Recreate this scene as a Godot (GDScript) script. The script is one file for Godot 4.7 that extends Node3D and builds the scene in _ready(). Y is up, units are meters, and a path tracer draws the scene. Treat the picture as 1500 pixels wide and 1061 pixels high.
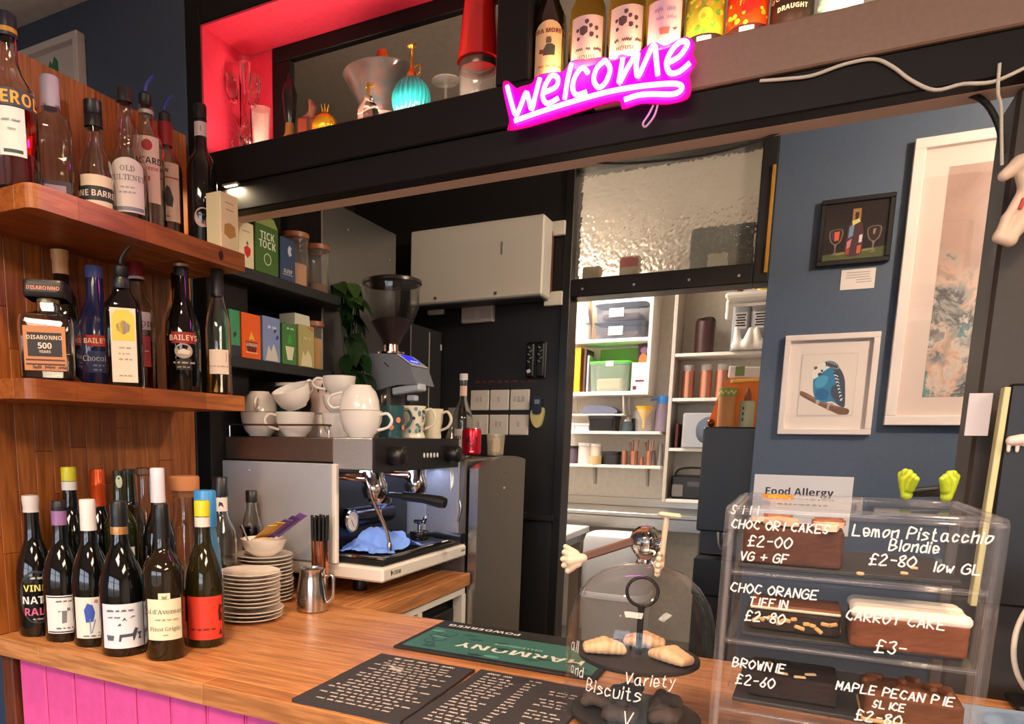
extends Node3D
# A cafe bar: wooden counter and shelves of bottles, coffee machine, neon sign, kitchen doorway.

var names_used := {}
var mat_cache := {}
var mesh_cache := {}
var rng := RandomNumberGenerator.new()
var sans: SystemFont
var serif: SystemFont
var grain_tex: Texture2D
var fine_tex: Texture2D
var bump_tex: Texture2D

class MB:
	var v := PackedVector3Array()
	var n := PackedVector3Array()
	var u := PackedVector2Array()
	var ix := PackedInt32Array()
	func poly(p: Array, out: Vector3) -> void:
		var nn: Vector3 = (p[2] - p[0]).cross(p[1] - p[0]).normalized()
		if nn.dot(out) < 0.0:
			p = p.duplicate()
			p.reverse()
			nn = -nn
		var b := v.size()
		for q in p:
			v.append(q); n.append(nn); u.append(Vector2(q.x, q.y))
		for i in range(1, p.size() - 1):
			ix.append_array([b, b + i, b + i + 1])
	func vert(p: Vector3, nn: Vector3, uv := Vector2.ZERO) -> int:
		v.append(p); n.append(nn); u.append(uv)
		return v.size() - 1
	func quad(a: int, b: int, c: int, d: int) -> void:
		ix.append_array([a, b, c, a, c, d])
	func add(m: Mesh, t := Transform3D()) -> MB:
		for s in m.get_surface_count():
			var a := m.surface_get_arrays(s)
			var base := v.size()
			var vs: PackedVector3Array = a[Mesh.ARRAY_VERTEX]
			var ns: PackedVector3Array = a[Mesh.ARRAY_NORMAL]
			for i in vs.size():
				v.append(t * vs[i]); n.append((t.basis * ns[i]).normalized()); u.append(Vector2.ZERO)
			if a[Mesh.ARRAY_INDEX] == null:
				for i in vs.size(): ix.append(base + i)
			else:
				for i in a[Mesh.ARRAY_INDEX]: ix.append(base + i)
		return self
	func mesh() -> ArrayMesh:
		var a := []
		a.resize(Mesh.ARRAY_MAX)
		a[Mesh.ARRAY_VERTEX] = v; a[Mesh.ARRAY_NORMAL] = n; a[Mesh.ARRAY_TEX_UV] = u; a[Mesh.ARRAY_INDEX] = ix
		var m := ArrayMesh.new()
		m.add_surface_from_arrays(Mesh.PRIMITIVE_TRIANGLES, a)
		return m

# ---------- nodes ----------
func numbered(n: String) -> String:
	if not names_used.has(n):
		names_used[n] = 0
		return n
	names_used[n] += 1
	return "%s_%03d" % [n, names_used[n]]
func tag(o: Node, label: String, category: String, group := "", kind := "") -> void:
	o.set_meta("label", label); o.set_meta("category", category)
	if group: o.set_meta("group", group)
	if kind: o.set_meta("kind", kind)
func thing(called: String, label: String, category: String, at := Vector3.ZERO, turn := 0.0, group := "") -> Node3D:
	var o := Node3D.new()
	o.name = numbered(called)
	add_child(o)
	o.position = at
	o.rotation_degrees.y = turn
	tag(o, label, category, group)
	return o
func part(parent: Node, called: String, m: Mesh, mt: Material, at := Vector3.ZERO, rot := Vector3.ZERO) -> MeshInstance3D:
	var o := MeshInstance3D.new()
	o.name = called
	o.mesh = m
	o.material_override = mt
	parent.add_child(o, true)
	o.position = at
	o.rotation_degrees = rot
	return o
func solo(called: String, label: String, category: String, m: Mesh, mt: Material, at := Vector3.ZERO, turn := 0.0, group := "") -> MeshInstance3D:
	var o := part(self, numbered(called), m, mt, at, Vector3(0, turn, 0))
	tag(o, label, category, group)
	return o
func struct(called: String, m: Mesh, mt: Material, at := Vector3.ZERO, rot := Vector3.ZERO) -> MeshInstance3D:
	var o := part(self, called, m, mt, at, rot)
	o.set_meta("kind", "structure")
	return o

# ---------- materials ----------
func C(r: float, g: float, b: float) -> Color:
	return Color(r / 255.0, g / 255.0, b / 255.0)
func pm(col: Color, rough := 0.5, metal := 0.0, spec := 0.5, coat := 0.0) -> StandardMaterial3D:
	var k := "%s %s %s %s %s" % [col, rough, metal, spec, coat]
	if not mat_cache.has(k):
		var m := StandardMaterial3D.new()
		m.albedo_color = col; m.roughness = rough; m.metallic = metal; m.metallic_specular = spec
		if coat > 0.0:
			m.clearcoat_enabled = true; m.clearcoat = coat; m.clearcoat_roughness = 0.05
		mat_cache[k] = m
	return mat_cache[k]
func pane(col: Color, a: float, rough := 0.02, spec := 0.5) -> StandardMaterial3D:
	var k := "pane %s %s %s %s" % [col, a, rough, spec]
	if not mat_cache.has(k):
		var m := StandardMaterial3D.new()
		m.albedo_color = Color(col.r, col.g, col.b, a); m.roughness = rough; m.metallic_specular = spec
		m.transparency = BaseMaterial3D.TRANSPARENCY_ALPHA
		m.cull_mode = BaseMaterial3D.CULL_DISABLED
		mat_cache[k] = m
	return mat_cache[k]
func solid_glass(col: Color, scale := 0.05, rough := 0.0, a := 0.0) -> StandardMaterial3D:
	var k := "solid %s %s %s %s" % [col, scale, rough, a]
	if not mat_cache.has(k):
		var m := StandardMaterial3D.new()
		m.albedo_color = Color(col.r, col.g, col.b, a); m.roughness = rough
		m.refraction_enabled = true; m.refraction_scale = scale
		m.transparency = BaseMaterial3D.TRANSPARENCY_ALPHA
		mat_cache[k] = m
	return mat_cache[k]
func glow(col: Color, energy: float) -> StandardMaterial3D:
	var k := "glow %s %s" % [col, energy]
	if not mat_cache.has(k):
		var m := StandardMaterial3D.new()
		m.albedo_color = col; m.roughness = 0.4
		m.emission_enabled = true; m.emission = col; m.emission_energy_multiplier = energy
		mat_cache[k] = m
	return mat_cache[k]
func wood(col: Color, axis: int, rough := 0.42) -> StandardMaterial3D:
	var k := "wood %s %d %s" % [col, axis, rough]
	if not mat_cache.has(k):
		var m := StandardMaterial3D.new()
		m.albedo_color = col; m.roughness = rough; m.albedo_texture = grain_tex
		m.uv1_triplanar = true; m.uv1_world_triplanar = true
		var s := Vector3(9, 9, 9)
		s[axis] = 0.75
		m.uv1_scale = s
		mat_cache[k] = m
	return mat_cache[k]
func rough_mat(col: Color, rough: float, scale: float, metal := 0.0) -> StandardMaterial3D:
	var k := "rough %s %s %s %s" % [col, rough, scale, metal]
	if not mat_cache.has(k):
		var m := StandardMaterial3D.new()
		m.albedo_color = col; m.roughness = rough; m.albedo_texture = fine_tex; m.metallic = metal
		m.uv1_triplanar = true; m.uv1_world_triplanar = true
		m.uv1_scale = Vector3.ONE * scale
		mat_cache[k] = m
	return mat_cache[k]
func ramp(stops: Array) -> Gradient:
	var g := Gradient.new()
	g.offsets = PackedFloat32Array(); g.colors = PackedColorArray()
	for s in stops: g.add_point(s[0], s[1])
	return g
func noise_tex(freq: float, g: Gradient, size := 512, kind := FastNoiseLite.TYPE_SIMPLEX_SMOOTH, octaves := 4, as_bump := false) -> NoiseTexture2D:
	var t := NoiseTexture2D.new()
	var f := FastNoiseLite.new()
	f.seed = 7; f.noise_type = kind; f.frequency = freq; f.fractal_octaves = octaves
	t.noise = f; t.width = size; t.height = size; t.seamless = true
	if as_bump:
		t.as_normal_map = true; t.bump_strength = 12.0
	else:
		t.color_ramp = g
	return t

# ---------- meshes ----------
func box(s: Vector3, b := 0.0015) -> ArrayMesh:
	var k := "box %s %s" % [s, b]
	if mesh_cache.has(k): return mesh_cache[k]
	var m := MB.new()
	var h := s * 0.5
	b = minf(b, minf(h.x, minf(h.y, h.z)) * 0.9)
	for ax in 3:
		var a1 := (ax + 1) % 3
		var a2 := (ax + 2) % 3
		for sg in [-1.0, 1.0]:
			var pts := []
			for q in [[-1, -1], [1, -1], [1, 1], [-1, 1]]:
				var p := Vector3.ZERO
				p[ax] = h[ax] * sg; p[a1] = (h[a1] - b) * q[0]; p[a2] = (h[a2] - b) * q[1]
				pts.append(p)
			var o := Vector3.ZERO
			o[ax] = sg
			m.poly(pts, o)
	for ax in 3:
		var a1 := (ax + 1) % 3
		var a2 := (ax + 2) % 3
		for s1 in [-1.0, 1.0]:
			for s2 in [-1.0, 1.0]:
				var pts := []
				for q in [[-1, 0], [1, 0], [1, 1], [-1, 1]]:
					var p := Vector3.ZERO
					p[ax] = (h[ax] - b) * q[0]
					p[a1] = s1 * (h[a1] - (b if q[1] == 0 else 0.0)); p[a2] = s2 * (h[a2] - (0.0 if q[1] == 0 else b))
					pts.append(p)
				var o := Vector3.ZERO
				o[a1] = s1; o[a2] = s2
				m.poly(pts, o)
	for sx in [-1.0, 1.0]:
		for sy in [-1.0, 1.0]:
			for sz in [-1.0, 1.0]:
				var c := Vector3(sx * h.x, sy * h.y, sz * h.z)
				var d := Vector3(sx, sy, sz)
				m.poly([c - Vector3(0, d.y * b, d.z * b), c - Vector3(d.x * b, 0, d.z * b), c - Vector3(d.x * b, d.y * b, 0)], d)
	mesh_cache[k] = m.mesh()
	return mesh_cache[k]
func boxm(m: MB, a: Vector3, b: Vector3, bev := 0.001) -> void:
	m.add(box((b - a).abs(), bev), Transform3D(Basis(), (a + b) * 0.5))
func span(a: Vector3, b: Vector3, bev := 0.0015) -> ArrayMesh:
	var m := MB.new()
	boxm(m, a, b, bev)
	return m.mesh()

# profile of Vector2(radius, height) from bottom to top; e > 2 squares the section
func lathe(prof: Array, segs := 28, e := 2.0, sx := 1.0, sz := 1.0, arc := TAU) -> ArrayMesh:
	var m := MB.new()
	var sn := []
	for i in prof.size() - 1:
		var d: Vector2 = prof[i + 1] - prof[i]
		sn.append(Vector2(d.y, -d.x).normalized())
	for i in prof.size() - 1:
		var n0: Vector2 = sn[i]
		var n1: Vector2 = sn[i]
		if i > 0 and sn[i - 1].dot(sn[i]) > 0.7: n0 = (sn[i - 1] + sn[i]).normalized()
		if i < sn.size() - 1 and sn[i + 1].dot(sn[i]) > 0.7: n1 = (sn[i + 1] + sn[i]).normalized()
		if prof[i].is_equal_approx(prof[i + 1]): continue
		var base := m.v.size()
		for j in segs + 1:
			var a := arc * j / segs - (arc - TAU * 0.0) * 0.0
			var c := cos(a); var s := sin(a)
			var px := signf(c) * pow(absf(c), 2.0 / e); var pz := signf(s) * pow(absf(s), 2.0 / e)
			var nx := signf(c) * pow(absf(c), 2.0 - 2.0 / e) / sx; var nz := signf(s) * pow(absf(s), 2.0 - 2.0 / e) / sz
			var nl := Vector2(nx, nz).normalized()
			for q in 2:
				var p: Vector2 = prof[i + q]
				var nn := n0 if q == 0 else n1
				m.vert(Vector3(p.x * px * sx, p.y, p.x * pz * sz), Vector3(nl.x * nn.x, nn.y, nl.y * nn.x).normalized(), Vector2(float(j) / segs, p.y))
		for j in segs:
			var b := base + j * 2
			m.quad(b, b + 2, b + 3, b + 1)
	return m.mesh()
func P2(a: Array) -> Array:
	var o := []
	for i in range(0, a.size(), 2): o.append(Vector2(a[i], a[i + 1]))
	return o
func smooth(pts: Array, n := 4, closed := false) -> Array:
	var o := []
	var c := pts.size()
	var last := c if closed else c - 1
	for i in last:
		var a = pts[(i - 1 + c) % c] if closed or i > 0 else pts[0]
		var b = pts[i]
		var d = pts[(i + 1) % c]
		var f = pts[(i + 2) % c] if closed or i + 2 < c else pts[c - 1]
		for k in n:
			var t := float(k) / n
			o.append(0.5 * ((2.0 * b) + (d - a) * t + (2.0 * a - 5.0 * b + 4.0 * d - f) * t * t + (3.0 * b - a - 3.0 * d + f) * t * t * t))
	if not closed: o.append(pts[c - 1])
	return o
func tube(pts: Array, r, segs := 8, closed := false) -> ArrayMesh:
	var m := MB.new()
	var c := pts.size()
	var up := Vector3(0.13, 0.97, 0.21).normalized()
	var rings := []
	for i in c:
		var t: Vector3
		if closed: t = (pts[(i + 1) % c] - pts[(i - 1 + c) % c])
		else: t = pts[mini(i + 1, c - 1)] - pts[maxi(i - 1, 0)]
		t = t.normalized()
		var x := up.cross(t)
		if x.length() < 0.01: x = Vector3.RIGHT.cross(t)
		x = x.normalized()
		up = t.cross(x)
		var rr: float = r[i] if r is Array else r
		var base := m.v.size()
		for j in segs + 1:
			var a := TAU * j / segs
			var d := x * cos(a) + up * sin(a)
			m.vert(pts[i] + d * rr, d, Vector2(float(j) / segs, i))
		rings.append(base)
	for i in (c if closed else c - 1):
		var a: int = rings[i]; var b: int = rings[(i + 1) % c]
		for j in segs: m.quad(a + j, b + j, b + j + 1, a + j + 1)
	if not closed:
		for e in [0, c - 1]:
			var t: Vector3 = (pts[1] - pts[0]) * -1.0 if e == 0 else pts[c - 1] - pts[c - 2]
			var ring := []
			for j in segs: ring.append(m.v[rings[e] + j])
			m.poly(ring, t)
	return m.mesh()
# outline in x,y pushed out along z
func prism(poly: Array, z0: float, z1: float, soft := false) -> ArrayMesh:
	var m := MB.new()
	var pk := PackedVector2Array(poly)
	if not Geometry2D.is_polygon_clockwise(pk): pk.reverse()
	var tr := Geometry2D.triangulate_polygon(pk)
	for i in range(0, tr.size(), 3):
		for z in [z0, z1]:
			var t := []
			for k in 3: t.append(Vector3(pk[tr[i + k]].x, pk[tr[i + k]].y, z))
			m.poly(t, Vector3(0, 0, signf(z - (z0 + z1) * 0.5)))
	var c := pk.size()
	for i in c:
		var a := pk[i]; var b := pk[(i + 1) % c]
		var d := (b - a).normalized()
		var o := Vector3(-d.y, d.x, 0)
		m.poly([Vector3(a.x, a.y, z0), Vector3(b.x, b.y, z0), Vector3(b.x, b.y, z1), Vector3(a.x, a.y, z1)], o)
	return m.mesh()
func disc_poly(rx: float, ry: float, n := 24, at := Vector2.ZERO) -> Array:
	var o := []
	for i in n: o.append(at + Vector2(cos(TAU * i / n) * rx, sin(TAU * i / n) * ry))
	return o
func rrect(w: float, h: float, r: float, n := 4) -> Array:
	var o := []
	for q in 4:
		var c := Vector2((w / 2 - r) * [1, -1, -1, 1][q], (h / 2 - r) * [1, 1, -1, -1][q])
		for i in n + 1:
			var a := PI / 2 * (q + float(i) / n)
			o.append(c + Vector2(cos(a), sin(a)) * r)
	return o
# flat picture with uv over it, facing +z
func picture(w: float, h: float) -> ArrayMesh:
	var m := MB.new()
	for p in [[-1, -1, 0, 1], [1, -1, 1, 1], [1, 1, 1, 0], [-1, 1, 0, 0]]:
		m.vert(Vector3(p[0] * w / 2, p[1] * h / 2, 0), Vector3(0, 0, 1), Vector2(p[2], p[3]))
	m.quad(0, 3, 2, 1)
	return m.mesh()
# curved sheet on a cylinder of radius r facing +z, half angle in radians
func wrap_label(r: float, y0: float, y1: float, half: float, n := 14) -> ArrayMesh:
	var m := MB.new()
	for i in n + 1:
		var a := lerpf(-half, half, float(i) / n)
		var d := Vector3(sin(a), 0, cos(a))
		m.vert(d * r + Vector3(0, y0, 0), d, Vector2(float(i) / n, 1)); m.vert(d * r + Vector3(0, y1, 0), d, Vector2(float(i) / n, 0))
	for i in n: m.quad(i * 2, i * 2 + 1, i * 2 + 3, i * 2 + 2)
	return m.mesh()
func bend(src: Mesh, r: float) -> ArrayMesh:
	var m := MB.new()
	m.add(src)
	for i in m.v.size():
		var p := m.v[i]
		var a := p.x / r
		m.v[i] = Vector3(sin(a) * (r + p.z), p.y, cos(a) * (r + p.z))
		m.n[i] = m.n[i].rotated(Vector3.UP, a)
	return m.mesh()
func letters(text: String, high: float, font: Font = null, wide := 1.0) -> ArrayMesh:
	var k := "text %s %s %s %s" % [text, high, font == serif, wide]
	if mesh_cache.has(k): return mesh_cache[k]
	var t := TextMesh.new()
	t.text = text
	t.font = font if font else sans
	t.font_size = 24
	t.pixel_size = high / 17.0
	t.depth = 0.0
	t.curve_step = 2.0
	var m := MB.new()
	m.add(t, Transform3D(Basis.from_scale(Vector3(wide, 1, 1)), Vector3.ZERO))
	mesh_cache[k] = m.mesh()
	return mesh_cache[k]

# ---------- one-stroke hand lettering: two digits a point, baseline at y = 2 ----------
const HAND := {
	"A": "02 28 42/14 34", "B": "02 08 28 37 25 05/25 44 33 22 02", "C": "47 28 17 04 13 32 43", "D": "02 08 28 46 43 22 02", "E": "48 08 02 42/05 35", "F": "48 08 02/05 35",
	"G": "47 28 06 03 22 43 45 25", "H": "02 08/42 48/05 45", "I": "22 28", "K": "02 08/48 05 42", "L": "08 02 42", "M": "02 08 24 48 42", "N": "02 08 42 48", "O": "28 06 04 22 44 46 28",
	"P": "02 08 28 47 35 05", "R": "02 08 28 47 35 05 42", "S": "47 28 17 15 34 33 22 03", "T": "08 48/28 22", "U": "08 03 22 43 48", "V": "08 22 48", "W": "08 12 26 32 48", "Y": "08 25 48/25 22",
	"a": "36 16 04 12 33 36 33 42", "b": "08 02 22 34 26 05", "c": "35 16 04 12 33", "d": "35 16 04 12 33/38 32", "e": "04 34 26 06 04 12 33", "f": "37 28 12/05 25", "g": "35 16 04 13 34/36 31 10 01",
	"h": "08 02/05 26 36 32", "i": "06 02/08 07", "k": "08 02/36 04 32", "l": "08 02", "m": "02 06/05 16 22/25 36 42", "n": "02 06/05 26 36 32", "o": "16 04 12 34 36 16", "p": "06 00/05 26 34 12 03",
	"r": "02 06/04 16 26", "s": "35 16 05 24 33 12 02", "t": "18 13 22 32/06 26", "u": "06 03 12 33 36/33 32", "v": "06 12 36", "w": "06 12 24 32 46", "y": "06 14/36 10 00", "y2": "",
	"0": "28 06 04 22 44 46 28", "2": "07 28 37 36 02 42", "3": "07 28 37 25 34 22 03", "6": "38 15 03 22 34 15", "8": "37 28 07 15 34 33 22 03 15 37", "£": "47 28 17 12 02 42/05 35", "-": "05 35", "+": "05 45/27 23", ".": "02 03", ",": "12 01"}
func hand(text: String, high: float, thick: float, slant := 0.12, wobble := 0.18) -> ArrayMesh:
	var m := MB.new()
	var x := 0.0
	var u := high / 6.0
	for ch in text:
		if ch == " ":
			x += 3.0 * u
			continue
		var g: String = HAND.get(ch, "02 08 48 42")
		var wmax := 0
		for st in g.split("/"):
			var pts := []
			for pr in st.split(" "):
				if pr.length() < 2: continue
				wmax = maxi(wmax, int(pr[0]))
				var yy := float(int(pr[1]) - 2) + rng.randf_range(-wobble, wobble)
				pts.append(Vector2(x + (float(int(pr[0])) * 0.85 + yy * slant + rng.randf_range(-wobble, wobble)) * u, yy * u))
			if pts.size() > 1: stroke(m, smooth(pts, 3) if pts.size() > 2 and not ch in "AEFHIKLMNTVWYkvw" else pts, thick)
		x += (wmax * 0.85 + 1.5) * u
	for i in m.v.size(): m.v[i].x -= x * 0.5
	return m.mesh()
func stroke(m: MB, pts: Array, thick: float) -> void:
	for i in pts.size() - 1:
		var a: Vector2 = pts[i]; var b: Vector2 = pts[i + 1]
		if a.distance_to(b) < 1e-6: continue
		var d := (b - a).normalized()
		var s := Vector2(-d.y, d.x) * thick * 0.5
		a -= d * thick * 0.25; b += d * thick * 0.25
		var z := m.v.size() * 8e-7  # each dab of paint lies a hair over the last
		m.poly([Vector3(a.x + s.x, a.y + s.y, z), Vector3(b.x + s.x, b.y + s.y, z), Vector3(b.x - s.x, b.y - s.y, z), Vector3(a.x - s.x, a.y - s.y, z)], Vector3(0, 0, 1))
func scribble(wide: float, high: float, thick: float) -> ArrayMesh:
	var m := MB.new()
	var x := -wide / 2
	while x < wide / 2:
		var w := rng.randf_range(0.5, 1.4) * high * 2.2
		var pts := []
		var n := int(w / high * 3.2) + 3
		for i in n: pts.append(Vector2(x + w * i / n, (high * rng.randf_range(0.25, 0.55) if i % 2 else -high * rng.randf_range(0.2, 0.5))))
		stroke(m, smooth(pts, 2), thick)
		x += w + high * 0.7
	return m.mesh()

# ---------- smooth bodies from tapered bones, as surface nets ----------
# bones: [a: Vector3, b: Vector3, ra, rb]
func blob(bones: Array, cell: float, k: float) -> ArrayMesh:
	var lo := Vector3.ONE * 1e9
	var hi := -lo
	for b in bones:
		var r: float = maxf(b[2], b[3]) + cell * 2.5
		for q in 2:
			lo = lo.min(b[q] - Vector3.ONE * r); hi = hi.max(b[q] + Vector3.ONE * r)
	var nx := int((hi.x - lo.x) / cell) + 2; var ny := int((hi.y - lo.y) / cell) + 2; var nz := int((hi.z - lo.z) / cell) + 2
	var f := PackedFloat32Array()
	f.resize(nx * ny * nz)
	f.fill(1.0)
	for b in bones:
		var r: float = maxf(b[2], b[3]) + cell * 2.5 + k
		var l: Vector3 = ((b[0].min(b[1]) - Vector3.ONE * r - lo) / cell).floor(); var h: Vector3 = ((b[0].max(b[1]) + Vector3.ONE * r - lo) / cell).ceil()
		var ab: Vector3 = b[1] - b[0]
		var ll := maxf(ab.length_squared(), 1e-12)
		for z in range(maxi(0, int(l.z)), mini(nz, int(h.z) + 1)):
			for y in range(maxi(0, int(l.y)), mini(ny, int(h.y) + 1)):
				for x in range(maxi(0, int(l.x)), mini(nx, int(h.x) + 1)):
					var p := lo + Vector3(x, y, z) * cell
					var t := clampf((p - b[0]).dot(ab) / ll, 0.0, 1.0)
					var d: float = p.distance_to(b[0] + ab * t) - lerpf(b[2], b[3], t)
					var i := x + nx * (y + ny * z)
					var o := f[i]
					var g := clampf(0.5 + 0.5 * (o - d) / k, 0.0, 1.0)
					f[i] = lerpf(o, d, g) - k * g * (1.0 - g) if o < 0.9 else minf(o, d)
	var m := MB.new()
	var id := {}
	var st := [1, nx, nx * ny]
	for z in nz - 1:
		for y in ny - 1:
			for x in nx - 1:
				var i := x + nx * (y + ny * z)
				var s := 0
				var acc := Vector3.ZERO
				var cnt := 0
				for e in 8:
					if f[i + (e & 1) + nx * ((e >> 1) & 1) + nx * ny * (e >> 2)] < 0.0: s += 1
				if s == 0 or s == 8: continue
				var gr := Vector3.ZERO
				for e in 8:
					var o1 := Vector3(e & 1, (e >> 1) & 1, e >> 2)
					var v1 := f[i + (e & 1) + nx * ((e >> 1) & 1) + nx * ny * (e >> 2)]
					gr += (o1 - Vector3.ONE * 0.5) * v1
					for ax in 3:
						if o1[ax] > 0.5: continue
						var v2 := f[i + (e & 1) + nx * ((e >> 1) & 1) + nx * ny * (e >> 2) + st[ax]]
						if (v1 < 0.0) != (v2 < 0.0):
							var q := o1
							q[ax] = v1 / (v1 - v2)
							acc += q
							cnt += 1
				id[i] = m.vert(lo + (Vector3(x, y, z) + acc / cnt) * cell, gr.normalized())
	for i in id:
		for ax in 3:
			var v1 := f[i]
			var v2 := f[i + st[ax]]
			if (v1 < 0.0) == (v2 < 0.0): continue
			var b: int = st[(ax + 1) % 3]; var c: int = st[(ax + 2) % 3]
			if not (id.has(i - b) and id.has(i - c) and id.has(i - b - c)): continue
			if v1 < 0.0: m.quad(id[i], id[i - c], id[i - b - c], id[i - b])
			else: m.quad(id[i], id[i - b], id[i - b - c], id[i - c])
	return m.mesh()

func _ready() -> void:
	rng.seed = 11
	# ---- camera ----
	var cam := Camera3D.new()
	cam.name = "camera"
	add_child(cam)
	cam.projection = Camera3D.PROJECTION_FRUSTUM
	cam.near = 0.05; cam.far = 60.0
	var f := 1062.786
	cam.size = 0.05 * 1061.0 / f
	cam.frustum_offset = Vector2(0.05 * (750.0 - 592.268) / f, 0.05 * (806.273 - 530.5) / f)
	cam.position = Vector3(0, 1.5, 0)
	cam.rotation = Vector3(deg_to_rad(-8.7376), deg_to_rad(28.3196), deg_to_rad(0.79569))
	cam.current = true
	# ---- sky and exposure ----
	var env := Environment.new()
	env.tonemap_mode = Environment.TONE_MAPPER_LINEAR
	env.tonemap_exposure = 1.35
	env.background_mode = Environment.BG_SKY
	var sky := Sky.new()
	var sm := ProceduralSkyMaterial.new()
	sm.sky_top_color = Color(0.72, 0.8, 0.92); sm.sky_horizon_color = Color(0.9, 0.93, 0.97)
	sm.ground_bottom_color = Color(0.35, 0.34, 0.33); sm.ground_horizon_color = Color(0.6, 0.6, 0.6)
	sky.sky_material = sm
	env.sky = sky
	env.background_energy_multiplier = 7.0
	env.sdfgi_enabled = true; env.ssao_enabled = true; env.ssil_enabled = true
	var we := WorldEnvironment.new()
	we.name = "world"
	we.environment = env
	add_child(we)
	# ---- shared textures ----
	sans = SystemFont.new()
	sans.font_names = PackedStringArray(["Droid Sans"])
	sans.font_weight = 700
	serif = SystemFont.new()
	serif.font_names = PackedStringArray(["Droid Serif"])
	grain_tex = noise_tex(0.012, ramp([[0.0, Color(0.74, 0.71, 0.68)], [0.4, Color(0.88, 0.86, 0.84)], [0.62, Color(1, 1, 1)], [1.0, Color(0.84, 0.81, 0.78)]]))
	fine_tex = noise_tex(0.03, ramp([[0.0, Color(0.94, 0.94, 0.94)], [0.5, Color(0.97, 0.97, 0.97)], [1.0, Color(1, 1, 1)]]))
	build_room()
	build_lamps()
	build_counter()
	build_shelves()
	build_beam()
	build_back_bar()
	build_kitchen()
	build_coffee()
	build_bottles()
	build_counter_things()
	build_tea()
	build_ledge_things()
	build_wall_things()
	build_case()

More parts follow.
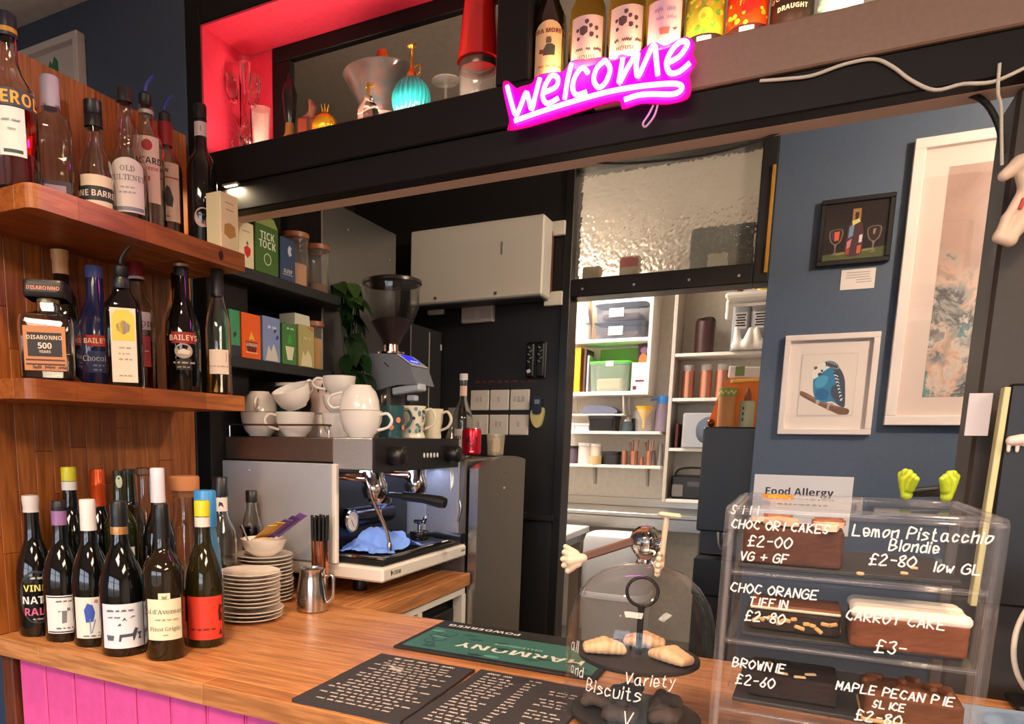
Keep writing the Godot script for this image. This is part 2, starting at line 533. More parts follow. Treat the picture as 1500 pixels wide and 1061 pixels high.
# ================= the room =================
func V(x: float, y: float, z: float) -> Vector3:
	return Vector3(x, y, z)
func build_room() -> void:
	var blue := rough_mat(C(70, 84, 105), 0.5, 3.0)
	var black := rough_mat(C(31, 29, 30), 0.45, 3.0)
	var cream := rough_mat(C(214, 203, 186), 0.8, 2.0)
	var white := rough_mat(C(222, 214, 202), 0.85, 1.5)
	struct("floor", span(V(-3.3, -0.1, -4.9), V(3.3, 0.0, 3.7)), rough_mat(C(96, 78, 64), 0.5, 2.0))
	struct("ceiling", span(V(-3.3, 2.71, -3.06), V(3.3, 2.8, 3.7)), white)
	struct("wall_left", span(V(-3.3, 0, -1.7), V(-3.2, 2.71, 3.7)), blue)
	struct("wall_right", span(V(3.2, 0, -1.7), V(3.3, 2.71, 3.7)), cream)
	var rear := MB.new()
	boxm(rear, V(-3.2, 0, 3.6), V(3.2, 0.5, 3.7)); boxm(rear, V(-3.2, 2.5, 3.6), V(3.2, 2.71, 3.7))
	for x in [[-3.2, -2.9], [-0.5, -0.2], [2.3, 3.2]]: boxm(rear, V(x[0], 0.5, 3.6), V(x[1], 2.5, 3.7))
	struct("wall_rear", rear.mesh(), cream)
	var k := 1
	for x in [[-2.9, -0.5], [-0.2, 2.3]]:
		var fr := MB.new()
		boxm(fr, V(x[0], 0.5, 3.62), V(x[1], 0.56, 3.68)); boxm(fr, V(x[0], 2.44, 3.62), V(x[1], 2.5, 3.68)); boxm(fr, V(x[0], 1.85, 3.62), V(x[1], 1.89, 3.68))
		for q in 4:
			var xx := lerpf(x[0] + 0.03, x[1] - 0.03, q / 3.0)
			boxm(fr, V(xx - 0.03, 0.56, 3.62), V(xx + 0.03, 2.44, 3.68))
		var w := struct("window_%d" % k, fr.mesh(), pm(C(235, 233, 228), 0.5))
		part(w, "pane", span(V(x[0] + 0.02, 0.53, 3.648), V(x[1] - 0.02, 2.47, 3.652), 0.0), pane(Color.WHITE, 0.03))
		k += 1
	# the wall that holds the bar opening
	struct("wall_bar", span(V(-3.2, 0, -1.7), V(-1.51, 2.71, -1.55)), blue)
	var bar_right := MB.new()
	boxm(bar_right, V(0.6, 0, -1.7), V(3.2, 2.71, -1.55))
	struct("wall_bar_right", bar_right.mesh(), blue)
	# behind the bar
	struct("wall_bar_left", span(V(-2.0, 0, -3.12), V(-1.9, 2.71, -1.7)), black)
	struct("wall_bar_pier", span(V(-1.9, 0, -2.14), V(-1.66, 2.71, -1.72)), black)
	var bk := MB.new()
	boxm(bk, V(-1.9, 0, -3.12), V(-0.9, 2.71, -3.0)); boxm(bk, V(-0.9, 2.575, -3.12), V(-0.155, 2.71, -3.0))
	struct("wall_back", bk.mesh(), black)
	struct("wall_back_right", span(V(-0.155, 0, -3.12), V(1.7, 2.71, -3.0)), blue)
	struct("wall_bar_end", span(V(1.6, 0, -3.0), V(1.7, 2.71, -1.7)), blue)
	# dado ledge and pilaster on the black wall beside the kitchen doorway
	struct("trim_1", span(V(-1.02, 0, -3.0), V(-0.9, 1.165, -2.965), 0.003), black)
	struct("trim_2", span(V(-1.9, 1.165, -3.0), V(-0.885, 1.195, -2.945), 0.004), black)
	# kitchen doorway: black posts and transom bar, textured glass above
	var fr := MB.new()
	boxm(fr, V(-0.905, 0, -3.1), V(-0.868, 2.575, -2.985), 0.003); boxm(fr, V(-0.205, 2.07, -3.1), V(-0.155, 2.575, -2.985), 0.003)
	boxm(fr, V(-0.868, 2.07, -3.1), V(-0.205, 2.14, -2.985), 0.004); boxm(fr, V(-0.868, 2.556, -3.1), V(-0.205, 2.575, -2.985), 0.002)
	var door := struct("door_1", fr.mesh(), pm(C(26, 25, 26), 0.35))
	var gl := StandardMaterial3D.new()
	gl.albedo_color = Color(0.93, 0.92, 0.9, 0.12); gl.roughness = 0.08
	gl.refraction_enabled = true; gl.refraction_scale = 0.05; gl.transparency = BaseMaterial3D.TRANSPARENCY_ALPHA
	part(door, "pane", hammered(0.663, 0.416), gl, V(-0.5365, 2.348, -3.04))
	for x in [-0.82, -0.62, -0.42, -0.25]: part(door, "screw", lathe(P2([0.005, 0, 0.005, 0.001, 0.0, 0.0016]), 10), pm(C(200, 200, 200), 0.3, 0.9), V(x, 2.1, -2.985), V(90, 0, 0))
	part(door, "brass_strip", span(V(-0.17, 2.1, -2.985), V(-0.158, 2.46, -2.972), 0.002), pm(C(205, 150, 60), 0.35, 0.7))
	# kitchen shell
	struct("wall_kitchen_back", span(V(-2.3, 0, -4.85), V(0.7, 2.7, -4.75)), white)
	struct("wall_kitchen_left", span(V(-2.3, 0, -4.75), V(-2.2, 2.7, -3.12)), white)
	struct("wall_kitchen_right", span(V(0.6, 0, -4.75), V(0.7, 2.7, -3.12)), white)
	struct("ceiling_kitchen", span(V(-2.3, 2.7, -4.85), V(0.7, 2.8, -3.06)), white)
	var jam := MB.new()
	boxm(jam, V(-2.3, 0, -3.16), V(-0.91, 2.7, -3.12)); boxm(jam, V(-0.15, 0, -3.16), V(0.7, 2.7, -3.12)); boxm(jam, V(-0.91, 2.58, -3.16), V(-0.15, 2.7, -3.12))
	struct("wall_kitchen_front", jam.mesh(), white)
func hammered(w: float, h: float) -> ArrayMesh:
	# a cast pane: dimpled front, flat back
	var m := MB.new()
	var nz := FastNoiseLite.new()
	nz.seed = 3; nz.noise_type = FastNoiseLite.TYPE_CELLULAR; nz.frequency = 75.0; nz.cellular_return_type = FastNoiseLite.RETURN_DISTANCE
	var nx := 150; var ny := 95
	var hgt := func(i: int, j: int) -> float:
		return nz.get_noise_2d(w * i / nx, h * j / ny * 0.8) * 0.006
	for j in ny + 1:
		for i in nx + 1:
			var d := Vector3(hgt.call(i - 1, j) - hgt.call(i + 1, j), hgt.call(i, j - 1) - hgt.call(i, j + 1), 2.0 * w / nx).normalized()
			m.vert(V(w * i / nx - w / 2, h * j / ny - h / 2, 0.002 + hgt.call(i, j)), d)
	for j in ny:
		for i in nx:
			var a := i + j * (nx + 1)
			m.quad(a, a + nx + 1, a + nx + 2, a + 1)
	m.poly([V(-w / 2, -h / 2, -0.003), V(w / 2, -h / 2, -0.003), V(w / 2, h / 2, -0.003), V(-w / 2, h / 2, -0.003)], V(0, 0, -1))
	return m.mesh()

func downlight(at: Vector3, energy: float, label: String) -> void:
	var t := thing("ceiling_downlight", label, "lamp", at, 0.0, "ceiling downlights")
	part(t, "rim", lathe(P2([0.036, 0.0, 0.036, -0.004, 0.05, -0.004, 0.05, 0.0]), 24), pm(C(230, 230, 230), 0.35, 0.6))
	part(t, "lens", lathe(P2([0.0, -0.0015, 0.036, -0.0015]), 24), glow(Color(1.0, 0.86, 0.68), 6.0))
	var l := SpotLight3D.new()
	l.name = "beam"
	l.light_color = Color(1.0, 0.84, 0.66)
	l.light_energy = energy; l.spot_angle = 62.0; l.spot_angle_attenuation = 0.6; l.spot_range = 12.0; l.spot_attenuation = 2.0; l.light_size = 0.04; l.shadow_enabled = true
	t.add_child(l)
	l.position = V(0, -0.012, 0)
	l.rotation_degrees.x = -90
func panel_light(at: Vector3, size: Vector2, col: Color, energy: float, label: String, face := 1.6) -> void:
	var t := thing("ceiling_panel_light", label, "lamp", at)
	part(t, "housing", box(V(size.x + 0.03, 0.03, size.y + 0.03), 0.003), pm(C(235, 235, 235), 0.5), V(0, -0.015, 0))
	part(t, "diffuser", box(V(size.x, 0.008, size.y), 0.002), glow(col, face), V(0, -0.034, 0))
	var l := AreaLight3D.new()
	l.name = "glow"
	l.light_color = col; l.light_energy = energy; l.area_size = size; l.area_range = 12.0; l.area_attenuation = 2.0; l.shadow_enabled = true
	t.add_child(l)
	l.position = V(0, -0.045, 0)
	l.rotation_degrees.x = -90
func build_lamps() -> void:
	downlight(V(-0.75, 2.71, -0.45), 1.4, "round recessed downlight above the wine bottles")
	downlight(V(0.35, 2.71, -0.45), 1.4, "round recessed downlight above the cake case")
	downlight(V(1.5, 2.71, 0.9), 2.2, "round recessed downlight out over the cafe floor")
	downlight(V(-1.3, 2.71, 1.2), 2.0, "round recessed downlight beside the shop window")
	panel_light(V(-1.42, 2.7, -4.0), Vector2(0.14, 1.3), Color(1.0, 0.96, 0.92), 4.2, "white strip light panel on the kitchen ceiling")
	added_globe_lamp(V(0.98, 2.71, -1.95), Color(1.0, 0.9, 0.78), 1.6, "added round glass fill lamp behind the bar, out of view")  # added unseen lamp that brightens the dim space behind the bar
	panel_light(V(-0.3, 2.71, 1.0), Vector2(1.2, 0.6), Color(1.0, 0.9, 0.78), 5.0, "added wide warm fill panel over the cafe floor, before the counter")  # added out of view for soft warm light on the counter
	panel_light(V(1.7, 2.71, 0.2), Vector2(0.6, 1.2), Color(1.0, 0.9, 0.78), 4.0, "added wide warm fill panel over the cafe floor, towards the pale wall")  # second added panel, also unseen, for the same front light
func added_globe_lamp(at: Vector3, col: Color, energy: float, label: String) -> void:
	var t := thing("added_ceiling_globe", label, "lamp", at)
	part(t, "mount", lathe(P2([0, -0.001, 0.05, -0.001, 0.05, -0.02, 0.02, -0.03, 0.012, -0.03, 0.012, -0.16]), 24), pm(C(210, 206, 200), 0.4, 0.5))
	part(t, "globe", lathe(P2([0, -0.28, 0.035, -0.272, 0.055, -0.25, 0.062, -0.22, 0.055, -0.19, 0.035, -0.168, 0, -0.16]), 28), glow(col, 2.5))
	var l := OmniLight3D.new()
	l.name = "glow"
	l.light_color = col; l.light_energy = energy; l.light_size = 0.06; l.omni_range = 12.0; l.omni_attenuation = 2.0; l.shadow_enabled = true
	t.add_child(l)
	l.position = V(0, -0.22, 0)

# ================= wood =================
var TONES := [[202, 139, 86], [210, 147, 92], [192, 129, 78], [206, 143, 90], [197, 135, 82]]
var SHELF_TONES := [[164, 93, 39], [174, 102, 45], [154, 85, 35], [168, 97, 42], [159, 90, 38]]
# staves laid side by side: 'along' is the grain axis, 'across' the row axis; region a..b
func staves(parent: Node, a: Vector3, b: Vector3, along: int, across: int, wide: float, longest: float, tones: Array, rough := 0.4, cut := []) -> void:
	var rows := int(round((b[across] - a[across]) / wide))
	var w := (b[across] - a[across]) / rows
	var gap := 0.0006
	for r in rows:
		var p := a[along]
		var first := true
		while p < b[along] - 0.001:
			var q := p + longest * (rng.randf_range(0.25, 1.0) if first else rng.randf_range(0.7, 1.15))
			first = false
			if b[along] - q < longest * 0.3: q = b[along]
			var lo := a; var hi := b
			lo[along] = p + gap * 0.5; hi[along] = q - gap * 0.5
			lo[across] = a[across] + w * r + gap * 0.5; hi[across] = a[across] + w * (r + 1) - gap * 0.5
			var t: Array = tones[rng.randi() % tones.size()]
			part(parent, "stave", box(hi - lo, 0.0012), wood(C(t[0], t[1], t[2]), along, rough), (lo + hi) * 0.5)
			p = q
func build_counter() -> void:
	var w := thing("wooden_worktop", "long oiled wooden worktop of glued staves on the pink bar counter", "worktop")
	staves(w, V(-1.5, 1.03, -1.54), V(1.4, 1.07, -0.91), 0, 2, 0.042, 0.62, TONES, 0.36)
	var s := thing("side_worktop", "short oiled wooden worktop under the coffee machine", "worktop")
	staves(s, V(-1.655, 1.03, -2.155), V(-0.915, 1.07, -1.542), 2, 0, 0.046, 0.7, TONES, 0.36)
	# pink boarded front
	var pink := rough_mat(C(240, 92, 164), 0.5, 2.0)
	var f := thing("bar_counter", "bright pink tongue and groove boarding under the wooden worktop", "bar counter")
	part(f, "carcass", span(V(-1.46, 0.001, -1.5), V(1.36, 1.029, -0.965)), pm(C(90, 30, 60), 0.7))
	var x := -1.455
	while x < 1.3:
		part(f, "board", box(V(0.083, 1.02, 0.02), 0.003), pink, V(x + 0.043, 0.518, -0.952))
		part(f, "bead", span(V(x + 0.0855, 0.01, -0.96), V(x + 0.0895, 1.026, -0.9455), 0.0015), pink)
		x += 0.0905
	part(f, "end_post", span(V(-1.5, 0.001, -1.5), V(-1.462, 1.029, -0.93), 0.003), wood(C(110, 58, 34), 1))
	# cabinet under the side worktop
	var c := thing("under_counter_cabinet", "white framed cabinet under the coffee machine worktop with dark openings", "cabinet")
	part(c, "carcass", span(V(-1.64, 0.001, -2.15), V(-0.99, 1.025, -1.56)), pm(C(38, 36, 36), 0.6))
	var wh := pm(C(226, 221, 212), 0.5)
	part(c, "rail", span(V(-0.965, 1.0, -2.15), V(-0.93, 1.028, -1.55), 0.002), wh)
	for z in [-2.145, -1.83, -1.56]: part(c, "stile", span(V(-0.965, 0.1, z - 0.014), V(-0.93, 0.999, z + 0.014), 0.002), wh)
	for z in [[-2.12, -1.85], [-1.81, -1.58]]: part(c, "crate", span(V(-0.985, 0.12, z[0]), V(-0.955, 0.955, z[1]), 0.004), pm(C(22, 22, 23), 0.5))

func build_shelves() -> void:
	# upright panel behind the shelves
	var p := thing("wooden_partition", "tall upright oiled wooden partition behind the bottle shelves", "partition")
	staves(p, V(-1.509, 1.0705, -1.515), V(-1.48, 2.275, -0.72), 1, 2, 0.044, 0.62, SHELF_TONES, 0.42)
	for s in [[1.563, 1.6, -0.858, -1.444, "lower"], [1.9, 1.942, -0.883, -1.455, "upper"]]:
		var t := thing("wooden_shelf", "thick oiled wooden shelf with a rounded front corner, the %s of the two holding spirits" % s[4], "shelf", Vector3.ZERO, 0.0, "wooden bottle shelves")
		var tones := SHELF_TONES
		staves(t, V(-1.479, s[0], s[3]), V(-1.285, s[1], s[2]), 2, 0, 0.048, 0.45, tones, 0.4)
		# front stave pieces, the first with the rounded corner
		var z: float = s[2]
		var first := true
		for ln in [0.1, 0.16, 0.19, 0.3]:
			var z1: float = maxf(z - ln, s[3])
			var tn: Array = tones[rng.randi() % tones.size()]
			var poly: Array
			if first:
				poly = P2([-1.2845, -z1 - 0.0003, -1.24, -z1 - 0.0003])
				for i in 6: poly.append(Vector2(-1.262 + 0.022 * cos(i * PI / 10), -z + 0.022 - 0.022 * sin(i * PI / 10)))
				poly.append(Vector2(-1.2845, -z))
			else:
				poly = P2([-1.2845, -z1 - 0.0003, -1.24, -z1 - 0.0003, -1.24, -z + 0.0003, -1.2845, -z + 0.0003])
			var m := prism(poly, s[0], s[1])
			part(t, "stave", MB.new().add(m, Transform3D(Basis(Vector3.RIGHT, -PI / 2), Vector3.ZERO)).mesh(), wood(C(tn[0], tn[1], tn[2]), 2, 0.4))
			z = z1
			first = false
			if z <= s[3] + 0.001: break
		if s[4] == "upper": part(t, "knot", lathe(P2([0.0085, 0, 0.0085, 0.0006, 0.0, 0.0008]), 14, 2.0, 1.3, 0.9), wood(C(58, 26, 12), 2), V(-1.2399, 1.921, -1.37), V(0, 0, -90))

func build_beam() -> void:
	var black := pm(C(20, 18, 19), 0.5, 0.0, 0.34)
	var pink := rough_mat(C(240, 58, 92), 0.6, 3.0)
	# lower beam with unpainted soffit behind, upper fascia proud of it
	var t := thing("bar_beam", "long black beam across the bar opening carrying the bottle ledge", "beam")
	part(t, "lower_board", span(V(-1.51, 2.083, -1.6), V(0.6, 2.152, -1.555), 0.003), black)
	part(t, "soffit", span(V(-1.45, 2.0832, -1.65), V(0.59, 2.151, -1.6005), 0.001), pm(C(226, 206, 194), 0.7))
	part(t, "fascia", span(V(-1.455, 2.153, -1.6), V(-0.42, 2.237, -1.548), 0.003), black)
	part(t, "fascia", span(V(-0.42, 2.153, -1.6), V(0.6, 2.237, -1.548), 0.003), rough_mat(C(152, 123, 108), 0.5, 4.0))  # taupe puts a bright reflection into this half of the black fascia
	part(t, "ledge", span(V(-1.455, 2.205, -1.74), V(0.6, 2.236, -1.601), 0.002), black)
	part(t, "post", span(V(-1.51, 2.153, -1.6), V(-1.457, 2.71, -1.55), 0.003), black)
	part(t, "divider", span(V(-0.633, 2.238, -1.72), V(-0.562, 2.548, -1.55), 0.003), black)
	part(t, "header", span(V(-1.456, 2.55, -1.73), V(0.6, 2.709, -1.55), 0.003), black)
	part(t, "rear_frame", span(V(-1.36, 2.507, -1.745), V(0.6, 2.549, -1.722), 0.002), black)
	part(t, "rear_frame", span(V(-1.36, 2.237, -1.745), V(-1.3, 2.506, -1.722), 0.002), black)
	# pink lining of the left niche
	part(t, "lining_side", span(V(-1.4565, 2.238, -1.745), V(-1.45, 2.549, -1.5515), 0.0005), pink)
	part(t, "lining_top", span(V(-1.4495, 2.544, -1.721), V(-0.634, 2.5495, -1.5515), 0.0005), pink)
	part(t, "lining_back", span(V(-1.4495, 2.238, -1.745), V(-1.361, 2.5435, -1.722), 0.0005), pink)
	# upright under the left end, shelf strip lamp
	struct("trim_5", span(V(-1.57, 0, -1.56), V(-1.5115, 2.27, -1.546), 0.002), black)
	struct("trim_3", span(V(-1.51, 0, -1.72), V(-1.457, 2.082, -1.552), 0.003), black)
	struct("trim_4", span(V(0.262, 0.0, -1.74), V(0.6, 2.08, -1.6), 0.006), rough_mat(C(62, 54, 48), 0.5, 3.0))
	# small strip lamps: one under the beam by the tea shelf, one in each niche
	strip_lamp(V(-1.36, 2.149, -1.546), 0.05, 180.0, Color(1.0, 0.9, 0.74), 0.08, "tiny warm lamp on the beam above the tall cream carton", 4.0)
	strip_lamp(V(-1.05, 2.2365, -1.578), 0.7, 0.0, Color(1.0, 0.86, 0.72), 0.15, "warm strip lamp lying along the front of the niche floor", 3.0)
	strip_lamp(V(-0.22, 2.2365, -1.572), 0.62, 0.0, Color(1.0, 0.84, 0.6), 0.1, "warm strip lamp lying on the ledge in front of the beers", 3.0)
func strip_lamp(at: Vector3, long: float, flip: float, col: Color, energy: float, label: String, face: float) -> void:
	# shines up, or down when flipped
	var t := thing("strip_lamp", label, "lamp", at)
	t.rotation_degrees.x = flip
	part(t, "channel", box(V(long, 0.005, 0.014), 0.001), pm(C(190, 190, 190), 0.4, 0.7), V(0, 0.0026, 0))
	part(t, "led_strip", box(V(long - 0.01, 0.002, 0.008), 0.0005), glow(col, face), V(0, 0.0062, 0))
	var l := AreaLight3D.new()
	l.name = "glow"
	l.light_color = col; l.light_energy = energy; l.area_size = Vector2(long - 0.01, 0.008); l.area_range = 8.0; l.area_attenuation = 2.0; l.shadow_enabled = true
	t.add_child(l)
	l.position = V(0, 0.0085, 0)
	l.rotation_degrees.x = 90

# ================= behind the bar =================
func build_back_bar() -> void:
	var steel := rough_mat(C(150, 148, 146), 0.32, 6.0, 0.9)
	var wh := pm(C(232, 226, 214), 0.45)
	# tall stainless cabinet standing behind the tea shelves
	var t := thing("steel_cabinet", "tall brushed stainless steel cabinet behind the tea shelves", "cabinet", V(-1.69, 0.0, -2.42))
	part(t, "body", box(V(0.38, 2.31, 0.52), 0.004), steel, V(0, 1.156, 0))
	for p in [V(0.1915, 2.24, 0.1), V(0.1915, 2.2, -0.2), V(0.1915, 2.1, -0.24)]: part(t, "rivet", lathe(P2([0.006, 0, 0.005, 0.002, 0, 0.003]), 10), pm(C(210, 210, 210), 0.3, 0.9), p, V(0, 0, -90))
	t = thing("dark_wall_unit", "dark grey glossy tall unit with a pale vertical seam in the corner", "cabinet", V(-1.665, 0.0, -2.84))
	part(t, "body", box(V(0.46, 1.965, 0.29), 0.003), pm(C(52, 51, 52), 0.3), V(0, 0.983, 0))
	part(t, "seam_strip", box(V(0.003, 0.8, 0.006), 0.0005), pm(C(190, 180, 170), 0.4), V(0.2318, 1.55, -0.02))
	part(t, "label_tag", box(V(0.003, 0.025, 0.012), 0.0005), wh, V(0.2318, 1.9, -0.135))
	# steel ice machine with curved top edge
	t = thing("ice_machine", "waist high stainless steel machine with a curved door beside the coffee machine", "machine", V(-1.195, 0, -2.395))
	part(t, "body", box(V(0.55, 1.435, 0.455), 0.006), steel, V(-0.025, 0.7185, 0))
	var prof := []
	for i in 13:
		var a := float(i) / 12.0
		prof.append(Vector2(lerpf(-0.225, 0.225, a), 1.39 + 0.055 * sin(a * PI * 0.62 + 0.35)))
	prof.append(Vector2(0.225, 0.4)); prof.append(Vector2(-0.225, 0.4))
	var door := prism(prof, 0.0, 0.03)
	var bs := Basis(Vector3.UP, PI / 2)
	part(t, "door", MB.new().add(door, Transform3D(bs, V(0.262, 0, 0))).mesh(), rough_mat(C(176, 170, 164), 0.3, 5.0, 0.95))
	part(t, "badge", box(V(0.002, 0.007, 0.014), 0.0005), pm(C(225, 225, 225), 0.4), V(0.2935, 1.335, -0.01))
	part(t, "badge", box(V(0.001, 0.004, 0.05), 0.0003), pm(C(90, 88, 86), 0.5), V(0.293, 1.385, -0.01))
	# white boiler on the black wall
	t = thing("wall_heater", "white metal boxed heater hung high on the black wall", "heater", V(-1.235, 2.21, -2.92))
	part(t, "cover", box(V(0.585, 0.3, 0.11), 0.006), wh, V(0, 0.005, 0.015))
	part(t, "core", box(V(0.5, 0.24, 0.03), 0.002), pm(C(120, 70, 55), 0.6), V(0.04, 0, -0.0555))
	for x in [-0.25, 0.28]:
		for y in [-0.13, 0.14]: part(t, "bracket", box(V(0.075, 0.055, 0.02), 0.003), wh, V(x + 0.02, y - 0.01, -0.062))
	part(t, "bottom_tray", box(V(0.57, 0.006, 0.1), 0.001), pm(C(70, 70, 72), 0.5), V(0, -0.149, 0.015))
	for x in [-0.17, 0.1]: part(t, "screw", lathe(P2([0.007, 0, 0.006, 0.003, 0, 0.004]), 10), pm(C(150, 120, 90), 0.4, 0.7), V(x, -0.125, 0.07), V(90, 0, 0))
	part(t, "rating_label", box(V(0.008, 0.05, 0.0008), 0.0002), pm(C(150, 148, 142), 0.6), V(0.12, 0.045, 0.0705))
	# double socket under the heater
	t = thing("wall_socket", "white double socket on the black wall under the heater", "socket", V(-1.265, 2.04, -2.9995))
	part(t, "plate", box(V(0.146, 0.086, 0.03), 0.004), pm(C(200, 186, 176), 0.5), V(0, 0, 0.015))
	for x in [-0.037, 0.037]:
		part(t, "outlet", box(V(0.05, 0.04, 0.002), 0.0008), pm(C(184, 170, 160), 0.5), V(x, -0.008, 0.0305))
		part(t, "rocker", box(V(0.012, 0.018, 0.004), 0.001), pm(C(205, 192, 182), 0.5), V(x + 0.02, 0.026, 0.0305))
	# six light switches
	var k := 0
	var gangs := [2, 1, 3, 1, 2, 1]
	var order := ["first of the upper row under the handwritten note", "middle one of the upper row of three", "upper one beside the yellow holder", "lower one behind the small glass", "middle one of the lower row of three", "lower one beside the yellow holder"]
	for r in 2:
		for c in 3:
			t = thing("light_switch", "white switch plate, " + order[k], "switch", V(-1.25 + c * 0.0915, 1.67 - r * 0.105, -2.9995), 0.0, "switch plates on the black wall")
			part(t, "plate", box(V(0.086, 0.086, 0.008), 0.003), pm(C(226, 214, 200), 0.4), V(0, 0, 0.004))
			for g in gangs[k]: part(t, "rocker", box(V(0.012, 0.022, 0.005), 0.001), pm(C(200, 190, 178), 0.4), V((g - (gangs[k] - 1) * 0.5) * 0.018, 0.004, 0.0085))
			for sx in [-0.03, 0.03]: part(t, "screw", lathe(P2([0.0025, 0, 0.002, 0.001]), 8), pm(C(120, 116, 110), 0.4, 0.6), V(sx, 0, 0.008), V(90, 0, 0))
			k += 1
	rng.seed = 5
	var note := solo("wall_writing", "red brown handwritten line on the black wall above the switches", "writing", scribble(0.25, 0.012, 0.0022), pm(C(120, 48, 44), 0.6), V(-1.15, 1.748, -2.998))
	note.name = "wall_writing"
	# remote holder, pen holder
	t = thing("remote_holder", "cream wall holder with a dark blue remote beside the switches", "remote", V(-0.985, 1.615, -2.9995))
	part(t, "pouch", MB.new().add(prism(smooth(P2([-0.024, 0.01, -0.022, -0.035, 0.0, -0.062, 0.02, -0.045, 0.026, 0.02]), 4, true), 0, 0.022)).mesh(), pm(C(220, 202, 130), 0.5))
	part(t, "remote", prism(rrect(0.04, 0.075, 0.015), 0.004, 0.026), pm(C(30, 40, 66), 0.35), V(0.001, 0.03, 0))
	part(t, "display", box(V(0.022, 0.018, 0.001), 0.0004), pm(C(130, 145, 150), 0.3), V(0.001, 0.045, 0.0265))
	t = thing("wall_holder", "black wall mounted holder with two ribbed columns above the switches", "holder", V(-1.0, 1.83, -2.9995))
	part(t, "plate", box(V(0.085, 0.15, 0.012), 0.004), pm(C(20, 20, 21), 0.4), V(0, 0, 0.006))
	for x in [-0.022, 0.022]:
		part(t, "column", box(V(0.034, 0.14, 0.02), 0.006), pm(C(16, 16, 17), 0.25), V(x, 0, 0.02))
		for y in 5: part(t, "rib", box(V(0.012, 0.004, 0.004), 0.001), pm(C(150, 148, 146), 0.4), V(x + (0.004 if y % 2 else -0.004), 0.05 - y * 0.014, 0.031), V(0, 0, 35 if y % 2 else -35))
	part(t, "sticker", box(V(0.016, 0.014, 0.001), 0.0003), pm(C(225, 225, 225), 0.5), V(-0.024, -0.045, 0.031), V(0, 0, 25))

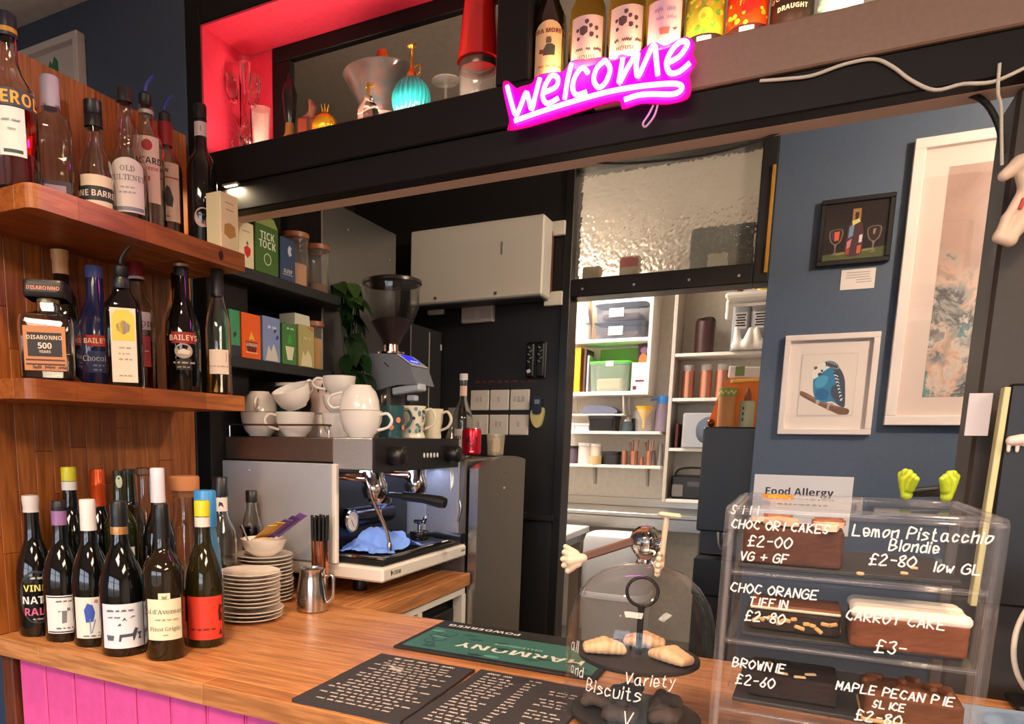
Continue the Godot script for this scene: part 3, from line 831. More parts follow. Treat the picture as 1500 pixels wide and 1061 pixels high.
# ================= kitchen =================
func tub(parent: Node, w: float, h: float, d: float, at: Vector3, body: Material, lid: Material) -> void:
	part(parent, "tub", lathe(P2([0, 0, 0.46, 0, 0.5, h * 0.9, 0.52, h * 0.9, 0.52, h * 0.93]), 28, 7.0, w, d), body, at)
	part(parent, "lid", lathe(P2([0.52, h * 0.93, 0.525, h * 0.95, 0.51, h, 0.0, h]), 28, 7.0, w, d), lid, at)
func build_kitchen() -> void:
	var wh := pm(C(238, 230, 220), 0.5)
	var zb := -4.748
	var zf := -4.5
	# upper cabinet open front
	var t := thing("open_wall_cabinet", "white open wall cabinet with two shelves on the kitchen wall", "cabinet")
	part(t, "side", span(V(-0.835, 1.775, zb), V(-0.815, 2.55, zf), 0.002), wh)
	part(t, "side", span(V(-1.66, 1.775, zb), V(-1.64, 2.55, zf), 0.002), wh)
	part(t, "shelf", span(V(-1.639, 2.085, zb), V(-0.836, 2.105, zf), 0.002), wh)
	part(t, "shelf", span(V(-1.639, 1.775, zb), V(-0.836, 1.797, zf), 0.002), wh)
	part(t, "back", span(V(-1.639, 1.798, zb), V(-0.836, 2.55, zb + 0.008), 0.001), wh)
	var greyp := pane(C(120, 130, 150), 0.55, 0.2)
	for q in 2:
		t = thing("storage_tub", "smoky grey plastic tub with a white label, %s of the pair" % ["lower", "upper"][q], "tub", V(-1.005, 2.1055 + q * 0.104, -4.6), 0, "grey tubs in the wall cabinet")
		tub(t, 0.3, 0.1, 0.2, Vector3.ZERO, greyp, pm(C(70, 76, 88), 0.4))
		part(t, "label_card", box(V(0.085, 0.05, 0.001), 0.0003), pm(C(225, 225, 228), 0.6), V(-0.02, 0.045, 0.1))
		part(t, "contents", box(V(0.22, 0.035, 0.14), 0.01), pm(C(190, 150, 130), 0.8), V(0.0, 0.025, 0))
	t = thing("flour_bag", "tall tan paper bag with a clipped top in the wall cabinet", "bag", V(-1.265, 2.1055, -4.66))
	part(t, "bag", lathe(P2([0, 0, 0.05, 0, 0.052, 0.15, 0.048, 0.25, 0.035, 0.3]), 20, 5.0, 1.0, 0.8), pm(C(215, 180, 140), 0.8))
	t = thing("twist_tied_bag", "clear bag tied at the neck with a pink tag in the wall cabinet", "bag", V(-1.215, 2.1055, -4.545))
	part(t, "bag", lathe(P2([0, 0, 0.035, 0, 0.04, 0.1, 0.012, 0.2, 0.006, 0.24, 0.02, 0.29]), 18), pm(C(205, 190, 180), 0.5))
	part(t, "tag", prism(P2([-0.03, -0.07, 0.03, -0.07, 0.012, 0.05, -0.012, 0.05]), 0, 0.002), pm(C(226, 196, 190), 0.6), V(0.0, 0.17, 0.042))
	# folders and boxes on the lower shelf of the cabinet
	var fol := [[-1.288, 0.022, 0.25, [205, 200, 215], "pale lilac"], [-1.25, 0.036, 0.27, [246, 172, 20], "wide orange yellow"], [-1.205, 0.014, 0.26, [90, 62, 58], "thin dark brown"], [-1.185, 0.01, 0.22, [215, 205, 210], "thin white"]]
	for f in fol: solo("folder", "%s folder standing at the end of the cabinet shelf" % f[4], "folder", box(V(f[1], f[2], 0.18), 0.002), pm(C(f[3][0], f[3][1], f[3][2]), 0.6), V(f[0], 1.7975 + f[2] / 2, -4.62), 0, "folders on the cabinet shelf")
	solo("green_board", "large flat green board leaning at the back of the cabinet shelf", "board", box(V(0.24, 0.27, 0.008), 0.002), pm(C(118, 176, 82), 0.6), V(-1.04, 1.9335, -4.72))
	t = thing("lidded_tub", "clear plastic tub with a bright green lid on the cabinet shelf", "tub", V(-1.055, 1.7975, -4.58))
	tub(t, 0.235, 0.18, 0.14, Vector3.ZERO, pane(C(215, 235, 220), 0.3, 0.15), pm(C(76, 214, 52), 0.4))
	part(t, "label_card", box(V(0.045, 0.03, 0.001), 0.0003), pm(C(235, 240, 235), 0.6), V(0.005, 0.165, 0.075))
	part(t, "contents", box(V(0.15, 0.07, 0.09), 0.012), pm(C(208, 180, 150), 0.8), V(0.0, 0.045, 0))
	t = thing("food_box", "tall dark purple food box with an orange picture in the cabinet", "box", V(-0.877, 1.7975, -4.66))
	part(t, "carton", box(V(0.065, 0.28, 0.1), 0.001), pm(C(70, 40, 66), 0.5), V(0, 0.14, 0))
	part(t, "print", prism(disc_poly(0.026, 0.05, 16), 0, 0.001), pm(C(226, 130, 70), 0.6), V(0, 0.18, 0.05))
	part(t, "print", prism(disc_poly(0.022, 0.02, 14), 0, 0.0015), pm(C(180, 130, 190), 0.6), V(0.004, 0.245, 0.05))
	t = thing("food_box", "white food box with a round stamp standing in the cabinet front", "box", V(-0.88, 1.7975, -4.55))
	part(t, "carton", box(V(0.082, 0.165, 0.06), 0.001), pm(C(232, 226, 222), 0.5), V(0, 0.083, 0))
	part(t, "stamp", lathe(P2([0.016, 0, 0.018, 0, 0.018, 0.001, 0.016, 0.001]), 20), pm(C(170, 165, 165), 0.6), V(0.008, 0.12, 0.03), V(90, 0, 0))
	part(t, "print", box(V(0.05, 0.012, 0.001), 0.0003), pm(C(110, 40, 50), 0.6), V(0.008, 0.06, 0.0305))
	part(t, "print", box(V(0.022, 0.022, 0.001), 0.0003), pm(C(90, 30, 50), 0.6), V(-0.02, 0.02, 0.0305))
	# white wire rack hanging under the cabinet
	t = thing("hanging_rack", "white wire rack hanging under the kitchen wall cabinet", "rack")
	for x in [-1.295, -0.965]: part(t, "wire_loop", tube([V(x, 1.7745, -4.53), V(x + 0.012, 1.66, -4.53), V(x + 0.012, 1.66, -4.7), V(x, 1.7745, -4.7)], 0.006, 6), wh)
	for z in [-4.53, -4.62, -4.7]: part(t, "wire", tube([V(-1.28, 1.66, z), V(-0.955, 1.66, z)], 0.006, 6), wh)
	solo("packet_bundle", "grey blue folded packets lying in the hanging wire rack", "packet", MB.new().add(prism(smooth(P2([-0.09, 0, 0.1, 0.0, 0.11, 0.03, 0.02, 0.055, -0.07, 0.05]), 3, true), -0.06, 0.06)).mesh(), pm(C(120, 124, 150), 0.6), V(-1.12, 1.667, -4.61))
	# lower shelves
	for s in [[1.545, -1.31, -0.735, "upper"], [1.343, -1.6, -0.72, "lower"]]:
		t = thing("kitchen_shelf", "long thin white kitchen wall shelf, the %s of two above the steel worktop" % s[3], "shelf", Vector3.ZERO, 0, "thin white kitchen shelves")
		part(t, "board", span(V(s[1], s[0], zb), V(s[2], s[0] + 0.017, zf), 0.002), wh)
		if s[3] == "lower": for_brackets(t, s[0])
	var sy := 1.5625
	var j := 0
	for q in [[-1.285, 0.036, 0.05, [235, 228, 224]], [-1.2, 0.045, 0.045, [228, 205, 205]]]:
		t = thing("lidded_pot", ["small round white", "small square pinkish white"][j] + " lidded pot on the kitchen shelf", "pot", V(q[0], sy, -4.56))
		part(t, "pot", lathe(P2([0, 0, q[1], 0, q[1], q[2] * 0.75]), 20, 2.0 if j == 0 else 6.0), pm(C(q[3][0], q[3][1], q[3][2]), 0.4))
		part(t, "lid", lathe(P2([q[1] * 1.08, q[2] * 0.76, q[1] * 1.08, q[2], 0, q[2]]), 20, 2.0 if j == 0 else 6.0), pm(C(240, 236, 232), 0.4))
		j += 1
	solo("tray_box", "low wide black tray box on the upper kitchen shelf", "box", lathe(P2([0, 0, 0.5, 0, 0.52, 0.07, 0.54, 0.072, 0.54, 0.092, 0, 0.095]), 24, 8.0, 0.16, 0.15), pm(C(24, 23, 24), 0.4), V(-1.08, sy, -4.59))
	t = thing("squeeze_bottle", "dark grey squeeze bottle with a pale cap on the kitchen shelf", "bottle", V(-0.94, sy, -4.58))
	part(t, "body", lathe(P2([0, 0, 0.035, 0, 0.035, 0.05, 0.02, 0.06]), 18), pm(C(68, 78, 86), 0.4))
	part(t, "cap", lathe(P2([0.02, 0.06, 0.018, 0.07, 0.006, 0.083, 0, 0.084]), 14), pm(C(205, 200, 196), 0.5))
	t = thing("spice_jar", "small black lidded jar beside the squeeze bottle", "jar", V(-0.91, sy, -4.66))
	part(t, "body", lathe(P2([0, 0, 0.022, 0, 0.022, 0.07, 0.018, 0.08]), 16), pm(C(44, 42, 44), 0.3))
	part(t, "lid", lathe(P2([0.023, 0.08, 0.023, 0.12, 0, 0.12]), 16), pm(C(190, 186, 190), 0.4))
	t = thing("measuring_jug", "clear plastic jug holding a yellow funnel on the kitchen shelf", "jug", V(-0.842, sy, -4.57))
	part(t, "jug", lathe(P2([0, 0, 0.045, 0, 0.052, 0.13, 0.055, 0.132]), 22), pane(C(230, 215, 205), 0.2))
	part(t, "funnel", lathe(P2([0.008, 0.02, 0.01, 0.07, 0.05, 0.145, 0.052, 0.15, 0.046, 0.145]), 20), pm(C(242, 186, 44), 0.45))
	t = thing("blue_capped_bottle", "dusky bottle with a bright blue pouring cap at the shelf end", "bottle", V(-0.745, sy, -4.6))
	part(t, "body", lathe(P2([0, 0, 0.04, 0, 0.04, 0.12, 0.03, 0.165]), 20), pm(C(128, 112, 128), 0.25))
	part(t, "cap", lathe(P2([0.032, 0.166, 0.032, 0.2, 0.028, 0.21, 0, 0.21]), 18), pm(C(44, 120, 196), 0.4))
	part(t, "spout", box(V(0.05, 0.012, 0.012), 0.003), pm(C(44, 120, 196), 0.4), V(-0.045, 0.19, 0.01), V(0, 0, 12))
	sy = 1.3605
	var jars := [[-1.33, 0.032, 0.1, [70, 52, 62], [40, 36, 40], "dark plum"], [-1.268, 0.03, 0.11, [96, 80, 96], [30, 28, 30], "black lidded"], [-1.195, 0.042, 0.13, [226, 218, 214], [236, 232, 226], "tall white"], [-1.125, 0.036, 0.125, [224, 206, 190], [236, 230, 224], "clear beige"]]
	for q in jars:
		t = thing("storage_jar", "%s storage jar on the lower kitchen shelf" % q[5], "jar", V(q[0], sy, -4.6), 0, "jars on the lower kitchen shelf")
		part(t, "body", lathe(P2([0, 0, q[1], 0, q[1], q[2] * 0.82, q[1] * 0.9, q[2] * 0.85]), 20), pm(C(q[3][0], q[3][1], q[3][2]), 0.3))
		part(t, "lid", lathe(P2([q[1] * 1.03, q[2] * 0.85, q[1] * 1.03, q[2], 0, q[2]]), 20), pm(C(q[4][0], q[4][1], q[4][2]), 0.4))
	solo("ramekin", "small tan pot in front of the clear jar on the lower shelf", "pot", lathe(P2([0, 0, 0.035, 0, 0.038, 0.05, 0.034, 0.05, 0.0, 0.045]), 20), pm(C(214, 176, 128), 0.6), V(-1.11, sy, -4.53))
	solo("black_tin", "wide black oval tin on the lower kitchen shelf", "tin", lathe(P2([0, 0, 0.5, 0, 0.5, 0.06, 0.52, 0.062, 0.52, 0.078, 0, 0.08]), 24, 4.0, 0.11, 0.1), pm(C(34, 34, 36), 0.4), V(-1.03, sy, -4.6))
	var cup := pm(C(196, 134, 110), 0.28, 0.85)
	j = 0
	for q in [[-0.962, 0.018, 0.085], [-0.905, 0.024, 0.085], [-0.86, 0.013, 0.05], [-0.818, 0.019, 0.088]]:
		t = thing("copper_cup", "copper cup %s on the lower kitchen shelf" % ["beside the black tin", "holding pale brushes", "too short for its neighbours", "holding tall spoons"][j], "cup", V(q[0] + 0.02, sy, -4.56), 0, "copper cups on the kitchen shelf")
		part(t, "cup", lathe(P2([0, 0, q[1] * 0.9, 0, q[1], q[2], q[1] - 0.002, q[2], q[1] * 0.8, 0.004, 0, 0.004]), 18), cup)
		if j == 1 or j == 3:
			for i in 4: part(t, "handle_stick", tube([V(-0.008 + i * 0.005, 0.01, 0), V(-0.026 + i * 0.016, 0.14 + 0.012 * (i % 2), 0.004 * i)], [0.0022, 0.006], 6), pm(C([150, 120, 200, 170][i], [96, 100, 150, 120][i], [80, 90, 130, 110][i]), 0.4))
		j += 1
	for q in 2: solo("steel_beaker", "tapered steel beaker at the end of the lower kitchen shelf, %s" % ["the narrower", "the taller"][q], "beaker", lathe(P2([0, 0, 0.02, 0, 0.013, 0.09 + q * 0.04, 0.011, 0.09 + q * 0.04]), 16), pm(C(140, 132, 128), 0.35, 0.6), V(-0.78 + q * 0.042, sy, -4.58))
	# steel worktop with upstand
	t = thing("steel_worktop", "long stainless steel kitchen worktop with an upstand under the shelves", "worktop")
	var st := rough_mat(C(186, 182, 176), 0.3, 5.0, 0.85)
	part(t, "top", span(V(-2.15, 1.07, zb), V(-0.42, 1.095, -4.3), 0.004), st)
	part(t, "upstand", span(V(-2.15, 1.0955, zb), V(-0.42, 1.15, -4.735), 0.002), st)
	part(t, "apron", span(V(-2.15, 1.0, -4.32), V(-0.42, 1.069, -4.31), 0.002), st)
	for x in [-1.9, -1.15, -0.45]: part(t, "leg", tube([V(x, 0.0, -4.36), V(x, 1.069, -4.36)], 0.018, 10), st)
	part(t, "undershelf", span(V(-2.1, 0.25, -4.7), V(-0.44, 0.27, -4.34), 0.003), pm(C(120, 116, 112), 0.5))
	# right shelf stack
	t = thing("open_shelf_unit", "white open shelf unit beside the wall cabinet in the kitchen", "shelf unit")
	part(t, "side", span(V(-0.7, 1.152, zb), V(-0.68, 2.55, zf), 0.002), rough_mat(C(206, 194, 182), 0.7, 2.0))
	part(t, "side", span(V(-0.18, 1.152, zb), V(-0.16, 2.55, zf), 0.002), rough_mat(C(206, 194, 182), 0.7, 2.0))
	for y in [1.985, 1.735, 1.45, 1.152]: part(t, "shelf", span(V(-0.679, y, zb), V(-0.181, y + 0.018, zf), 0.002), wh)
	t = thing("brown_canister", "tall dark brown canister with a lumpy top on the shelf unit", "canister", V(-0.54, 2.0035, -4.6))
	part(t, "body", lathe(P2([0, 0, 0.052, 0, 0.054, 0.18]), 22), pm(C(72, 42, 42), 0.35))
	part(t, "lid", blob([[V(-0.03, 0.188, 0), V(-0.02, 0.19, 0.01), 0.014, 0.012], [V(0.0, 0.19, 0.0), V(0.03, 0.192, 0), 0.018, 0.016], [V(0.04, 0.184, 0.01), V(0.04, 0.186, 0), 0.012, 0.012], [V(-0.03, 0.182, 0), V(0.03, 0.182, 0), 0.02, 0.02]], 0.004, 0.006), pm(C(38, 20, 20), 0.7))
	j = 0
	for x in [-0.61, -0.515, -0.43]:
		t = thing("copper_canister", "tall copper canister on the middle shelf, %s" % ["with a glass jar behind it", "with a dark open mouth", "half hidden by the orange bag"][j], "canister", V(x, 1.7535, -4.58), 0, "copper canisters on the shelf unit")
		part(t, "body", lathe(P2([0, 0, 0.034, 0, 0.034, 0.155, 0.031, 0.155, 0.031, 0.14, 0.0, 0.14]), 22), cup)
		part(t, "lid_ring", lathe(P2([0.03, 0.156, 0.03, 0.19, 0.027, 0.19, 0.027, 0.156]), 18), pane(C(220, 210, 205), 0.25))
		j += 1
	t = thing("microwave_oven", "small grey microwave oven with a round dark door window", "microwave", V(-0.47, 1.4685, -4.6))
	part(t, "case", box(V(0.28, 0.2, 0.24), 0.008), pm(C(176, 174, 174), 0.35, 0.3), V(0, 0.1005, 0))
	part(t, "door_window", lathe(P2([0, 0, 0.078, 0, 0.076, 0.003, 0.0, 0.004]), 28, 2.4, 1.1, 1.0), pm(C(38, 36, 38), 0.12), V(0.02, 0.1, 0.12), V(90, 0, 0))
	solo("recipe_book", "thin dark red book leaning against the microwave", "book", box(V(0.014, 0.14, 0.15), 0.002), pm(C(96, 40, 40), 0.6), V(-0.645, 1.539, -4.6))
	t = thing("radio", "black portable radio with a carry handle on the lowest shelf", "radio", V(-0.56, 1.1705, -4.6))
	part(t, "case", box(V(0.2, 0.14, 0.12), 0.012), pm(C(26, 24, 24), 0.35), V(0, 0.07, 0))
	part(t, "speaker_grille", prism(rrect(0.06, 0.07, 0.008), 0, 0.003), pm(C(120, 112, 108), 0.5), V(-0.062, 0.05, 0.06))
	part(t, "display", box(V(0.09, 0.03, 0.002), 0.0005), pm(C(70, 66, 62), 0.2), V(0.035, 0.09, 0.0605))
	part(t, "handle", tube(smooth([V(-0.09, 0.13, 0), V(-0.06, 0.175, 0), V(0.06, 0.18, 0), V(0.09, 0.13, 0)], 4), 0.006, 6), pm(C(20, 20, 20), 0.4))
	solo("plastic_lid", "flat grey plastic lid lying beside the radio", "lid", box(V(0.13, 0.012, 0.1), 0.004), pm(C(120, 116, 112), 0.4), V(-0.36, 1.1765, -4.6))
	# wall shelf with canisters at right
	t = thing("rail_shelf", "short white wall shelf with a rounded edge above two grey hooks boards", "shelf", V(-0.27, 2.27, -4.4))
	part(t, "board", box(V(0.3, 0.03, 0.2), 0.012), wh)
	part(t, "strap", box(V(0.02, 0.1, 0.02), 0.006), wh, V(-0.14, -0.06, 0.0))
	solo("olive_jar", "yellow jar standing on the short kitchen wall shelf", "jar", lathe(P2([0, 0, 0.045, 0, 0.045, 0.06, 0.03, 0.08, 0.03, 0.1, 0, 0.1]), 20), pm(C(214, 180, 50), 0.25), V(-0.24, 2.2855, -4.4))
	solo("small_pot", "small brown pot standing on the short kitchen wall shelf", "pot", lathe(P2([0, 0, 0.02, 0, 0.022, 0.04, 0.014, 0.06, 0, 0.062]), 16), pm(C(110, 70, 56), 0.5), V(-0.36, 2.2855, -4.38))
	for q in 2:
		t = thing("printed_canister", "tall grey canister with a dark wording print, %s of the pair" % ["fuller in view", "partly hidden"][q], "canister", V(-0.345 + q * 0.095, 2.0035, -4.5), 0, "printed grey canisters")
		part(t, "body", lathe(P2([0, 0, 0.046, 0, 0.046, 0.23, 0, 0.23]), 24, 5.0), pm(C(146, 146, 150), 0.4))
		part(t, "print_panel", box(V(0.06, 0.085, 0.001), 0.0003), pm(C(205, 200, 198), 0.6), V(0, 0.155, 0.0468))
		for r in 5: part(t, "print_line", box(V(0.05 - 0.01 * (r % 2), 0.008, 0.0008), 0.0002), pm(C(40, 38, 40), 0.6), V(0, 0.185 - r * 0.014, 0.0478))
	solo("white_cloth", "crumpled white cloths heaped in front of the grey canisters", "cloth", blob([[V(-0.05, 0.03, 0), V(-0.06, 0.11, 0), 0.025, 0.012], [V(0, 0.03, 0.01), V(0.01, 0.1, 0), 0.03, 0.014], [V(0.05, 0.03, 0), V(0.04, 0.1, 0.01), 0.025, 0.012], [V(-0.06, 0.02, 0), V(0.08, 0.02, 0), 0.022, 0.022], [V(0.09, 0.03, 0), V(0.095, 0.08, 0), 0.02, 0.01]], 0.006, 0.012), pm(C(232, 224, 214), 0.8), V(-0.3, 2.0035, -4.42))
	# black drinks dispenser with things on top
	t = thing("drinks_dispenser", "tall black drinks dispenser just inside the kitchen doorway", "machine", V(-0.255, 0, -3.36))
	part(t, "stand", box(V(0.2, 0.86, 0.2), 0.004), pm(C(30, 29, 31), 0.5), V(0, 0.43, 0))
	part(t, "base", box(V(0.21, 0.16, 0.22), 0.005), pm(C(22, 23, 26), 0.4), V(0, 0.9405, 0))
	part(t, "body", box(V(0.21, 0.43, 0.22), 0.006), pm(C(24, 25, 30), 0.45), V(0, 1.35, 0))
	part(t, "column", box(V(0.2, 0.11, 0.1), 0.003), pm(C(24, 25, 28), 0.4), V(0, 1.0775, -0.05))
	part(t, "spout", lathe(P2([0.012, 0, 0.024, 0.02, 0.03, 0.06, 0.03, 0.075]), 16), pm(C(190, 190, 195), 0.2, 0.9), V(0, 1.055, 0.05))
	var ty := 1.5665
	t = thing("orange_bag", "bright orange packaging bag slumped on top of the black dispenser", "bag", V(-0.25, ty, -3.37))
	part(t, "bag", prism(smooth(P2([-0.1, 0.0, -0.098, 0.05, -0.07, 0.14, -0.045, 0.19, 0.03, 0.2, 0.098, 0.185, 0.1, 0.1, 0.098, 0.0]), 3, true), -0.04, 0.0), pm(C(250, 128, 20), 0.55))
	part(t, "folded_edge", box(V(0.13, 0.014, 0.03), 0.003), pm(C(252, 190, 70), 0.5), V(0.035, 0.19, 0.005), V(0, 0, 3))
	part(t, "white_flap", box(V(0.13, 0.05, 0.02), 0.006), pm(C(236, 226, 216), 0.7), V(0.02, 0.225, -0.025), V(0, 0, -4))
	part(t, "print_patch", box(V(0.035, 0.04, 0.001), 0.0003), pm(C(120, 140, 70), 0.6), V(0.0, 0.23, -0.0145))
	t = thing("kraft_canister", "brown cardboard canister with a green leafy band on the dispenser", "canister", V(-0.282, ty, -3.3))
	part(t, "tube", lathe(P2([0, 0, 0.034, 0, 0.034, 0.12]), 24), pm(C(196, 130, 76), 0.7))
	part(t, "band", lathe(P2([0.0345, 0.12, 0.0345, 0.155, 0.031, 0.157, 0, 0.157]), 24), pm(C(140, 146, 66), 0.6))
	for i in 8: part(t, "leaf_print", prism(P2([-0.006, 0, 0, -0.006, 0.006, 0, 0, 0.007]), 0, 0.0006), pm(C(226, 206, 120), 0.6), V(sin((i - 3.5) * 0.3) * 0.0346, 0.135 + 0.007 * (i % 2), cos((i - 3.5) * 0.3) * 0.0346), V(0, rad_to_deg((i - 3.5) * 0.3), 0))
	t = thing("cone_topped_tin", "pale green tin with a brown cone cap on the dispenser", "tin", V(-0.207, ty, -3.31))
	part(t, "tin", lathe(P2([0, 0, 0.028, 0, 0.029, 0.1, 0.026, 0.104]), 22), pm(C(176, 176, 140), 0.45))
	part(t, "cap", lathe(P2([0.014, 0.104, 0.013, 0.13, 0.004, 0.155, 0, 0.156]), 16), pm(C(150, 74, 34), 0.5))
	for i in 3: part(t, "mark", box(V(0.006, 0.012, 0.001), 0.0003), pm(C(60, 56, 44), 0.6), V(-0.012, 0.03 + i * 0.022, 0.0262), V(0, -22, 0))
	solo("round_ornament", "small round glossy bronze ball beside the orange bag", "ornament", lathe(P2([0, 0, 0.008, 0.001, 0.014, 0.008, 0.016, 0.016, 0.014, 0.024, 0.008, 0.031, 0, 0.032]), 18), pm(C(120, 62, 24), 0.15, 0.6), V(-0.342, ty, -3.33))
	# prep table leg and white bin at the left of the doorway
	t = thing("prep_table", "steel edged white prep table inside the kitchen doorway", "table")
	part(t, "top", span(V(-1.62, 0.985, -4.15), V(-1.03, 1.02, -3.45), 0.004), pm(C(206, 202, 198), 0.35))
	part(t, "edge_band", span(V(-1.62, 0.945, -4.14), V(-1.04, 0.984, -3.46), 0.002), pm(C(120, 114, 110), 0.35, 0.6))
	for p in [[-1.08, -3.52], [-1.08, -4.08], [-1.58, -3.52], [-1.58, -4.08]]: part(t, "leg", span(V(p[0] - 0.03, 0, p[1] - 0.03), V(p[0] + 0.03, 0.944, p[1] + 0.03), 0.003), pm(C(150, 132, 120), 0.5))
	t = thing("kitchen_bin", "tall white plastic kitchen bin with a swing lid behind the prep table", "bin", V(-1.0, 0, -4.28))
	t.position.z = -4.02
	t.position.x = -0.83
	part(t, "body", lathe(P2([0, 0, 0.15, 0, 0.17, 0.64, 0.175, 0.66]), 26, 4.0), pm(C(220, 220, 222), 0.4))
	part(t, "rim", lathe(P2([0.176, 0.66, 0.182, 0.665, 0.182, 0.69, 0.176, 0.7]), 26, 4.0), pm(C(226, 226, 228), 0.4))
	part(t, "lid", lathe(P2([0.175, 0.7, 0.18, 0.76, 0.175, 0.97, 0.165, 1.0, 0.0, 1.02]), 26, 4.0), pm(C(216, 216, 218), 0.4))
	solo("brown_box", "small brown cardboard box on the floor beside the doorway post", "box", box(V(0.2, 0.5, 0.25), 0.004), pm(C(120, 62, 36), 0.8), V(-0.765, 0.2505, -3.35))
	# things seen through the textured glass
	solo("red_carton", "small carton with a red label standing on the ledge behind the textured glass", "carton", box(V(0.075, 0.085, 0.05), 0.002), pm(C(222, 196, 160), 0.6), V(-0.66, 2.183, -3.09))
	var rc := get_node("red_carton")
	part(rc, "red_label", box(V(0.07, 0.035, 0.001), 0.0003), pm(C(206, 40, 44), 0.5), V(0, 0.02, 0.0255))
	solo("cream_carton", "plain cream carton on the ledge behind the textured glass", "carton", box(V(0.07, 0.06, 0.05), 0.002), pm(C(200, 186, 150), 0.6), V(-0.81, 2.1705, -3.09))
	var gb := solo("box_file", "dark green box file on the ledge behind the textured glass", "box", box(V(0.22, 0.16, 0.05), 0.003), pm(C(48, 74, 66), 0.5), V(-0.325, 2.2205, -3.09))
	part(gb, "label_card", box(V(0.07, 0.045, 0.001), 0.0003), pm(C(222, 226, 210), 0.6), V(-0.01, -0.04, 0.0255))
func for_brackets(t: Node, y: float) -> void:
	for x in [-1.14, -0.82]: part(t, "bracket", prism(P2([0.0, 0.0, 0.02, -0.11, 0.03, -0.11, 0.03, 0.0]), -0.008, 0.008), pm(C(150, 142, 138), 0.5), V(x, y - 0.0005, -4.62), V(0, 70, 0))

# ================= coffee =================
func cup_mesh(r: float, h: float, foot := 0.55) -> ArrayMesh:
	var m := MB.new()
	m.add(lathe(P2([0, 0.003, r * foot - 0.003, 0.003, r * foot - 0.002, 0, r * foot, 0, r * foot + 0.002, 0.004, r * 0.8, h * 0.25, r * 0.95, h * 0.6, r, h, r - 0.003, h + 0.0005, r * 0.91, h * 0.6, r * 0.72, h * 0.25, r * 0.4, 0.008, 0, 0.007]), 32))
	return m.mesh()
func handle_mesh(r: float, h: float, s := 1.0) -> ArrayMesh:
	return tube(smooth([V(r * 0.97, h * 0.86, 0), V(r + 0.018 * s, h * 0.9, 0), V(r + 0.03 * s, h * 0.66, 0), V(r + 0.02 * s, h * 0.4, 0), V(r * 0.84, h * 0.28, 0)], 5), 0.0042, 8)
func cup(called: String, label: String, at: Vector3, turn: float, r: float, h: float, mt: Material, flip := false, tilt := 0.0, group := "", foot := 0.55) -> Node3D:
	var t := thing(called, label, "cup", at, turn, group)
	var b := Basis(Vector3.FORWARD, deg_to_rad(tilt)) * (Basis(Vector3.RIGHT, PI) if flip else Basis())
	var tr := Transform3D(b, V(0, h if flip else 0.0, 0))
	part(t, "bowl", MB.new().add(cup_mesh(r, h, foot), tr).mesh(), mt)
	part(t, "handle", MB.new().add(handle_mesh(r, h), tr).mesh(), mt)
	return t
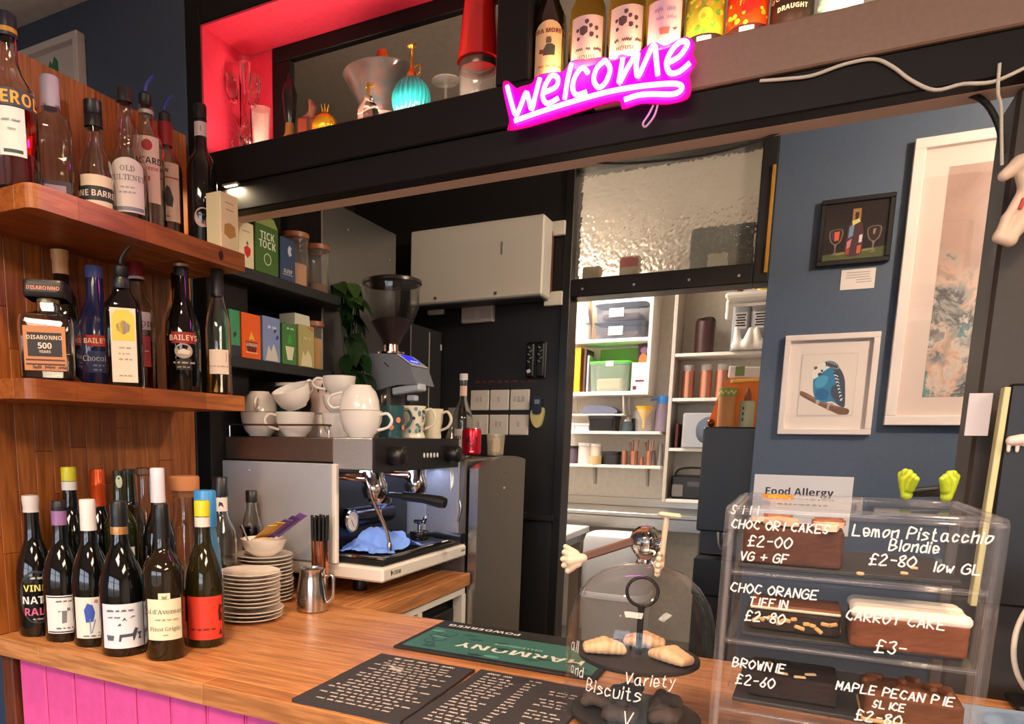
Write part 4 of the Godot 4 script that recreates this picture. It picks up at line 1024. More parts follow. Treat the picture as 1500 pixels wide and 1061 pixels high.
func build_coffee() -> void:
	var base := V(-1.225, 1.07, -1.88)
	var sp := func(a: Vector3, b: Vector3, bev := 0.002) -> ArrayMesh: return span(a - base, b - base, bev)
	var chrome := pm(C(205, 200, 198), 0.09, 1.0)
	var steel := rough_mat(C(176, 172, 168), 0.25, 6.0, 0.95)
	var blk := pm(C(20, 20, 21), 0.35)
	var wht := pm(C(224, 218, 208), 0.35)
	var t := thing("coffee_machine", "two group espresso machine with a white base, steel top and black front", "coffee machine", base)
	for p in [[-1.44, -1.74], [-1.08, -1.74], [-1.44, -2.06], [-1.08, -2.06]]: part(t, "foot", lathe(P2([0, 0.0005, 0.02, 0.0005, 0.022, 0.012, 0.016, 0.055]), 16), blk, V(p[0], 1.07, p[1]) - base)
	var pl := part(t, "plinth", sp.call(V(-1.5, 1.125, -2.15), V(-0.93, 1.164, -1.61), 0.006), wht)
	part(pl, "lettering", letters("CREM", 0.011), pm(C(60, 58, 56), 0.5), V(-0.9295, 1.145, -1.687) - base, V(0, 90, 0))
	part(pl, "logo_mark", prism(P2([0, 0, 0, 0.016, 0.011, 0.008]), 0, 0.0005), pm(C(30, 30, 30), 0.5), V(-0.93, 1.138, -1.653) - base, V(0, 90, 0))
	part(pl, "model_badge", box(V(0.0006, 0.007, 0.028), 0.0002), pm(C(120, 116, 110), 0.5), V(-0.9297, 1.147, -2.125) - base)
	# tray
	part(t, "tray", sp.call(V(-1.14, 1.1645, -2.15), V(-0.942, 1.18, -1.632), 0.003), blk)
	part(t, "tray_rim", sp.call(V(-1.14, 1.1805, -1.642), V(-0.942, 1.19, -1.634), 0.002), chrome)
	part(t, "tray_rim", sp.call(V(-0.95, 1.1805, -2.15), V(-0.942, 1.19, -1.6425), 0.002), chrome)
	for i in 26: part(t, "slat", sp.call(V(-1.13, 1.1805, -1.656 - i * 0.0188), V(-0.952, 1.187, -1.648 - i * 0.0188), 0.0015), pm(C(58, 58, 62), 0.3, 0.6))
	part(t, "back_panel", sp.call(V(-1.5, 1.1645, -2.135), V(-1.141, 1.42, -1.612), 0.003), blk)
	part(t, "cylinder", tube([V(-1.14, 1.27, -1.75) - base, V(-1.14, 1.27, -2.0) - base], 0.03, 16), pm(C(44, 44, 48), 0.2, 0.8))
	# side panels
	for z in [[-1.611, -1.596], [-2.166, -2.151]]: part(t, "side_panel", sp.call(V(-1.52, 1.166, z[0]), V(-1.081, 1.432, z[1]), 0.003), pm(C(186, 190, 196), 0.3, 0.35))
	part(t, "side_trim", sp.call(V(-1.0805, 1.166, -1.611), V(-1.066, 1.432, -1.594), 0.003), wht)
	for x in [-1.36, -1.17]: part(t, "screw", lathe(P2([0.004, 0, 0.003, 0.0015, 0, 0.002]), 10), pm(C(190, 192, 198), 0.3, 0.6), V(x, 1.405, -1.596) - base, V(90, 0, 0))
	part(t, "light_panel", sp.call(V(-1.08, 1.192, -2.166), V(-0.965, 1.43, -2.152), 0.002), rough_mat(C(176, 176, 186), 0.35, 5.0, 0.4))
	# head
	part(t, "head", sp.call(V(-1.483, 1.434, -2.13), V(-1.087, 1.5, -1.6125), 0.003), rough_mat(C(150, 128, 112), 0.28, 6.0, 0.9))  # browner steel than the end: a brown reflection put into the colour
	part(t, "head_end", sp.call(V(-1.0865, 1.418, -2.13), V(-0.966, 1.5, -1.6105), 0.002), rough_mat(C(178, 176, 174), 0.3, 6.0, 0.55))
	var fp := part(t, "front_panel", sp.call(V(-0.9655, 1.412, -2.135), V(-0.9585, 1.502, -1.6095), 0.002), pm(C(34, 33, 34), 0.28, 0.2))
	for z in [-1.7, -2.055]: part(fp, "knob", lathe(P2([0.024, 0, 0.026, 0.004, 0.025, 0.036, 0.021, 0.04, 0.0, 0.041]), 24), blk, V(-0.9583, 1.455, z) - base, V(0, 0, -90))
	part(fp, "button", lathe(P2([0.008, 0, 0.008, 0.003, 0, 0.004]), 14), pm(C(220, 220, 220), 0.3), V(-0.9583, 1.455, -1.765) - base, V(0, 0, -90))
	for i in 5: part(fp, "button", lathe(P2([0.007, 0, 0.007, 0.002, 0, 0.003]), 12, 2.0, 1.0, 0.7), pm(C(225, 225, 225), 0.3), V(-0.9583, 1.453, -1.89 - i * 0.022) - base, V(0, 0, -90))
	part(t, "cup_rail", tube(smooth([V(-1.475, 1.5, -1.62) - base, V(-1.475, 1.527, -1.62) - base, V(-1.465, 1.533, -1.62) - base, V(-1.3, 1.533, -1.62) - base, V(-1.115, 1.533, -1.62) - base, V(-1.105, 1.527, -1.62) - base, V(-1.105, 1.5, -1.62) - base], 3), 0.0028, 8), chrome)
	part(t, "cup_rail_stay", tube([V(-1.45, 1.5, -1.622) - base, V(-1.45, 1.531, -1.622) - base], 0.0026, 8), chrome)
	# groups
	for z in [-1.75, -2.0]:
		var g := part(t, "brew_group", lathe(P2([0, -0.02, 0.03, -0.02, 0.036, 0.0, 0.034, 0.02, 0.026, 0.035, 0.026, 0.06]), 24), chrome, V(-1.04, 1.355, z) - base)
		part(g, "pipe", tube(smooth([V(-0.02, 0.03, 0.02), V(-0.05, 0.035, 0.05), V(-0.08, 0.04, 0.07), V(-0.1, 0.04, 0.1)], 4), 0.008, 8), pm(C(196, 150, 124), 0.15, 1.0))
		part(g, "pipe", tube([V(-0.1, 0.048, 0.12), V(0.03, 0.048, 0.11)], 0.007, 8), pm(C(196, 150, 124), 0.15, 1.0))
	# locked portafilter
	var pf := part(t, "portafilter", lathe(P2([0, -0.03, 0.02, -0.028, 0.034, -0.012, 0.034, 0.004]), 22), chrome, V(-1.04, 1.335, -1.78) - base)
	part(pf, "handle", tube([V(0.03, 0.008, 0), V(0.07, 0.006, 0), V(0.08, 0.006, 0), V(0.14, 0.003, 0), V(0.19, -0.004, 0), V(0.205, -0.006, 0)], [0.008, 0.009, 0.013, 0.0135, 0.017, 0.014], 16), blk)
	part(pf, "spout", tube(smooth([V(0, -0.025, 0), V(0.005, -0.045, 0.01), V(0.012, -0.06, 0.014)], 4), 0.006, 8), chrome)
	# steam wands
	var sw := part(t, "steam_wand", tube(smooth([V(-1.02, 1.41, -1.66) - base, V(-1.0, 1.37, -1.655) - base, V(-0.995, 1.33, -1.67) - base, V(-0.975, 1.26, -1.7) - base, V(-0.968, 1.215, -1.71) - base], 5), 0.0052, 8), chrome)
	part(sw, "nozzle", lathe(P2([0, 0, 0.006, 0.003, 0.008, 0.02, 0.006, 0.026]), 12), chrome, V(-0.968, 1.192, -1.71) - base)
	sw = part(t, "steam_wand", tube(smooth([V(-0.98, 1.42, -2.08) - base, V(-0.955, 1.4, -2.075) - base, V(-0.945, 1.36, -2.06) - base, V(-0.95, 1.34, -2.06) - base], 5), 0.005, 8), pm(C(222, 218, 214), 0.2, 0.6))
	part(sw, "nozzle", tube(smooth([V(-0.86, 1.325, -1.93) - base, V(-0.855, 1.3, -1.93) - base, V(-0.862, 1.262, -1.93) - base], 4), 0.004, 8), chrome)
	# gauge
	var gg := part(t, "pressure_gauge", lathe(P2([0.032, 0, 0.034, 0.006, 0.031, 0.01, 0.028, 0.008, 0.0, 0.008]), 28), chrome, V(-1.1105, 1.267, -1.735) - base, V(0, 0, -90))
	part(gg, "dial_face", lathe(P2([0.027, 0.0083, 0, 0.0086]), 24), pm(C(214, 198, 178), 0.4))
	part(gg, "needle", box(V(0.026, 0.0006, 0.002), 0.0002), pm(C(20, 20, 20), 0.5), V(0.006, 0.0092, 0.002), V(0, 35, 0))
	# LED strip under the head
	part(t, "led_strip", sp.call(V(-1.06, 1.405, -2.13), V(-1.052, 1.4115, -1.7), 0.001), glow(Color(0.82, 0.86, 1.0), 3.0))
	var l := AreaLight3D.new()
	l.name = "work_light"
	l.light_color = Color(0.8, 0.85, 1.0); l.light_energy = 0.06; l.area_size = Vector2(0.02, 0.42); l.area_range = 4.0; l.area_attenuation = 2.0; l.shadow_enabled = true
	t.add_child(l)
	l.position = V(-1.056, 1.402, -1.915) - base
	l.rotation_degrees.x = -90
	# loose portafilter lying on the tray
	t = thing("portafilter", "loose portafilter with a black handle lying on the drip tray", "portafilter", V(-1.035, 1.1875, -2.02))
	part(t, "basket", lathe(P2([0, 0.0, 0.024, 0.0, 0.03, 0.008, 0.031, 0.026, 0.028, 0.026, 0.024, 0.006, 0.0, 0.006]), 22), chrome)
	part(t, "handle", tube([V(0.03, 0.018, 0.005), V(0.055, 0.019, 0.01), V(0.065, 0.02, 0.012), V(0.12, 0.02, 0.025), V(0.165, 0.018, 0.034)], [0.006, 0.008, 0.012, 0.013, 0.0165], 14), blk)
	part(t, "spout", blob([[V(0, 0.03, 0), V(0.0, 0.05, 0.0), 0.007, 0.006], [V(-0.014, 0.055, 0), V(0.014, 0.055, 0), 0.007, 0.007], [V(0.014, 0.055, 0), V(0.02, 0.068, 0), 0.006, 0.007]], 0.002, 0.004), chrome)
	# blue cloth draped on the tray
	rng.seed = 21
	var cm := MB.new()
	var nz := FastNoiseLite.new()
	nz.seed = 4; nz.frequency = 14.0
	var hg := func(i: int, j: int) -> float:
		var x := float(i) / 30.0; var z := float(j) / 24.0
		var ridge := exp(-pow((z - 0.52 - 0.14 * sin(x * 4.0)) * 5.5, 2.0)) * 0.05 + exp(-pow((z - 0.2 - 0.2 * x) * 8.0, 2.0)) * 0.026
		return (ridge + absf(nz.get_noise_2d(x * 0.4, z * 0.4)) * 0.016 + 0.009 * absf(sin((z * 4.3 + x * 2.6 + 0.5 * sin(x * 5.0)) * PI))) * (0.25 + 0.75 * sin(PI * clampf(x, 0.05, 0.95))) + 0.0025
	for j in 25:
		for i in 31:
			var x := float(i) / 30.0; var z := float(j) / 24.0
			var off := 0.012 * sin(i * 0.7) + 0.02 * sin(x * 3.0)
			var d := Vector3((hg.call(i - 1, j) - hg.call(i + 1, j)) / (2 * 0.15 / 30.0), 1.0, (hg.call(i, j - 1) - hg.call(i, j + 1)) / (2 * 0.2 / 24.0)).normalized()
			cm.vert(V((x - 0.5) * 0.155 + 0.01 * sin(j * 0.6), hg.call(i, j), (z - 0.5) * (0.3 - 0.1 * x) + off), d)
	for j in 24:
		for i in 30:
			var a := i + j * 31
			cm.quad(a, a + 1, a + 32, a + 31)
	var clm := pm(C(112, 152, 236), 0.8)
	solo("blue_cloth", "rumpled cornflower blue cleaning cloth on the drip tray", "cloth", cm.mesh(), clm, V(-1.03, 1.1878, -1.8))
	# ---- cups on top ----
	var porc := pm(C(228, 222, 216), 0.12, 0.0, 0.5, 0.4)
	var gname := "white cups on the coffee machine"
	var ty := 1.5015
	cup("coffee_cup", "upright white cup at the wooden shelf end of the cup rail", V(-1.395, ty, -1.69), 150, 0.056, 0.068, porc, false, 0, gname)
	cup("coffee_cup", "upright white cup under a leaning white cup behind the cup rail", V(-1.268, ty, -1.69), 228, 0.056, 0.068, porc, false, 0, gname)
	cup("coffee_cup", "upright white cup at the front corner of the machine with its handle out", V(-1.045, ty, -1.685), 8, 0.058, 0.07, porc, false, 0, gname)
	cup("coffee_cup", "upright white cup tucked behind the corner cup", V(-1.165, ty, -1.76), 120, 0.05, 0.066, porc, false, 0, gname)
	cup("coffee_cup", "upside down white cup on the cup at the shelf end", V(-1.395, ty + 0.0697, -1.69), -60, 0.05, 0.058, porc, true, 0, gname)
	cup("coffee_cup", "white cup leaning sideways on another white cup", V(-1.262, ty + 0.082, -1.69), 75, 0.054, 0.058, porc, false, -24, gname)
	cup("coffee_cup", "upside down white cup with its handle towards the shelves, on the corner cup", V(-1.05, ty + 0.0717, -1.685), 205, 0.055, 0.066, porc, true, 0, gname)
	cup("coffee_cup", "white cup nested over the tucked away cup", V(-1.165, ty + 0.0677, -1.76), 30, 0.048, 0.05, porc, false, 0, gname)
	cup("coffee_cup", "topmost white cup of the nested pair behind the leaning cup", V(-1.165, ty + 0.12, -1.76), 200, 0.047, 0.05, porc, false, 0, gname)
	cup("coffee_cup", "upside down white cup under the teal mug", V(-1.395, ty, -1.83), 40, 0.056, 0.068, porc, true, 0, gname)
	cup("coffee_cup", "upside down white cup under the pink mug", V(-1.28, ty, -1.84), 40, 0.056, 0.068, porc, true, 0, gname)
	cup("coffee_cup", "upright white cup with a teaspoon behind the flowered mug", V(-1.16, ty, -1.94), 40, 0.05, 0.066, porc, false, 0, gname)
	var mug := cup("mug", "teal green mug with a cream rim at the back of the machine top", V(-1.395, ty + 0.0697, -1.83), -20, 0.041, 0.09, pm(C(34, 88, 82), 0.2), false, 0, "", 0.9)
	part(mug, "rim_band", lathe(P2([0.0415, 0.082, 0.0425, 0.0915, 0.0385, 0.092]), 28), pm(C(226, 214, 196), 0.2))
	mug = cup("mug", "pale pink mug with dark leaf marks at the back of the machine top", V(-1.28, ty + 0.0697, -1.84), -5, 0.04, 0.096, pm(C(232, 206, 196), 0.2), false, 0, "", 0.9)
	for i in 7: part(mug, "leaf_print", bend(prism(P2([-0.003, 0, 0, -0.008, 0.003, 0, 0, 0.011]), 0, 0.0004), 0.0405), pm(C(40, 40, 48), 0.5), V(0, 0.066 + 0.012 * (i % 2), 0), V(0, -10 + i * 17, 0))
	mug = cup("mug", "dark teal mug with coral dots behind the corner cup", V(-1.035, ty, -1.83), 60, 0.038, 0.09, pm(C(46, 84, 88), 0.2), false, 0, "", 0.9)
	for i in 4: part(mug, "dot_print", bend(prism(disc_poly(0.008, 0.008, 10), 0, 0.0004), 0.0385), pm(C(222, 132, 104), 0.5), V(0, 0.03 + 0.02 * (i % 2), 0), V(0, -30 + i * 32, 0))
	mug = cup("mug", "cream mug with blue green leaf sprigs on the machine's front edge", V(-1.022, ty, -1.935), 10, 0.041, 0.094, pm(C(228, 220, 198), 0.2), false, 0, "", 0.92)
	var cols := [C(96, 138, 150), C(70, 108, 128), C(150, 168, 130), C(46, 62, 84)]
	for i in 26:
		var a := rng.randf_range(-10, 110)
		part(mug, "leaf_print", bend(prism(disc_poly(rng.randf_range(0.003, 0.006), rng.randf_range(0.004, 0.009), 8), 0, 0.0004), 0.0412), pm(cols[i % 4], 0.5), V(0, rng.randf_range(0.015, 0.085), 0), V(0, a, 0))
	cup("mug", "tall cream cup stacked behind the flowered mug with its handle out", V(-1.012, ty, -2.045), 0, 0.036, 0.09, pm(C(226, 216, 190), 0.2), false, 0, "", 0.8)
	t = thing("teaspoon", "steel teaspoon sticking out of a cup behind the flowered mug", "spoon", V(-1.155, ty + 0.012, -1.93))
	part(t, "stem", tube([V(0, 0, 0), V(0.03, 0.09, 0)], [0.002, 0.003], 6), chrome)
	part(t, "bowl", lathe(P2([0, -0.02, 0.008, -0.01, 0.011, 0.0, 0.008, 0.012, 0, 0.018]), 14, 2.0, 1.0, 0.35), chrome, V(0.036, 0.108, 0), V(0, 0, -18))
	# ---- grinder on the ice machine ----
	t = thing("coffee_grinder", "grey coffee grinder with a blue display and a clear bean hopper", "coffee grinder", V(-1.325, 1.4365, -2.34), 0)
	var gr := pm(C(150, 156, 166), 0.35, 0.25)
	part(t, "base", box(V(0.2, 0.05, 0.16), 0.008), gr, V(0.02, 0.0255, 0))
	part(t, "column", box(V(0.12, 0.22, 0.13), 0.01), pm(C(60, 62, 66), 0.4), V(-0.03, 0.16, 0))
	var hp := P2([-0.12, 0.0, -0.125, 0.09, -0.1, 0.115, 0.05, 0.105, 0.115, 0.062, 0.14, 0.0, 0.06, 0.0, -0.03, -0.02])
	part(t, "head", prism(hp, -0.07, 0.07), gr, V(0.0, 0.25, 0))
	for i in 3: part(t, "vent", box(V(0.03, 0.004, 0.002), 0.0008), pm(C(40, 42, 46), 0.5), V(-0.09, 0.325 - i * 0.016, 0.0705))
	part(t, "logo_mark", box(V(0.024, 0.005, 0.0006), 0.0002), pm(C(70, 72, 76), 0.5), V(0.02, 0.32, 0.0704), V(0, 0, -40))
	var sc := part(t, "display_bezel", box(V(0.004, 0.075, 0.125), 0.002), pm(C(205, 208, 214), 0.35), V(0.087, 0.336, 0), V(0, 0, 56))
	part(sc, "screen", box(V(0.002, 0.05, 0.08), 0.0005), glow(Color(0.12, 0.14, 0.9), 0.9), V(0.0025, 0.004, 0.01))
	for i in 3: part(sc, "screen_digit", box(V(0.001, 0.008, 0.012), 0.0002), glow(Color(0.6, 0.7, 1.0), 1.2), V(0.004, -0.012, 0.03 - i * 0.02))
	part(t, "chute", box(V(0.11, 0.026, 0.06), 0.005), pm(C(206, 212, 222), 0.3), V(0.09, 0.235, 0.03), V(0, 0, 8))
	part(t, "fork", box(V(0.035, 0.02, 0.03), 0.004), pm(C(198, 206, 222), 0.25), V(0.105, 0.205, 0.03))
	part(t, "collar", lathe(P2([0.055, 0, 0.055, 0.006, 0.03, 0.008, 0.028, 0.04]), 26), pm(C(200, 170, 156), 0.12, 1.0), V(0.0, 0.362, 0))
	part(t, "hopper", lathe(P2([0.03, 0.0, 0.036, 0.02, 0.078, 0.085, 0.096, 0.13, 0.1, 0.215]), 40), pane(C(60, 54, 50), 0.22), V(0, 0.392, 0))
	part(t, "beans", lathe(P2([0, 0.003, 0.028, 0.003, 0.034, 0.021, 0.074, 0.083, 0.05, 0.095, 0.02, 0.088, 0, 0.1]), 30), rough_mat(C(56, 30, 22), 0.6, 40.0), V(0, 0.392, 0))
	part(t, "hopper_lid", lathe(P2([0.102, 0.21, 0.106, 0.212, 0.106, 0.222, 0.09, 0.228, 0, 0.228]), 40), pm(C(52, 40, 38), 0.3), V(0, 0.392, 0))
	# ---- things on the ice machine by the grinder ----
	t = thing("red_can", "bright red drinks can with a dark swirl emblem on the steel machine", "can", V(-0.99, 1.4415, -2.31), 25)
	t.position.y = 1.4465
	part(t, "body", lathe(P2([0, 0.001, 0.024, 0.0, 0.033, 0.008, 0.033, 0.082, 0.03, 0.09]), 28), pm(C(196, 20, 48), 0.22, 0.5))
	part(t, "lid", lathe(P2([0.03, 0.09, 0.0295, 0.092, 0.027, 0.09, 0, 0.09]), 24), chrome)
	part(t, "emblem", bend(prism(disc_poly(0.02, 0.02, 20), 0, 0.0004), 0.0333), pm(C(60, 16, 26), 0.3), V(0, 0.048, 0))
	part(t, "emblem_swirl", bend(MB.new().add(hand("S", 0.018, 0.004, 0.3, 0.0)).mesh(), 0.0339), pm(C(206, 60, 84), 0.3), V(0, 0.04, 0))
	part(t, "print", bend(prism(rrect(0.014, 0.004, 0.001), 0, 0.0004), 0.0333), pm(C(236, 220, 220), 0.4), V(0, 0.014, 0))
	t = thing("small_tumbler", "small clear glass tumbler with paper inside beside the red can", "glass", V(-0.945, 1.4465, -2.42))
	part(t, "tumbler", lathe(P2([0, 0.002, 0.028, 0.0, 0.033, 0.075, 0.031, 0.075, 0.027, 0.006, 0, 0.006]), 26), pane(C(220, 205, 180), 0.22))
	part(t, "paper", box(V(0.03, 0.05, 0.02), 0.004), pm(C(206, 186, 140), 0.7), V(0, 0.034, 0), V(0, 30, 0))
	bottle({"n": "syrup_bottle", "l": "clear syrup bottle with a pale label standing on the steel machine", "at": V(-1.065, 1.4365, -2.4), "prof": [0, 0, 0.033, 0, 0.035, 0.004, 0.035, 0.13, 0.032, 0.155, 0.014, 0.2, 0.0135, 0.27], "glass": "clear", "cap": [0.0145, 0.27, 0.0145, 0.292, 0, 0.293], "capc": [216, 206, 196], "labs": [[0.02, 0.1, 0.9, [206, 196, 186], [["MONIN", 0.013, 0.07, [50, 46, 44]]]], [0.215, 0.25, 1.0, [216, 180, 160], []]]})
	t = thing("glass_carafe", "small clear glass carafe behind the cups on the steel machine", "carafe", V(-1.15, 1.4365, -2.5))
	part(t, "flask", lathe(P2([0, 0.001, 0.03, 0.0, 0.032, 0.05, 0.015, 0.1, 0.014, 0.16, 0.02, 0.18]), 24), pane(C(200, 190, 180), 0.15))
	rng.seed = 8
	for i in 5: solo("foil_sweet", "foil wrapped sweet in the little heap beside the syrup bottle", "sweet", lathe(P2([0, 0, 0.008, 0.003, 0.01, 0.008, 0.006, 0.014, 0, 0.015]), 10), pm(C(190, 150, 110), 0.25, 0.7), V(-1.03 + 0.022 * (i % 3), 1.4366, -2.215 - 0.022 * (i / 3)), 0, "sweets beside the syrup bottle")

# ================= bottles =================
func glass_kind(k: String) -> Material:
	match k:
		"clear": return pane(C(225, 222, 215), 0.03)
		"black": return pm(C(11, 11, 10), 0.045, 0.0, 0.5, 0.3)
		"brown": return pm(C(30, 22, 9), 0.045, 0.0, 0.5, 0.3)
		"olive": return pm(C(36, 31, 10), 0.045, 0.0, 0.5, 0.3)
		"green": return pm(C(28, 36, 12), 0.045, 0.0, 0.5, 0.3)
		"blue": return pm(C(26, 34, 74), 0.18, 0.0, 0.5, 0.5)
		"sky": return pane(C(90, 170, 220), 0.45)
		"amber": return solid_glass(C(238, 186, 78), 0.02)
	return pane(C(220, 220, 220), 0.1)
func facing(at: Vector3) -> float:
	return rad_to_deg(atan2(-at.x, -at.z))
func radius_at(prof: Array, y: float) -> float:
	for i in range(prof.size() - 1, 0, -1):
		var a: Vector2 = prof[i - 1]; var b: Vector2 = prof[i]
		if y >= a.y and y <= b.y and b.y > a.y: return lerpf(a.x, b.x, (y - a.y) / (b.y - a.y))
	return 0.03
# spec: n, l, at, prof, glass, e, sx, sz, liq [r g b, level], cap profile, capc, band, labs [[y0, y1, half angle, colour, [[text, high, y, colour]]]]
func bottle(s: Dictionary) -> Node3D:
	var at: Vector3 = s.at
	var t := thing(s.n, s.l, "bottle", at, s.get("turn", facing(at)), s.get("g", ""))
	var pr := P2(s.prof)
	var e: float = s.get("e", 2.0)
	var sx: float = s.get("sx", 1.0); var sz: float = s.get("sz", 1.0)
	var gk: String = s.get("glass", "black")
	if gk == "clear":
		# blown glass with a real wall: outside up, inside down
		var wall := pr.duplicate()
		if wall[0].x > 0.0: wall.push_front(Vector2(0, wall[0].y))
		for i in range(pr.size() - 1, -1, -1):
			var q: Vector2 = pr[i]
			if q.x < 0.004: continue
			wall.append(Vector2(q.x - 0.0024, maxf(q.y, 0.005)))
		wall.append(Vector2(0, 0.005))
		part(t, "glass_body", lathe(wall, 40, e, sx, sz), solid_glass(C(238, 238, 234), 0.05))
	else: part(t, "glass_body", lathe(pr, 36, e, sx, sz), glass_kind(gk))
	if s.has("liq"):
		var lp := [Vector2(0, 0.006)]
		var lev: float = s.liq[1]
		for p in pr:
			if p.y > 0.006 and p.y < lev: lp.append(Vector2(maxf(p.x - 0.003, 0.001), p.y))
			elif p.x > 0.004 and p.y <= 0.006 and lp.size() < 2: lp.append(Vector2(p.x - 0.003, 0.006))
		lp.append(Vector2(maxf(radius_at(pr, lev) - 0.003, 0.001), lev)); lp.append(Vector2(0, lev))
		var c: Array = s.liq[0]
		part(t, "liquid", lathe(lp, 32, e, sx, sz), solid_glass(C(c[0], c[1], c[2]), 0.033))
	if s.has("cap"): part(t, "cap", lathe(P2(s.cap), 26, s.get("cape", 2.0), s.get("capx", 1.0), s.get("capz", 1.0)), pm(C(s.capc[0], s.capc[1], s.capc[2]), s.get("capr", 0.35), s.get("capm", 0.0)))
	if s.has("band"):
		for b in s.band: part(t, "neck_band", lathe(P2(b[0]), 26), pm(C(b[1][0], b[1][1], b[1][2]), 0.35, b[2] if b.size() > 2 else 0.0))
	if s.has("pour"):
		var hh: float = s.pour[0]
		part(t, "pourer", lathe(P2([0.011, hh, 0.014, hh + 0.004, 0.014, hh + 0.022, 0.007, hh + 0.028, 0.004, hh + 0.03]), 18), pm(C(18, 18, 20), 0.4))
		part(t, "pour_spout", tube(smooth([V(0, hh + 0.024, 0), V(0.002, hh + 0.04, 0.002), V(0.012, hh + 0.056, 0.004), V(0.02, hh + 0.064, 0.006)], 4), [0.0055, 0.0053, 0.0051, 0.005, 0.0049, 0.0047, 0.0045, 0.0043, 0.0041, 0.0039, 0.0036, 0.0033, 0.003], 8), pm(C(s.pour[1][0], s.pour[1][1], s.pour[1][2]), 0.4))
	var li := 0
	for lb in s.get("labs", []):
		li += 1
		var flat := e > 2.5
		var rr: float = radius_at(pr, (lb[0] + lb[1]) * 0.5) + 0.0002 + 0.0005 * li
		var c: Array = lb[3]
		var lm := pm(C(c[0], c[1], c[2]), 0.55)
		var lab: MeshInstance3D
		if flat: lab = part(t, "paper_label", box(V(lb[2], lb[1] - lb[0], 0.0008), 0.0003), lm, V(0, (lb[0] + lb[1]) * 0.5, rr * sz + 0.0002))
		elif lb.size() > 5 and str(lb[5]) == "round": lab = part(t, "paper_label", bend(prism(disc_poly(lb[2] * rr, (lb[1] - lb[0]) * 0.5, 26, Vector2(0, (lb[0] + lb[1]) * 0.5)), 0, 0.0003), rr), lm)
		elif lb.size() > 5 and str(lb[5]) == "arch":
			var pts := [Vector2(-lb[2] * rr, lb[0]), Vector2(lb[2] * rr, lb[0])]
			for i in 13: pts.append(Vector2(lb[2] * rr * cos(PI * i / 12), lb[1] - 0.022 + 0.022 * sin(PI * i / 12)))
			lab = part(t, "paper_label", bend(grid_cut(pts), rr), lm)
		else: lab = part(t, "paper_label", wrap_label(rr, lb[0], lb[1], lb[2]), lm)
		for tx in lb[4]:
			var tc: Array = tx[3]
			var src: ArrayMesh
			var dx: float = tx[5] if tx.size() > 5 else 0.0
			if tx[0] is Array:
				src = grid_cut(P2(tx[0]))
				if flat: part(lab, "print", src, pm(C(tc[0], tc[1], tc[2]), 0.5), V(dx, tx[2] - (lb[0] + lb[1]) * 0.5, 0.0006))
				else: part(lab, "print", bend(MB.new().add(src, Transform3D(Basis(), V(dx, tx[2], 0.0004))).mesh(), rr), pm(C(tc[0], tc[1], tc[2]), 0.5))
				continue
			var fnt: Font = serif if tx.size() > 4 and str(tx[4]) == "serif" else sans
			if tx[0].begins_with("~"): src = scribble(tx[1] * (tx[0].length() - 1) * 0.62, tx[1] * 0.8, tx[1] * 0.16)
			else: src = hand(tx[0], tx[1], tx[1] * 0.12, 0.15, 0.12) if tx.size() > 4 and str(tx[4]) == "hand" else letters(tx[0], tx[1], fnt)
			if flat: part(lab, "lettering", src, pm(C(tc[0], tc[1], tc[2]), 0.5), V(dx, tx[2] - (lb[0] + lb[1]) * 0.5, 0.001))
			else: part(lab, "lettering", bend(MB.new().add(src, Transform3D(Basis(), V(dx, tx[2], 0.0007))).mesh(), rr), pm(C(tc[0], tc[1], tc[2]), 0.5))
	return t
func grid_cut(poly: Array) -> ArrayMesh:
	# a flat sheet cut into upright strips so that it bends smoothly
	var lo := 1e9; var hi := -1e9
	for p in poly: lo = minf(lo, p.x); hi = maxf(hi, p.x)
	var m := MB.new()
	var n := 14
	for i in n:
		var a := lerpf(lo, hi, float(i) / n); var b := lerpf(lo, hi, float(i + 1) / n)
		for q in Geometry2D.intersect_polygons(PackedVector2Array(poly), PackedVector2Array([Vector2(a, -9), Vector2(b, -9), Vector2(b, 9), Vector2(a, 9)])):
			var tr := Geometry2D.triangulate_polygon(q)
			for k in range(0, tr.size(), 3): m.poly([V(q[tr[k]].x, q[tr[k]].y, 0), V(q[tr[k + 1]].x, q[tr[k + 1]].y, 0), V(q[tr[k + 2]].x, q[tr[k + 2]].y, 0)], V(0, 0, 1))
	return m.mesh()
func burgundy(h: float, r: float) -> Array:
	return [0, 0.004, r * 0.6, 0.002, r * 0.92, 0.0, r, 0.006, r, h * 0.40, r * 0.97, h * 0.47, r * 0.86, h * 0.55, r * 0.62, h * 0.64, r * 0.45, h * 0.70, 0.0155, h * 0.78, 0.0142, h * 0.9, 0.0142, h * 0.985, 0, h * 0.987]
func bordeaux(h: float, r: float) -> Array:
	return [0, 0.004, r * 0.6, 0.002, r * 0.92, 0.0, r, 0.006, r, h * 0.56, r * 0.96, h * 0.6, r * 0.75, h * 0.655, r * 0.5, h * 0.69, 0.015, h * 0.73, 0.0138, h * 0.86, 0.0138, h * 0.985, 0, h * 0.987]
func capsule(h: float, low: float, r := 0.0152) -> Array:
	return [r + 0.0004, h * low, r, h * 0.9, r, h * 0.99, r - 0.0015, h, 0, h + 0.0002]

